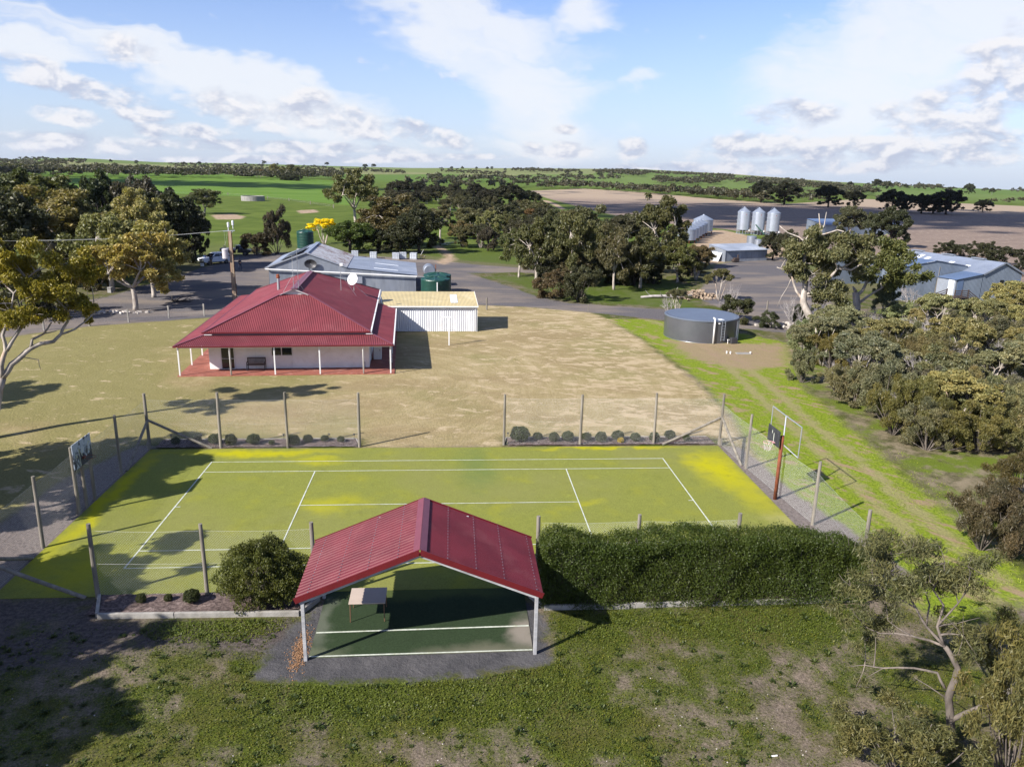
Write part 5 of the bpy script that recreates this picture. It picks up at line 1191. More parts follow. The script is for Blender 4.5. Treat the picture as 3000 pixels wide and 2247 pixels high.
    B('stair_stringer', MB().beam((2.25, -1.32, .85), (4.35, -1.32, -.05), .05, .22).beam((2.25, -.28, .85), (4.35, -.28, -.05), .05, .22), 'bench_wood')
    B('ramp', MB().slab([(.1, -.9, .93), (.1, -.1, .93), (-2.7, .3, .05), (-2.7, -.6, .05)], .08), 'bench_wood')
build_shearing_shed()
SHp = lambda a, b, z=0.0: gp(2600+a/5.53, 700+b/5.53, z)
b1 = SHp(740, 980); b2 = at_dist(2600+680/5.53, 700+500/5.53, b1[0]-1.5, b1[1]+1.5)
t = thing('wool_hoist', 'two green-grey poles joined by a crossbar in front of the shearing shed', 'hoist', b1, radians(20))
MB().tube([(0, 0, -.1), (.25, 0, 4.2)], .1, 10).build('pole', M['post_wood'], t); MB().tube([(-1.5, .6, -.1), (-1.35, .6, 4.2)], .1, 10).build('pole', M['post_wood'], t)
MB().beam((-1.5, .55, 3.55), (.3, 0, 3.4), .1).build('crossbar', M['rusty'], t); MB().tube([(-.6, .25, 3.4), (-.6, .25, 3.0)], .03, 6).box((-.6, .25, 2.95), (.14, .14, .2)).build('pulley', M['red_lens'], t)
# far blue-roofed shed behind the big gum
fs_ = gp(2100+775/2.458, 400+705/2.458)
t = thing('machinery_shed', 'pale blue-roofed machinery shed half hidden behind the white-limbed gum', 'shed', (fs_[0], fs_[1], 0), radians(8))
MB().corr([(0, 0, 0), (24, 0, 0), (24, 0, 2.6), (0, 0, 2.6)], (1, 0, 0), .3, .02).build('front_wall', M['shear_wall'], t)
MB().quad((0, 0, 0), (0, 9, 0), (0, 9, 3.6), (0, 0, 2.6)).build('end_wall', M['shear_wall'], t); MB().quad((24, 0, 0), (24, 9, 0), (24, 9, 3.6), (24, 0, 2.6)).build('end_wall', M['shear_wall'], t)
MB().corr([(-.3, -.3, 2.6), (24.3, -.3, 2.6), (24.3, 9, 3.7), (-.3, 9, 3.7)], (1, 0, 0), .3, .02).build('roof', M['blue_grey'], t)
# round concrete tank in the paddock
ct = (-87.6, 324.0); t = thing('concrete_tank', 'open round concrete stock tank on the green hillside', 'water tank', (ct[0], ct[1], 0))
MB().lathe((0, 0, -.2), [(5.0, 0), (5.0, 2.35), (4.8, 2.35), (4.8, 1.9), (.1, 1.9)], 48).build('wall', M['concrete'], t)
mb = MB()
for k_ in range(24): a = 2*pi*k_/24; mb.box((5.01*cos(a), 5.01*sin(a), 1.0), (.04, .05, 2.3), a)
mb.build('joint_ribs', M['concrete'], t)
# paddock fence with separate posts
W2p = lambda a, b: gp(700+a/2.94933, 400+b/2.94933); W1p = lambda a, b: gp(a/2.94933, 400+b/2.94933)
pf = [W1p(1495, 497), W1p(1970, 510), W2p(248, 540), W2p(433, 560), W2p(618, 588), W2p(818, 620)]
t = thing('paddock_fence', 'distant post-and-wire fence across the green paddock below the stock tank', 'fence', (pf[0][0], pf[0][1], 0))
mb = MB()
for i, p in enumerate(pf):
    MB().box((p[0]-pf[0][0], p[1]-pf[0][1], .65), (.3, .3, 1.5)).build('post', M['post_wood'], t)
    if i:
        for z in (.5, 1.0): mb.tube([(pf[i-1][0]-pf[0][0], pf[i-1][1]-pf[0][1], z), (p[0]-pf[0][0], p[1]-pf[0][1], z)], .012, 3, False)
mb.build('wires', M['wire'], t)
def gate(p, rz, L, label):
    t = thing('farm_gate', label, 'gate', p, rz)
    mb = MB()
    for z in (.3, .6, .9, 1.2): mb.tube([(0, 0, z), (L, 0, z)], .03, 6)
    mb.tube([(0, 0, .3), (0, 0, 1.2)], .03, 6).tube([(L, 0, .3), (L, 0, 1.2)], .03, 6).tube([(0, 0, .3), (L, 0, 1.2)], .025, 6).build('frame', M['galv_new'], t)
    for x in (-.15, L+.15): MB().tube([(x, 0, -.1), (x, 0, 1.45)], .12, 8).build('post', M['bark_dark'], t)
gate(W2p(1745, 945), radians(-12), 4.2, 'pale steel farm gate at the start of the dirt track')
W3p = lambda a, b: gp(1400+a/2.94933, 400+b/2.94933)
gate(W3p(1210, 755), radians(5), 4.2, 'dark tube gate beside the ploughed paddock')
# ---------------------------------------------------------------- vegetation
FOL = M['foliage']
def unit(n, rs):
    v = rs.normal(size=(n, 3)); return v/np.linalg.norm(v, axis=1)[:, None]
def leaf_quads(P, rs, ln, wd, droop=0.3, jit=.35):
    n = len(P); a = unit(n, rs); a[:, 2] -= droop*2; a /= np.linalg.norm(a, axis=1)[:, None]
    b = np.cross(a, unit(n, rs)); b /= np.linalg.norm(b, axis=1)[:, None]+1e-9
    L = ln*(1-jit+2*jit*rs.rand(n))[:, None]*.5; W_ = wd*(1-jit+2*jit*rs.rand(n))[:, None]*.5
    V = np.stack([P-a*L, P+b*W_-a*L*.15, P+a*L, P-b*W_-a*L*.15], 1).reshape(-1, 3)
    F = np.arange(4*n).reshape(n, 4)
    return V, F
def clump_points(c, r, n, rs, flat=.75, shell=.45, top=.25):
    d = unit(n, rs); d[:, 2] += top; d /= np.linalg.norm(d, axis=1)[:, None]
    lump = 1+.28*np.sin(d[:, 0]*7+c[0]*3)*np.sin(d[:, 1]*6+c[1]*5)*np.sin(d[:, 2]*5+c[2])
    rad = rs.rand(n)**shell*r*lump
    return np.array(c)+d*rad[:, None]*np.array([1, 1, flat])
def crown_arrays(clumps, rs, per, ln, wd, droop=.3, flat=.75, tint=.25, shell=.45):
    Vs, Fs, R_, T_ = [], [], [], []; o = 0
    clumps = [((c[0]+o_[0], c[1]+o_[1], c[2]+o_[2]*.8), r*rs.uniform(.42, .68)) for c, r in clumps for o_ in rs.normal(0, .48*r, (3, 3))]; per = per/2.2
    rmean = np.mean([c[1] for c in clumps])
    for c, r in clumps:
        n = max(20, int(per*(r/rmean)**2)); P = clump_points(c, r, n, rs, flat, shell)
        V, F = leaf_quads(P, rs, ln, wd, droop); Vs.append(V); Fs.append(F+o); o += len(V)
        k_ = np.clip(rs.normal(.5, .22, n)+rs.normal(0, .12), 0, 1); R_.append(np.repeat(k_, 4))
        tt = np.clip(rs.rand()*tint*1.6+rs.normal(0, .15, n)+(rs.rand(n) < .06)*.8*tint, 0, 1); T_.append(np.repeat(tt, 4))
    return np.concatenate(Vs), np.concatenate(Fs), dict(rnd=np.concatenate(R_), tint=np.concatenate(T_))
def bez(p, q, rs, bend=.18, n=5, up=.0):
    p = np.array(p, float); q = np.array(q, float); L = np.linalg.norm(q-p); m = (p+q)/2+rs.normal(0, bend*L*.5, 3)+np.array([0, 0, up*L])
    return [tuple((1-s)**2*p+2*s*(1-s)*m+s*s*q) for s in np.linspace(0, 1, n)]
class Proto: pass
def make_proto(seed, kind):
    rs = np.random.RandomState(seed); p = Proto(); p.kind = kind; tb = MB(); cl = []; bark = 'bark_grey'
    if kind == 'gum':
        H, R_ = 10., 4.6; fh = H*rs.uniform(.2, .32); lean = rs.normal(0, .35, 2); fork = (lean[0], lean[1], fh); bark = 'bark_pale'
        tb.tube(bez((0, 0, -.15), fork, rs, .12), np.linspace(.30, .22, 5), 8)
        nl = rs.randint(4, 6); tips = []
        for i in range(nl):
            a = 2*pi*i/nl+rs.uniform(-.4, .4); rr = R_*rs.uniform(.25, .6); e = (rr*cos(a), rr*sin(a), H*rs.uniform(.5, .72))
            tb.tube(bez(fork, e, rs, .2, 6, .05), np.linspace(.17, .08, 6), 6); tips.append(e)
        n = rs.randint(30, 36)
        for i in range(n):
            a = i*2.4+rs.uniform(-.3, .3); q = sqrt((i+.5)/n)*.84; rr = R_*q
            z = H*(.42+.47*(1-q*q))+rs.normal(0, .05*H)
            if rs.rand() < .38: z -= H*rs.uniform(.1, .28)
            z = max(z, H*.24); c = (rr*cos(a), rr*sin(a), z); r_ = R_*rs.uniform(.22, .36); cl.append((c, r_))
            e = tips[int(np.argmin([np.hypot(c[0]-t_[0], c[1]-t_[1]) for t_ in tips]))]
            tb.tube(bez(e, c, rs, .25, 4), np.linspace(.075, .025, 4), 5, False)
        V, F, at = crown_arrays(cl, rs, 420, .40, .19, .35, .74, .18)
    elif kind == 'dark':
        H, R_ = 8., 4.0; tb.tube(bez((0, 0, -.15), (rs.normal(0, .2), rs.normal(0, .2), H*.75), rs, .06), np.linspace(.30, .08, 5), 7); bark = 'bark_dark'
        n = 52
        for i in range(n):
            a = i*2.4; q = sqrt((i+.5)/n)*.86; zt = (.22+.66*sqrt(max(0, 1-q*q)))
            z = H*(zt if rs.rand() < .55 else rs.uniform(.14, zt)); c = (R_*q*cos(a), R_*q*sin(a), z); cl.append((c, R_*rs.uniform(.18, .30)))
            if i % 2: tb.tube(bez((0, 0, z*.55), c, rs, .12, 4), np.linspace(.08, .02, 4), 5, False)
        V, F, at = crown_arrays(cl, rs, 300, .36, .17, .1, .88, .12)
    elif kind == 'mallee':
        H, R_ = 6., 3.2; n = rs.randint(5, 8)
        for i in range(n):
            a = 2*pi*i/n+rs.uniform(-.3, .3); q = rs.uniform(.35, .7); f = (q*R_*.6*cos(a), q*R_*.6*sin(a), H*.55)
            tb.tube(bez((.1*cos(a), .1*sin(a), -.1), f, rs, .12, 6), np.linspace(.12, .06, 6), 6)
            for j in range(4):
                aa = a+rs.uniform(-.9, .9); qq = min(.95, q+rs.uniform(-.35, .4)); c = (R_*qq*cos(aa), R_*qq*sin(aa), H*(.88-.22*qq*qq)+rs.normal(0, .2))
                tb.tube(bez(f, c, rs, .15, 4), np.linspace(.05, .018, 4), 4, False); cl.append((c, R_*rs.uniform(.20, .32)))
        cl.append(((0, 0, H*.9), R_*.3)); bark = 'bark_pale'
        V, F, at = crown_arrays(cl, rs, 520, .26, .11, .3, .6, .2)
    elif kind == 'bush':
        H, R_ = 3., 2.0; n = 22
        for i in range(n):
            a = i*2.4; q = sqrt((i+.5)/n)*.85; zt = .25+.6*sqrt(max(0, 1-q*q)); z = H*(zt*rs.uniform(.8, 1.22) if rs.rand() < .6 else rs.uniform(.1, zt)); c = (R_*q*cos(a)*rs.uniform(.8, 1.15), R_*q*sin(a)*rs.uniform(.8, 1.15), z); cl.append((c, R_*rs.uniform(.22, .36)))
            if i % 2 == 0: tb.tube(bez((.1*cos(a), .1*sin(a), -.05), c, rs, .12, 4), np.linspace(.045, .012, 4), 4, False)
        V, F, at = crown_arrays(cl, rs, 480, .16, .075, .2, .88, .2)
    elif kind == 'narrow':
        H, R_ = 3., 2.0; n = 20
        for i in range(n):
            a = i*2.4; q = sqrt((i+.5)/n)*.85; zt = .25+.6*sqrt(max(0, 1-q*q)); z = H*(zt*rs.uniform(.8, 1.22) if rs.rand() < .6 else rs.uniform(.1, zt)); c = (R_*q*cos(a)*rs.uniform(.8, 1.15), R_*q*sin(a)*rs.uniform(.8, 1.15), z); cl.append((c, R_*rs.uniform(.22, .36)))
            tb.tube(bez((.1*cos(a), .1*sin(a), -.05), c, rs, .12, 4), np.linspace(.05, .012, 4), 4, False)
        V, F, at = crown_arrays(cl, rs, 620, .17, .034, .35, .95, .22)
    elif kind == 'ball':
        H, R_ = 1., .5; d = unit(2600, rs); d[:, 2] = np.where(d[:, 2] < -.6, -d[:, 2], d[:, 2])
        lump = 1+.10*np.sin(d[:, 0]*6+seed)*np.sin(d[:, 1]*5)+.06*np.sin(d[:, 2]*9+seed)
        P = d*(.42+.07*rs.rand(2600))[:, None]*lump[:, None]*np.array([1, 1, .95])+np.array([0, 0, .48]); V, F = leaf_quads(P, rs, .10, .05, 0)
        at = dict(rnd=np.repeat(np.clip(rs.normal(.5, .22, 2600), 0, 1), 4), tint=np.repeat(np.clip(rs.normal(.1, .1, 2600), 0, 1), 4))
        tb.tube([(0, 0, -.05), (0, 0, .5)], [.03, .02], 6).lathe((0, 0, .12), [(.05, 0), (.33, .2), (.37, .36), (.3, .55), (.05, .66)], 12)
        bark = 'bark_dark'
    elif kind == 'dead':
        H, R_ = 3., 2.
        def grow(p0, d, L, r_, lev):
            q = p0+d*L; tb.tube(bez(p0, q, rs, .16, 4), np.linspace(r_, r_*.6, 4), 4 if lev < 2 else 3, False)
            if lev < 3:
                for _ in range(rs.randint(3, 5)):
                    dd = d+rs.normal(0, .5, 3); dd[2] += .15; dd /= np.linalg.norm(dd); grow(p0+d*L*rs.uniform(.5, 1), dd, L*rs.uniform(.5, .75), r_*.55, lev+1)
        for i in range(6):
            a = 2*pi*i/6+rs.uniform(-.4, .4); d = np.array([cos(a)*.7, sin(a)*.7, rs.uniform(.6, 1.1)]); grow(np.array([0, 0, -.05]), d/np.linalg.norm(d), 1.25, .05, 0)
        bark = 'twig_grey'; V = None
    p.H, p.R, p.trunk = H, R_, None
    o = tb.build('trunk', M[bark], smooth=True); p.trunk = o.data; bpy.data.objects.remove(o)
    p.crown = None
    if V is not None:
        o = raw_mesh('crown', V, F, FOL, attrs=at); p.crown = o.data; bpy.data.objects.remove(o)
    return p
PR = {k_: [make_proto(s_, k_) for s_ in range(a_, a_+n_)] for k_, a_, n_ in (('gum', 10, 5), ('dark', 30, 3), ('mallee', 40, 4), ('bush', 50, 4), ('narrow', 60, 3), ('ball', 70, 3), ('dead', 80, 3))}
NAMES = dict(gum='gum_tree', dark='dark_tree', mallee='mallee_tree', bush='scrub_bush', narrow='scrub_bush', ball='clipped_shrub', dead='dead_bush')
CATS = dict(gum='tree', dark='tree', mallee='tree', bush='bush', narrow='bush', ball='shrub', dead='bush')
_cnt = {}
def plant(kind, x, y, h, r, col, label, group=None, z=0.0, idx=None, name=None, cat=None, shape=None):
    L = PR[kind]; i = _cnt.get(kind, 0) if idx is None else idx; _cnt[kind] = i+1; p = L[i % len(L)]
    t = thing(name or NAMES[kind], label, cat or CATS[kind], (x, y, z), rnd.uniform(0, 6.28), group)
    t.scale = (r/p.R, r/p.R*rnd.uniform(.92, 1.08), h/p.H)
    o = bpy.data.objects.new('trunk' if kind != 'dead' else 'branches', p.trunk); COL.objects.link(o); o.parent = t
    if p.crown:
        o = bpy.data.objects.new('crown', p.crown); COL.objects.link(o); o.parent = t
        v = rnd.uniform(.85, 1.15)*(1.42 if kind in ('gum', 'dark', 'mallee') else 1.05); o.color = (col[0]*v*rnd.uniform(.95, 1.05), col[1]*v, col[2]*v*rnd.uniform(.9, 1.1), 1)
    return t
OLIVE = (.115, .115, .046); DKOL = (.068, .074, .032); DARK = (.034, .038, .020); BROWN = (.11, .085, .036); GREY = (.080, .078, .048); TAN = (.165, .145, .058); GREEN = (.050, .070, .016)
CRP = dict(W1=(0, 400, 2.94933), W2=(700, 400, 2.94933), W3=(1400, 400, 2.94933), W4=(2100, 400, 2.45778), E8=(2300, 650, 2.47286), F8=(2000, 1500, 2.212), Y=(0, 640, 3.18529), c4=(2100, 1100, 2.45778))
def cp(c, x, y): o = CRP[c]; return o[0]+x/o[2], o[1]+y/o[2]
TALL = dict(bush=1.18, narrow=1.2, dark=1.06, mallee=1.06)
WIDE = dict(gum=.97, dark=1.05, mallee=1.1, bush=1.15, narrow=1.15)
def T(kind, c, bx, by, ty, hw, col, label, group=None, idx=None, **kw):
    """tree from the photo: foot (bx,by), top ty, half width hw, all in pixels of crop c; the foot stands on the ground"""
    X, Y_ = cp(c, bx, by); b = gp(X, Y_); top = at_dist(*cp(c, bx, ty), b[0], b[1]); d = np.linalg.norm(np.array(b)-CAM)
    return plant(kind, b[0], b[1], max(.4, float(top[2]))*TALL.get(kind, 1.0), hw*WIDE.get(kind, 1.0)/CRP[c][2]*d/FPX, col, label, group, idx=idx, **kw)

G1 = 'gums on the left of the yard'
T('gum', 'W1', 1170, 1500, 830, 330, (.175, .148, .050), 'twin-trunked gum with ochre crown nearest the road on the left', G1, 0)
T('gum', 'W1', 1330, 1390, 700, 300, TAN, 'pale twin-stemmed gum just behind the ochre-crowned one', G1, 1)
T('gum', 'W1', 970, 1335, 640, 320, OLIVE, 'dark-trunked gum left of the twin-trunked ochre gum', G1, 2)
T('gum', 'W1', 520, 1200, 470, 380, (.135, .120, .045), 'broad gum with many white limbs above the yellow-crowned tree', G1, 3)
T('gum', 'W1', 1240, 1180, 480, 270, (.155, .140, .056), 'tall gum with lit tan top in the middle of the left grove', G1, 4)
T('dark', 'W1', 60, 1300, 490, 300, DARK, 'near-black tree at the left edge of the photo', G1)
T('dark', 'W1', 300, 1000, 330, 330, DKOL, 'big dull tree rising behind the white-limbed gum', G1)
T('dark', 'W1', 930, 1080, 370, 200, (.032, .042, .022), 'dark blue-green pine-like tree in the back of the left grove', G1)
T('dark', 'W1', 1240, 1080, 375, 210, (.05, .045, .032), 'brownish dense tree at the back right of the left grove', G1)
T('dark', 'W1', 1480, 1150, 500, 240, DARK, 'dense black-green tree on the right side of the left grove', G1)
T('dark', 'W1', 1690, 1055, 610, 120, DARK, 'narrow dark tree at the right end of the left grove', G1)
T('bush', 'W1', 1620, 1080, 800, 130, DARK, 'dark bush at the foot of the right end of the left grove', G1)
T('dark', 'W1', 700, 1180, 560, 200, DKOL, 'shaded tree between the white-limbed and tan-topped gums', G1)
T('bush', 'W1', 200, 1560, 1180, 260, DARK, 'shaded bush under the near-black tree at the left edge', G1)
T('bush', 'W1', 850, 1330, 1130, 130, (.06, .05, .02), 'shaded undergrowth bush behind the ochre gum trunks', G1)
T('gum', 'W1', 1765, 670, 445, 140, DKOL, 'lone spreading tree on the green paddock left of the stock tank', None, 2)
T('gum', 'W1', 105, 372, 225, 110, DKOL, 'distant white-trunked tree at the upper left edge', None, 1)
T('dark', 'W1', 2130, 392, 290, 55, DKOL, 'small dark tree alone at the top of the bright green field', None)
G2 = 'row of paddock trees beyond the bright crop'
T('gum', 'W2', 65, 390, 290, 60, DKOL, 'leftmost paddock tree beyond the bright crop', G2); T('mallee', 'W2', 172, 398, 290, 70, BROWN, 'reddish flat-topped tree beyond the bright crop', G2)
T('gum', 'W2', 328, 402, 245, 75, OLIVE, 'taller olive tree with pale trunk beyond the bright crop', G2); T('gum', 'W2', 455, 400, 250, 85, DKOL, 'dark leaning tree right of the taller olive one beyond the crop', G2)
T('dark', 'W2', 450, 418, 335, 80, DARK, 'low black bushy tree in front of the paddock tree row', G2); T('dark', 'W2', 640, 382, 310, 60, DKOL, 'rounded grey tree toward the right of the paddock tree row', G2)
G3 = 'trees behind the iron shed'
T('bush', 'W2', 330, 1015, 715, 115, (.058, .052, .036), 'grey-brown tall bush left of the raised green tank', G3); T('bush', 'W2', 150, 1022, 870, 125, (.06, .048, .028), 'low brown bush beside the parked ute', G3)
T('gum', 'W2', 1010, 750, 300, 215, DKOL, 'tall open gum with white limbs standing before the green field', G3, 4)
T('gum', 'W2', 1310, 960, 520, 270, (.075, .062, .030), 'wide rust-tinged gum with white fork behind the shed', G3, 3)
T('dark', 'W2', 960, 1000, 745, 200, GREEN, 'wide dark green wattle bush behind the shed ridge', G3); T('dark', 'W2', 1200, 1000, 820, 130, DARK, 'deep shaded bush between green wattle and dark scrub', G3)
T('dark', 'W2', 1560, 1010, 640, 190, DARK, 'very dark tall shrub behind the white totes', G3); T('dark', 'W2', 1400, 1010, 790, 150, DARK, 'very dark low shrub behind the close pair of totes', G3)
T('gum', 'W2', 1920, 948, 740, 110, (.125, .105, .050), 'small pale tan gum beside the farm gate', G3); T('gum', 'W2', 1740, 890, 590, 150, (.07, .066, .034), 'rounded dull gum behind the farm gate', G3); T('gum', 'W2', 2010, 850, 605, 160, (.085, .085, .042), 'grey-green gum behind the pale tan gum', G3)
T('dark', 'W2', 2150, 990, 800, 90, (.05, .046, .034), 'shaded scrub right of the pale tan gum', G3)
yw = T('mallee', 'W2', 740, 935, 725, 125, (.66, .52, .010), 'bright yellow flowering wattle beside the raised green tank', None, 1, name='flowering_wattle')
ORD = ('first second third fourth fifth sixth seventh eighth ninth tenth eleventh twelfth thirteenth fourteenth fifteenth sixteenth seventeenth eighteenth nineteenth twentieth'.split()+['twenty-'+q for q in 'first second third fourth fifth sixth'.split()])
G4 = 'dark pines across the middle distance'
for i, (c, bx, by, ty, hw) in enumerate(sorted((('W2', 1390, 560, 385, 110), ('W2', 1540, 545, 400, 90), ('W2', 1700, 555, 420, 95), ('W2', 1600, 570, 470, 110), ('W2', 1860, 560, 415, 70), ('W2', 2040, 590, 410, 75), ('W2', 1950, 600, 470, 110), ('W2', 2150, 610, 460, 90), ('W2', 1440, 580, 470, 120), ('W3', 60, 590, 480, 90)), key=lambda q: cp(q[0], q[1], 0)[0])):
    T('dark', c, bx, by, ty, hw, (.026, .026, .017), 'blackish rounded pine behind the shed trees, %s from the left in its row' % ORD[i], G4)
T('dark', 'W3', 275, 628, 420, 130, (.026, .028, .018), 'largest of the dark spreading pines in the green hollow', None); T('dark', 'W3', 440, 622, 480, 110, DARK, 'right one of the dark pines in the green hollow with long shadow', None); T('dark', 'W3', 150, 606, 455, 110, DARK, 'left one of the dark pines in the green hollow', None)
rs9 = np.random.RandomState(19)
for (x0, x1, y0, y1, n, hlo, hhi, lb, gr) in ((1100, 1290, 640, 722, 12, 4, 7, 'one of the mixed trees packed between the shed gums and the dark pines', 'tree mass behind the shed'), (1330, 1620, 640, 740, 26, 4, 8, 'one of the mixed trees packed between the dark pines and the middle grove', 'tree mass left of the middle grove'), (1120, 1500, 585, 640, 16, 4, 7, 'one of the scattered trees on the green slope below the dark pines', 'trees on the green slope'), (-40, 330, 560, 720, 18, 5, 9, 'one of the dull trees crowded behind the left grove', 'tree mass behind the left grove'), (1640, 1900, 700, 790, 10, 5, 8, 'one of the trees crowded behind the middle grove', 'trees behind the middle grove')):
    for i in range(n):
        X, Y_ = rs9.uniform(x0, x1), rs9.uniform(y0, y1); b = gp(X, Y_); hh = rs9.uniform(hlo, hhi)
        plant(('gum', 'dark', 'gum', 'mallee')[rs9.randint(0, 4)], b[0], b[1], hh, hh*rs9.uniform(.48, .62), ((.06, .06, .03), (.045, .045, .026), (.075, .068, .036), (.034, .036, .02))[rs9.randint(0, 4)], lb, gr)
G5 = 'grove in the middle of the yard'
T('gum', 'W3', 500, 1255, 690, 230, (.060, .066, .028), 'gum with bare white lower limbs at the left front of the middle grove', G5, 0)
T('gum', 'W3', 355, 1218, 760, 170, DKOL, 'stub-trunked gum at the far left of the middle grove', G5, 1)
T('gum', 'W3', 800, 1290, 640, 220, (.068, .068, .030), 'bulky olive gum in the centre front of the middle grove', G5, 2)
T('gum', 'W3', 1175, 1325, 790, 180, (.070, .066, .032), 'gum with one curved white trunk in the middle grove', G5, 3)
T('gum', 'W3', 1400, 1310, 880, 210, (.050, .052, .020), 'low dark gum with forked trunk right of the curved white trunk', G5, 4)
T('gum', 'W3', 1560, 1150, 505, 255, (.058, .060, .026), 'tallest gum at the back right of the middle grove', G5, 0)
T('gum', 'W3', 1720, 1262, 930, 180, (.065, .066, .020), 'yellow-green gum leaning right at the end of the middle grove', G5, 1)
T('mallee', 'W3', 1880, 1240, 960, 130, (.070, .056, .028), 'brown spreading tree at the right end of the middle grove', G5, 2)
T('gum', 'W3', 960, 1150, 615, 230, (.066, .068, .034), 'grey-olive gum at the top centre of the middle grove', G5, 3)
T('gum', 'W3', 640, 1080, 650, 170, (.060, .064, .030), 'gum behind the white-limbed one in the middle grove', G5, 4); T('gum', 'W3', 1060, 1230, 760, 160, (.052, .054, .024), 'shaded gum filling the middle of the grove', G5, 2)
T('bush', 'W3', 650, 1400, 1200, 160, (.085, .062, .032), 'rusty brown bush left of a pair at the front of the grove', G5); T('bush', 'W3', 870, 1425, 1175, 150, (.055, .056, .026), 'green-brown bush right of a pair at the front of the grove', G5)
T('gum', 'W3', 90, 950, 625, 120, OLIVE, 'gum with crooked white limbs left of the middle grove', None, 1); T('gum', 'W3', 250, 900, 660, 120, DKOL, 'dark gum behind the crooked white limbs', None, 4)
T('mallee', 'W3', 470, 830, 640, 125, (.085, .050, .020), 'bare purple-stemmed mallee with thin rusty top', None, 3); T('dead', 'W3', 260, 960, 780, 140, GREY, 'purple-grey leafless thicket left of the middle grove', None)
G6 = 'black paddock trees on the worked field'
for (bx, by, ty, hw, lb) in ((315, 478, 328, 75, 'leftmost black round tree at the field edge'), (485, 492, 335, 92, 'black tree second from left at the field edge'), (800, 512, 355, 88, 'black tree with pale forked trunk at the field edge'), (985, 512, 398, 66, 'smaller black tree right of the forked-trunk one'), (1260, 545, 395, 90, 'tree with leaning trunk at the left of the field clump'), (1350, 545, 420, 55, 'small tree tucked beside the leaning one on the field'), (1470, 556, 420, 75, 'left tree of the tight dark group on the field'), (1555, 556, 440, 75, 'middle tree of the tight dark group on the field'), (1650, 563, 390, 100, 'tallest tree at the right of the tight dark group'), (1912, 546, 458, 52, 'lone small tree on the field at the far right')):
    T('dark', 'W4', bx, by, ty, hw, (.020, .022, .013), lb, G6)
T('dark', 'W4', 1240, 800, 530, 125, DARK, 'dense dark tree behind the shearing shed roof', None); T('gum', 'W4', 950, 760, 490, 120, (.052, .054, .030), 'grey gum top behind the white-limbed gum', None, 2); T('dark', 'W4', 1120, 790, 555, 75, DARK, 'dark tree left of the dense one behind the shearing shed', None)
T('bush', 'W4', 1640, 862, 780, 65, DARK, 'left half of the dark bush pair over the shearing shed ridge', None); T('bush', 'W4', 1750, 868, 790, 70, DARK, 'right half of the dark bush pair over the shearing shed ridge', None); T('bush', 'W4', 1910, 915, 785, 80, DARK, 'left dark bush above the shearing shed gable', None); T('bush', 'W4', 2040, 925, 815, 85, DARK, 'right dark bush above the shearing shed gable', None); T('bush', 'W4', 2195, 1010, 880, 50, DARK, 'dark bush at the right edge beyond the shearing shed', None)
T('dark', 'W4', 400, 890, 700, 90, (.034, .036, .02), 'dark bush right of the low iron shed', None); T('dark', 'W4', 510, 905, 690, 80, (.04, .038, .024), 'second dark bush right of the low iron shed', None)
G7 = 'scrub by the steel tank'
T('mallee', 'W3', 1720, 1530, 1330, 100, (.06, .058, .028), 'thin grey-green bush just behind the steel tank', G7); T('dead', 'W3', 1640, 1520, 1330, 90, GREY, 'leafless bush just behind the steel tank', G7)
T('mallee', 'W3', 2080, 1420, 1160, 110, (.085, .08, .036), 'feathery mallee on the yard edge behind the steel tank', G7); T('dead', 'W3', 2160, 1520, 1200, 110, GREY, 'big leaning leafless tree behind the steel tank', G7)
T('bush', 'W4', 130, 1330, 1190, 120, (.04, .046, .02), 'dark green bush right of the steel tank', G7); T('bush', 'W4', 370, 1375, 1280, 80, (.045, .055, .028), 'low bluish bush beyond the steel tank', G7); T('dead', 'W4', 540, 1400, 1060, 110, GREY, 'leafless twiggy tree left of the white-limbed gum', G7)
T('bush', 'W4', 600, 1370, 1240, 70, (.04, .05, .022), 'green bush at the left foot of the white-limbed gum', G7)

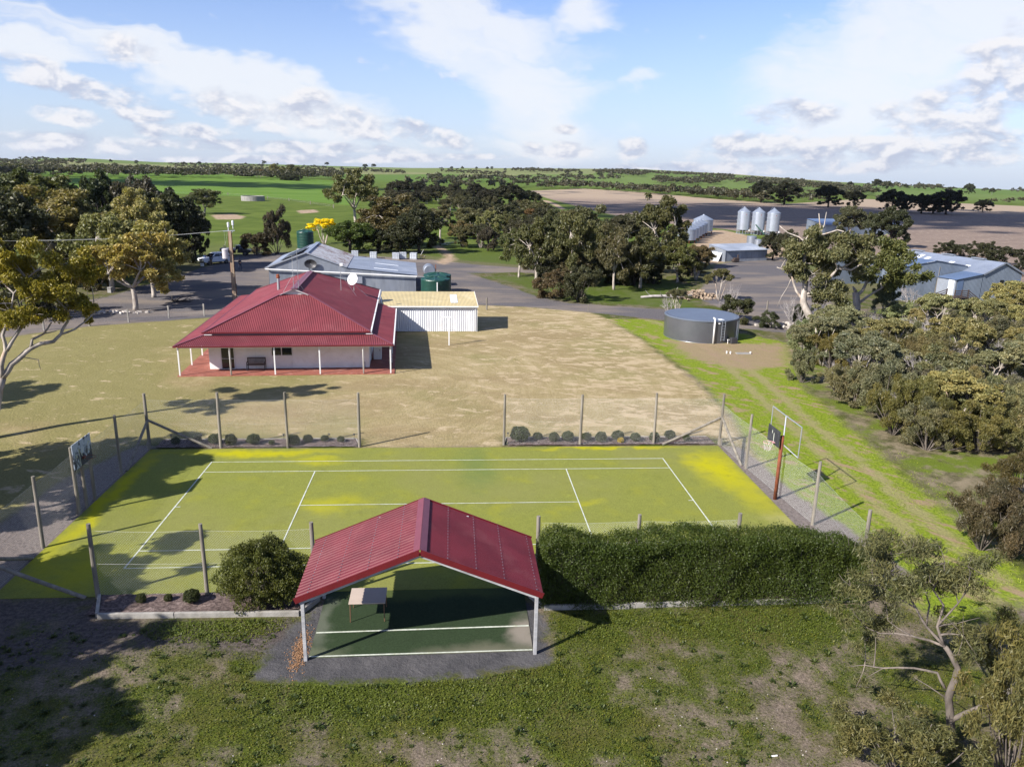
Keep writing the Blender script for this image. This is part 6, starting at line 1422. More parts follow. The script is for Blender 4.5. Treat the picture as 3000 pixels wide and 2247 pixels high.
# thicket on the right
G8 = 'scrub thicket right of the track'
SCR = [('bush', 130, 990, 780, 100, OLIVE, 'leaf-heavy bush at the top left corner of the thicket'), ('bush', 120, 1165, 960, 90, (.085, .08, .036), 'rounded olive bush at the left tip of the thicket'), ('narrow', 330, 1060, 830, 130, (.10, .078, .02), 'golden-green wattle bush behind the olive tip bush'),
       ('dead', 380, 1180, 960, 150, GREY, 'tangle of dead grey branches at the thicket edge'), ('narrow', 430, 1000, 830, 120, (.085, .075, .026), 'feathery bush above the dead tangle'), ('dead', 640, 960, 640, 150, GREY, 'tall leaning dead tree in the upper thicket'), ('dead', 560, 900, 640, 130, GREY, 'pale dead thicket below the second gum trunk'),
       ('narrow', 700, 1090, 870, 120, (.09, .07, .026), 'brown-green wattle left of the flat-topped mallee'), ('narrow', 860, 1080, 880, 120, (.10, .075, .028), 'brown-green wattle under the flat-topped mallee'), ('mallee', 1210, 1090, 715, 170, (.105, .088, .030), 'flat-topped golden mallee on slim pink stems'),
       ('mallee', 1060, 860, 540, 160, (.098, .092, .034), 'bright olive mallee below the stairs of the shearing shed'), ('mallee', 1390, 880, 570, 140, (.11, .092, .034), 'golden mallee in front of the shearing shed gable'), ('mallee', 1610, 780, 450, 150, (.12, .10, .036), 'golden mallee top at the right edge before the shed'), ('mallee', 1690, 930, 620, 110, (.115, .095, .034), 'golden mallee at the right edge of the thicket'),
       ('bush', 1520, 930, 740, 120, (.07, .062, .030), 'dull bush left of the right-edge mallee'), ('gum', 800, 800, 590, 110, OLIVE, 'young gum beside the dead leaning tree'), ('gum', 700, 740, 420, 90, (.07, .072, .034), 'slender gum behind the second trunk'), ('dead', 1000, 900, 700, 140, GREY, 'bare pink-grey branches in the middle of the thicket'), ('dead', 900, 620, 400, 110, GREY, 'windswept bare tree left of the hoist poles'),
       ('bush', 500, 1330, 1100, 130, (.09, .072, .036), 'speckled brown bush jutting to the track'), ('bush', 720, 1250, 1040, 130, (.085, .074, .036), 'bush behind the speckled brown one'), ('narrow', 780, 1540, 1220, 150, (.095, .080, .022), 'large yellow-tipped wattle with leaning trunk at the track'), ('narrow', 960, 1560, 1230, 140, (.090, .076, .022), 'right partner of the yellow-tipped wattle'),
       ('narrow', 1160, 1650, 1370, 170, (.098, .082, .024), 'dense olive wattle in the front row of the thicket'), ('narrow', 1400, 1660, 1370, 170, (.095, .080, .024), 'dense olive wattle further right in the front row'), ('narrow', 1620, 1660, 1420, 150, (.09, .076, .024), 'rightmost wattle of the front row'),
       ('dead', 1200, 1300, 1080, 170, GREY, 'grey leafless thicket behind the front wattles'), ('dead', 1450, 1250, 1050, 150, GREY, 'white dead branches right of the pink-stemmed mallee'), ('dead', 1650, 1440, 1180, 130, GREY, 'pale dead branches at the right edge of the thicket'), ('mallee', 1480, 1200, 950, 150, (.098, .088, .038), 'grey-gold mallee among white dead branches'), ('mallee', 1630, 1180, 960, 130, (.10, .086, .034), 'golden mallee behind the pale dead branches'),
       ('bush', 1330, 1420, 1200, 130, (.085, .072, .036), 'mottled bush in the middle of the thicket'), ('bush', 1000, 1330, 1100, 130, (.08, .068, .036), 'mottled bush left of the grey leafless thicket'), ('bush', 1560, 1400, 1200, 130, (.09, .075, .036), 'mottled bush near the right edge')]
for (kd, bx, by, ty, hw, c_, lb) in SCR: T(kd, 'E8', bx, by, ty, hw, (c_[0]*1.25, c_[1]*1.42, c_[2]*1.75), lb, G8)
for (kd, bx, by, ty, hw, c_, lb) in (('narrow', 1900, 1250, 850, 200, (.085, .072, .042), 'brown brush mound at the lower right track bend'), ('narrow', 2120, 1300, 900, 180, (.088, .074, .042), 'brown brush mound at the right edge below the thicket'), ('narrow', 2150, 900, 640, 150, (.085, .07, .024), 'wattle at the right edge above the brown mounds')):
    T(kd, 'c4', bx, by, ty, hw, c_, lb, G8)

rs8 = np.random.RandomState(81)
for i in range(72):
    while True:
        X, Y_ = rs8.uniform(2330, 3080), rs8.uniform(930, 1330); b = gp(X, Y_)
        if sdf(np.array([b[0]]), np.array([b[1]]), SHRUBG)[0] > 1.2 and not (58 < b[0] < 78 and 52 < b[1] < 80) and not (31 < b[0] < 46 and 33 < b[1] < 46): break
    kd = ('bush', 'narrow', 'narrow', 'mallee', 'dead', 'narrow')[rs8.randint(0, 6)]; hh = rs8.uniform(1.4, 3.6)*(1.3 if kd == 'mallee' else 1)
    plant(kd, b[0], b[1], hh, hh*rs8.uniform(.55, .75), ((.125, .128, .072), (.140, .128, .058), (.105, .108, .066), (.135, .132, .074))[rs8.randint(0, 4)], 'one of the low mixed bushes filling the thicket right of the track', 'low filler bushes of the right-hand thicket')
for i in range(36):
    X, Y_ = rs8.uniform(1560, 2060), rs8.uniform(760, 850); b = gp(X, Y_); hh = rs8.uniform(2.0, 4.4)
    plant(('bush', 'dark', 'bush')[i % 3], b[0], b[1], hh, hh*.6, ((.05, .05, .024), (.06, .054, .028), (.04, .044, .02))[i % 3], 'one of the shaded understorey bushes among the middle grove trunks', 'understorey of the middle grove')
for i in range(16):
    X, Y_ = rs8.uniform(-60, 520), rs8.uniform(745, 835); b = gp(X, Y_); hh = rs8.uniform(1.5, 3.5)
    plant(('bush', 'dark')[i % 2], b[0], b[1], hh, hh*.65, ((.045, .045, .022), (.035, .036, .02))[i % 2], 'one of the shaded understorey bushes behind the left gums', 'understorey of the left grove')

for i in range(24):
    while True:
        X, Y_ = rs8.uniform(2420, 3060), rs8.uniform(950, 1300); b = gp(X, Y_)
        if sdf(np.array([b[0]]), np.array([b[1]]), SHRUBG)[0] > 2.5 and not (58 < b[0] < 78 and 52 < b[1] < 80): break
    hh = rs8.uniform(2.6, 4.2); plant('dead', b[0], b[1], hh, hh*.55, GREY, 'one of the tall bleached dead saplings standing out of the thicket', 'bleached dead saplings of the thicket')
# clipped shrubs in the beds
G9 = 'clipped shrubs in the court beds'
SHR = [(-14.6, 8.2, .42), (-13.5, 8.4, .42), (-12.5, 8.2, .62), (-11.6, 8.0, .62), (-10.4, 8.1, .62), (-9.4, 8.0, .3), (-8.2, 7.95, .6), (-7.5, 8.35, .48), (-6.6, 8.5, .4), (-5.7, 8.4, .36),
       (4.35, 8.3, .92), (5.4, 8.6, .46), (6.3, 8.25, .56), (7.1, 8.3, .62), (8.2, 8.4, .5), (9.0, 8.15, .62), (10.0, 8.3, .64), (11.0, 8.2, .54), (12.1, 8.15, .56), (13.1, 8.5, .58), (14.0, 8.2, .4)]
ordn = ('first', 'second', 'third', 'fourth', 'fifth', 'sixth', 'seventh', 'eighth', 'ninth', 'tenth', 'eleventh')
for i, (x, y, d_) in enumerate(SHR):
    lb = '%s round clipped shrub from the left in the far %s garden bed' % ((ordn[i], 'left') if i < 10 else (ordn[i-10], 'right'))
    plant('ball', x, y, d_*1.02, d_*.56, (.040, .052, .014), lb, G9, z=.02)
for i, (x, y, d_) in enumerate(((-10.3, -8.0, .36), (-9.4, -7.95, .30), (-8.55, -8.1, .55))): plant('ball', x, y, d_, d_*.5, (.04, .048, .016), '%s small shrub from the left in the shaded near bed' % ordn[i], 'small shrubs of the near bed', z=.06)
plant('ball', 10.1, 7.98, .36, .2, (.42, .30, .01), 'small yellow-leaved shrub in the far right garden bed', None, z=.02)
# garden lights
for i, (x, y) in enumerate(((-15.0, 8.7), (-13.4, 8.75), (-8.9, 8.75), (-6.4, 8.75), (-5.0, 8.7), (3.7, 8.75), (8.35, 8.75), (14.3, 8.7))):
    t = thing('solar_light', 'thin black solar stake light, %s from the left along the far beds' % ordn[i], 'garden light', (x, y, .02), 0, 'solar stake lights')
    MB().tube([(0, 0, 0), (0, 0, .3)], .012, 6).build('stake', M['dark_metal'], t); MB().lathe((0, 0, .3), [(.03, 0), (.05, .06), (.075, .07), (.02, .1)], 10).build('head', M['dark_metal'], t)

# long clipped hedge and the round bush by the shelter
def leafy_volume(fn, n, rs, ln, wd, tint): 
    P = fn(n, rs); V, F = leaf_quads(P, rs, ln, wd, -.35)
    sh = np.clip(rs.normal(.45, .2, n)+.25*(vnoise(P[:, 0]+50, P[:, 2]*1.3+50, 1.7, 4)-.5), 0, 1)
    return V, F, dict(rnd=np.repeat(sh, 4), tint=np.repeat(np.clip(vnoise(P[:, 0]+9, P[:, 2]+P[:, 1]+9, .9, 2)*tint+rs.normal(0, .08, n), 0, 1), 4))
def hedge_pts(n, rs):
    x0, x1, y0, y1, zt = 3.7, 15.4, -8.95, -7.72, 2.55
    s = rs.rand(n); face = rs.choice(4, n, p=[.50, .34, .09, .07]); u_ = rs.rand(n); v_ = rs.rand(n)
    X = x0+(x1-x0)*u_; Y_ = np.where(face == 0, y0, np.where(face == 1, y0+(y1-y0)*v_, y0+(y1-y0)*u_)); Z = np.where(face == 1, zt, .08+(zt-.08)*v_)
    X = np.where(face == 2, x1, np.where(face == 3, x0, X))
    top = .62*(vnoise(X+20, Y_+20, .42, 21)-.5)+.36*(vnoise(X+20, Y_+20, 1.7, 22)-.5)-1.1*np.clip((X-12.6)/2.8, 0, 1)**2-.25*np.clip((4.6-X)/.9, 0, 1)**2
    Z = Z*(1+top/zt)
    rnd_ = .60*(vnoise(X+20, Z+20, .7, 23)-.5)+.34*(vnoise(X*1+20, Z+20, 2.1, 24)-.5)
    Y_ = np.where(face == 0, Y_-rnd_+.14*np.clip((Z-2.0)/.6, 0, 1)**2, Y_)
    P = np.stack([X, Y_, Z], 1)+rs.normal(0, .07, (n, 3)); fill = rs.rand(n) < .10; P[fill] = np.c_[x0+(x1-x0)*u_, y0+.02+.3*v_, zt-.32*rs.rand(n)+top][fill]; P[:, 2] = np.abs(P[:, 2])
    spr = (rs.rand(n) < .10) & (Z > 2.1); sh_ = .34*np.clip(vnoise(X*3+20, Y_*3+20, 2.6, 27)-.35, 0, 1); P[spr, 2] += (rs.rand(n)*sh_*1.6)[spr]; P[spr, :2] += rs.normal(0, .02, (spr.sum(), 2))
    return P
t = thing('long_hedge', 'long dense dark green hedge right of the red shelter', 'hedge', (0, 0, 0))
rs = np.random.RandomState(5); V, F, at = leafy_volume(hedge_pts, 150000, rs, .080, .026, .6)
o = raw_mesh('foliage', V, F, FOL, t, at); o.color = (.046, .070, .011, 1)
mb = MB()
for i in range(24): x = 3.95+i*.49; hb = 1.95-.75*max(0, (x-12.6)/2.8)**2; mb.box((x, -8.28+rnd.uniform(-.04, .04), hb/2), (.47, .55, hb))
mb.build('light_blocking_core', M['bark_dark'], t)  # added dark boxes, hidden among the leaves to stop light passing through
mb = MB()
for i in range(30):
    x = 3.9+i*.39; mb.tube([(x, -8.4, 0), (x+rnd.uniform(-.3, .3), -8.6, 1.2), (x+rnd.uniform(-.5, .5), -8.9+rnd.uniform(0, .4), 2.5)], [.03, .02, .008], 5, False)
mb.build('stems', M['bark_grey'], t)
def round_pts(n, rs):
    d = unit(n, rs); d[:, 2] = np.where(d[:, 2] < -.75, -d[:, 2], d[:, 2])
    r_ = 1+.26*(vnoise(np.arctan2(d[:, 1], d[:, 0])*2+30, d[:, 2]*2.5+30, 1.2, 31)-.5)*2+.20*(vnoise(np.arctan2(d[:, 1], d[:, 0])*2+30, d[:, 2]*2.5+30, 3.1, 32)-.5)*2
    return np.array([-6.0, -8.2, 1.12])+d*(r_*(.70+.32*rs.rand(n)**.6))[:, None]*np.array([1.42, 1.0, 1.18])
t = thing('round_bush', 'big round dark green bush left of the red shelter', 'bush', (0, 0, 0))
V, F, at = leafy_volume(round_pts, 34000, rs, .085, .034, .4); o = raw_mesh('crown', V, F, FOL, t, at); o.color = (.074, .086, .018, 1)
mb = MB().lathe((-6.0, -8.2, .12), [(.08, .05), (.55, .4), (.66, .9), (.5, 1.35), (.08, 1.55)], 14)  # unseen dark core added inside the crown, joined with the stems below
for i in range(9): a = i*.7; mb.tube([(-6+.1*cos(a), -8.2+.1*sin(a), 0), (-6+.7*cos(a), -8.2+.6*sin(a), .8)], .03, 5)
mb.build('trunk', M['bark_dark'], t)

# three individual trees modelled limb by limb
def custom_tree(name, label, crop, base, ref, limbs, clumps, bark, col, per, ln, wd, droop, depth=.8, cat='tree', scale_m=None, tint=.35, flat=.8, seed=1):
    rs = np.random.RandomState(seed); t = thing(name, label, cat, (base[0], base[1], 0))
    O = np.array([base[0], base[1], 0.0]); D_ = hypot(ref[0]-CAM[0], ref[1]-CAM[1]); dirv = np.array([ref[0]-CAM[0], ref[1]-CAM[1]])/D_
    def pt(q, dd=0.0):
        if len(q) == 3 and isinstance(q[2], float) and abs(q[2]) < 20: dd = q[2]
        r_ = at_dist(*cp(crop, q[0], q[1]), CAM[0]+dirv[0]*(D_+dd), CAM[1]+dirv[1]*(D_+dd)); return r_-O
    tb = MB(); pool = []
    for pts, r0, r1 in limbs:
        P = [np.array(p_) if isinstance(p_, np.ndarray) else pt(p_) for p_ in pts]
        Q_ = []
        for i in range(len(P)-1):
            for s_ in (0, .5): Q_.append(P[i]*(1-s_)+P[i+1]*s_+(rs.normal(0, .02*np.linalg.norm(P[i+1]-P[i]), 3) if s_ else 0))
        Q_.append(P[-1]); tb.tube(Q_, np.linspace(r0, r1, len(Q_)), 9); pool += [(q, r0+(r1-r0)*i/len(Q_)) for i, q in enumerate(Q_)]
    Dm = np.linalg.norm(np.array([ref[0], ref[1], 5])-CAM); cl = []
    pp = np.array([q for q, _ in pool])
    for q in clumps:
        dd = rs.uniform(-depth, depth); c_ = pt((q[0], q[1]), dd); r_ = q[2]/CRP[crop][2]*Dm/FPX; cl.append((c_, r_))
        d2 = np.linalg.norm(pp-c_, axis=1)+np.where(pp[:, 2] > c_[2], 1.5, 0); s_ = pool[int(np.argmin(d2))]
        tb.tube(bez(s_[0], c_, rs, .15, 5), np.linspace(min(s_[1], .05*Dm/50+.012), .008, 5), 5, False)
        for _ in range(4): e = c_+rs.normal(0, r_*.5, 3); tb.tube(bez(c_, e, rs, .2, 3), [.012*Dm/50+.004, .008, .004], 4, False)
    tb.build('trunk', M[bark], t, smooth=True)
    V, F, at = crown_arrays(cl, rs, per, ln, wd, droop, flat, tint, .5); o = raw_mesh('crown', V, F, FOL, t, at); o.color = tuple(col)+(1,)
    return t
A_ = np.array
ys = .97; yref = (CAM[0]+ys*(-30.5-CAM[0]), CAM[1]+ys*(8-CAM[1]))
custom_tree('gum_tree', 'yellow-crowned gum with forked white limbs at the left edge of the lawn', 'Y', (-25.1, 9.2), yref,
    [([A_([0, 0, -.1]), (-30, 1700), (20, 1490)], .27, .21), ([(20, 1490), (10, 1380), (55, 1230), (25, 1090), (90, 900)], .16, .06), ([(60, 1235), (110, 1150), (190, 1030), (240, 960), (300, 850)], .12, .05),
     ([(20, 1490), (110, 1360), (200, 1290), (285, 1215), (380, 1170), (500, 1150), (565, 1085), (635, 960), (620, 840)], .17, .06), ([(285, 1215), (300, 1130), (410, 1075), (480, 970)], .09, .04), ([(565, 1085), (700, 1035), (800, 960), (880, 880)], .07, .03),
     ([(90, 900), (130, 700), (250, 560), (420, 420)], .06, .03), ([(410, 1075), (530, 1050)], .04, .02), ([(190, 1290), (360, 1320), (380, 1410)], .03, .012)],
    [(60, 330, 110), (420, 310, 150), (260, 400, 150), (120, 470, 140), (60, 560, 100), (720, 500, 150), (830, 540, 110), (560, 560, 130), (640, 680, 140), (450, 650, 110), (300, 720, 140), (240, 840, 120), (420, 820, 110), (560, 780, 120), (840, 790, 110), (850, 890, 80), (50, 960, 110), (110, 880, 120), (330, 900, 100), (790, 410, 80), (690, 370, 90), (0, 290, 100), (-80, 500, 140), (-100, 800, 140), (-60, 300, 120)],
    'bark_pale', (.215, .185, .026), 1300, .17, .07, .45, 1.3, tint=.12, seed=3)
custom_tree('gum_tree', 'crooked grey-barked gum with drooping narrow leaves at the lower right', 'F8', gp(*cp('F8', 1755, 1545))[:2], gp(*cp('F8', 1755, 1545))[:2],
    [([(1755, 1560), (1735, 1350), (1722, 1200), (1768, 1080), (1785, 1010), (1742, 930), (1700, 870)], .115, .062), ([(1700, 870), (1600, 830), (1480, 800), (1280, 785), (1180, 740)], .04, .012), ([(1690, 860), (1580, 740), (1510, 620), (1460, 540), (1380, 400)], .042, .014), ([(1690, 850), (1650, 740), (1690, 600), (1620, 500), (1700, 380)], .04, .014), ([(1580, 740), (1600, 600), (1560, 480), (1500, 330)], .028, .01), ([(1650, 740), (1740, 640), (1820, 540), (1860, 420)], .028, .01), ([(1510, 620), (1400, 560), (1280, 480), (1200, 350)], .026, .008), ([(1480, 800), (1380, 740), (1330, 700)], .02, .008),
     ([(1700, 1140), (1650, 1040), (1500, 1010), (1300, 1010), (1180, 990), (1090, 1000)], .04, .01), ([(1740, 1350), (1830, 1300), (1920, 1260), (2010, 1180)], .07, .03), ([(1180, 990), (1150, 1080), (1120, 1150)], .014, .006), ([(1300, 1010), (1180, 1080)], .014, .006), ([(1700, 1200), (1600, 1130), (1500, 1070)], .02, .006)],
    [(1230, 300, 150), (1350, 260, 140), (1480, 250, 130), (1090, 480, 110), (1250, 430, 130), (1400, 400, 140), (1550, 330, 140), (1700, 330, 150), (1850, 350, 130), (1900, 450, 110), (1750, 480, 140), (1600, 450, 120), (1300, 520, 110), (1150, 700, 100), (1250, 800, 120), (1360, 690, 100), (1180, 830, 90), (1820, 800, 130), (1860, 900, 100), (1150, 1130, 80), (1780, 720, 90)],
    'bark_grey', (.105, .108, .048), 640, .16, .025, .4, .7, tint=.15, seed=4)
custom_tree('gum_tree', 'large gum with bare white and orange limbs beyond the steel tank', 'E8', (36.04, 38.76), (36.04, 38.76),
    [([(205, 820), (190, 740), (170, 670), (130, 580), (140, 500), (150, 430)], .42, .26), ([(150, 430), (130, 300), (180, 180), (250, 100), (255, 40), (245, -60)], .2, .04), ([(250, 100), (285, 20), (300, -70)], .06, .03), ([(140, 530), (260, 480), (330, 400), (380, 340), (480, 350), (590, 290)], .2, .07), ([(130, 570), (80, 500), (50, 400), (0, 350), (-60, 330)], .13, .05),
     ([(180, 700), (230, 660), (330, 640), (390, 640)], .09, .03), ([(380, 340), (460, 310), (540, 250), (570, 180)], .1, .03), ([(180, 180), (100, 110), (20, 80), (-40, 30)], .09, .03), ([(250, 100), (380, 60), (450, 80), (400, 190)], .08, .03), ([(50, 400), (20, 470), (-60, 620)], .05, .02)],
    [(130, 150, 90), (80, 230, 90), (180, 80, 70), (230, 200, 100), (320, 230, 100), (150, 300, 90), (90, 330, 80), (420, 220, 90), (500, 200, 90), (550, 260, 90), (330, 330, 90), (420, 420, 90), (300, 420, 80), (250, 300, 90), (260, 540, 90), (330, 600, 90), (210, 520, 60), (620, 200, 80), (40, 150, 60), (20, 250, 70), (60, 300, 70), (110, 400, 60), (380, 500, 80), (450, 330, 90), (210, 130, 80), (360, 150, 80), (470, 130, 70), (200, 380, 80), (290, 480, 70)],
    'bark_pale', (.110, .112, .054), 700, .32, .14, .4, 1.5, tint=.12, seed=5)
custom_tree('gum_tree', 'dense bright olive gum with broken orange trunk left of the shearing shed', 'E8', gp(*cp('E8', 505, 755))[:2], gp(*cp('E8', 505, 755))[:2],
    [([(505, 760), (520, 620), (512, 510)], .42, .33), ([(515, 540), (560, 500), (620, 400), (720, 300)], .2, .08), ([(520, 600), (600, 540), (700, 480), (800, 400)], .16, .05), ([(512, 510), (490, 470)], .2, .08)],
    [(680, 230, 100), (770, 220, 100), (860, 290, 100), (750, 330, 110), (850, 380, 100), (930, 330, 80), (680, 420, 90), (920, 420, 70), (620, 320, 90), (780, 440, 80), (560, 380, 70)],
    'bark_pale', (.098, .108, .036), 700, .34, .15, .3, 1.6, tint=.15, seed=6)
G10 = 'narrow-leaved shrubs at the lower right corner'
T('narrow', 'F8', 1430, 1790, 1400, 290, (.108, .108, .042), 'narrow-leaved golden shrub at the bottom left of the corner thicket', G10); T('narrow', 'F8', 2110, 1800, 1060, 230, (.108, .108, .042), 'tall narrow-leaved shrub behind the crooked gum trunk', G10); T('narrow', 'F8', 2230, 1560, 850, 250, (.108, .108, .042), 'narrow-leaved shrub at the right edge of the corner thicket', G10); T('dead', 'F8', 2080, 1400, 640, 160, GREY, 'bare forked sapling right of the crooked gum', G10)
# trees just outside the left edge whose shade falls across the court
for i, (x, y, h, r_, lb) in enumerate(((-24.3, -1.6, 9.5, 4.2, 'shade-casting gum left of the court backboard'), (-25.8, 0.6, 10.5, 3.6, 'shade-casting gum nearest the court backboard'), (-22.0, -12.6, 8.5, 3.4, 'shade-casting gum behind the near court corner one'), (-31.5, -2.5, 9, 4.4, 'shade-casting gum farther left of the court'), (-37, 13.0, 8, 3.4, 'shade-casting gum left of the yellow-crowned one'), (-20.4, -10.9, 8, 3.2, 'shade-casting gum left of the near court corner'), (-19.6, -15.4, 8.2, 3.3, 'shade-casting gum at the lower left of the rough grass'), (-17.3, -18.8, 7, 2.6, 'shade-casting small gum at the lower left corner'))):
    plant('gum', x, y, h, r_, OLIVE, lb, 'gums just left of the picture')

# ---------------------------------------------------------------- far woodland (one mass) and skyline trees
def woodland():
    rs = np.random.RandomState(77); Vs, Fs, R_, T_ = [], [], [], []; o = 0
    # polygons of pixels (3000 wide) whose ground is covered by mallee scrub, with number of crowns
    BELTS = [([(0, 470), (120, 466), (245, 474), (245, 483), (0, 500)], 300, 7), ([(0, 503), (260, 500), (420, 513), (660, 521), (660, 526), (300, 522), (0, 520)], 260, 8), ([(260, 492), (420, 500), (560, 505), (700, 505), (900, 508), (1040, 515), (1000, 527), (700, 524), (420, 516), (260, 508)], 520, 8),
             ([(480, 484), (700, 487), (900, 492), (1040, 500), (1040, 510), (700, 503), (520, 496)], 300, 7), ([(1045, 500), (1190, 508), (1195, 514), (1100, 509), (1040, 505)], 60, 7), ([(1290, 500), (1400, 507), (1480, 512), (1480, 518), (1380, 515), (1290, 508)], 90, 7),
             ([(1500, 500), (1690, 505), (1700, 509), (1590, 508), (1500, 504)], 110, 8), ([(1735, 504), (1850, 502), (1890, 514), (1880, 520), (1740, 511)], 200, 8), ([(1880, 508), (2150, 520), (2150, 524), (1980, 516), (1880, 512)], 130, 8), ([(1910, 530), (2110, 536), (2110, 543), (1990, 545), (1910, 538)], 150, 8),
             ([(1600, 548), (1720, 552), (1730, 557), (1600, 557)], 40, 8), ([(1560, 553), (1600, 553), (1590, 557), (1560, 557)], 8, 6), ([(1720, 549), (1880, 560), (2100, 573), (2240, 590), (2240, 597), (2100, 585), (1880, 569), (1730, 558)], 230, 7), ([(2050, 523), (2330, 533), (2420, 545), (2540, 560), (2560, 576), (2480, 572), (2330, 555), (2050, 530)], 420, 8),
             ([(1400, 528), (1800, 522), (1830, 530), (1650, 536), (1400, 535)], 110, 8), ([(1500, 545), (1560, 545), (1560, 550), (1500, 552)], 12, 8), ([(1250, 528), (1400, 532), (1400, 540), (1250, 538)], 30, 9), ([(1130, 545), (1400, 540), (1480, 555), (1480, 562), (1200, 560), (1130, 555)], 26, 9),
             ([(2540, 548), (2760, 553), (2760, 558), (2560, 556)], 60, 9), ([(2700, 556), (3000, 562), (3000, 567), (2700, 562)], 30, 8), ([(2300, 565), (2420, 572), (2420, 600), (2310, 590)], 30, 6), ([(2560, 585), (2600, 588), (2600, 592), (2560, 590)], 4, 5), ([(2900, 594), (3000, 596), (3000, 600), (2900, 599)], 8, 6), ([(700, 520), (1030, 524), (1030, 530), (760, 528)], 36, 8), ([(2420, 560), (2500, 566), (2500, 580), (2420, 585)], 22, 6), ([(-60, 500), (0, 500), (60, 540), (-60, 560)], 25, 8)]
    for poly, n, hh in BELTS:
        px_ = np.array(poly, float); lo, hi = px_.min(0), px_.max(0); k_ = 0; tries = 0
        while k_ < n and tries < n*12:
            tries += 1; X, Y_ = rs.uniform(lo[0], hi[0]), rs.uniform(lo[1], hi[1])
            if sdf(np.array([X]), np.array([Y_]), poly)[0] < 0: continue
            p = hit(X, Y_)
            if p is None: continue
            k_ += 1; d = hypot(p[0]-CAM[0], p[1]-CAM[1]); h = hh*rs.uniform(.6, 1.2); r_ = h*rs.uniform(.42, .7); m = 70 if d < 900 else 44
            dd = unit(m, rs); dd[:, 2] = np.abs(dd[:, 2])*1.0-.25*rs.rand(m); nb = rs.randint(2, 5); cc = rs.normal(0, .38, (nb, 3)); cc[:, 2] *= .5
            P = (dd*.62*(rs.rand(m)**.4)[:, None]+cc[rs.randint(0, nb, m)])*np.array([r_, r_, h*.42])+np.array([p[0], p[1], p[2]+h*.55])
            s_ = h*.24 if d < 900 else h*.30
            V, F = leaf_quads(P, rs, s_, s_*.6, 0); Vs.append(V); Fs.append(F+o); o += len(V)
            R_.append(np.repeat(np.clip(rs.normal(.5, .2, m)+rs.normal(0, .15), 0, 1), 4)); T_.append(np.full(4*m, np.clip(rs.rand()*.35, 0, 1)))
    ob = raw_mesh('far_woodland', np.concatenate(Vs), np.concatenate(Fs), FOL, attrs=dict(rnd=np.concatenate(R_), tint=np.concatenate(T_))); ob.color = (.062, .062, .040, 1)
    tag(ob, 'belts of dull mallee scrub on the far hills', 'woodland', kind='stuff')
woodland()
for i, (X, Y_, h) in enumerate(sorted(((774, 482, 12), (813, 482, 6), (958, 484, 12), (1070, 492, 11), (1095, 490, 11), (1323, 494, 7), (1355, 494, 7), (1396, 494, 6), (1428, 496, 7), (1441, 494, 7), (250, 470, 6), (325, 474, 7), (400, 478, 8), (540, 483, 8), (585, 483, 9), (2568, 548, 14), (2597, 552, 12), (2838, 566, 13), (2490, 548, 9), (2905, 568, 8), (2780, 566, 8), (1480, 500, 7), (1660, 510, 8), (1700, 512, 8)))):
    p = hit(X, Y_+3)
    if p: plant('gum' if i % 2 else 'dark', p[0], p[1], h, h*.55, DARK, 'tiny lone tree on the far skyline, %s counted from the left' % ORD[i], 'lone skyline trees', z=p[2]-.2)

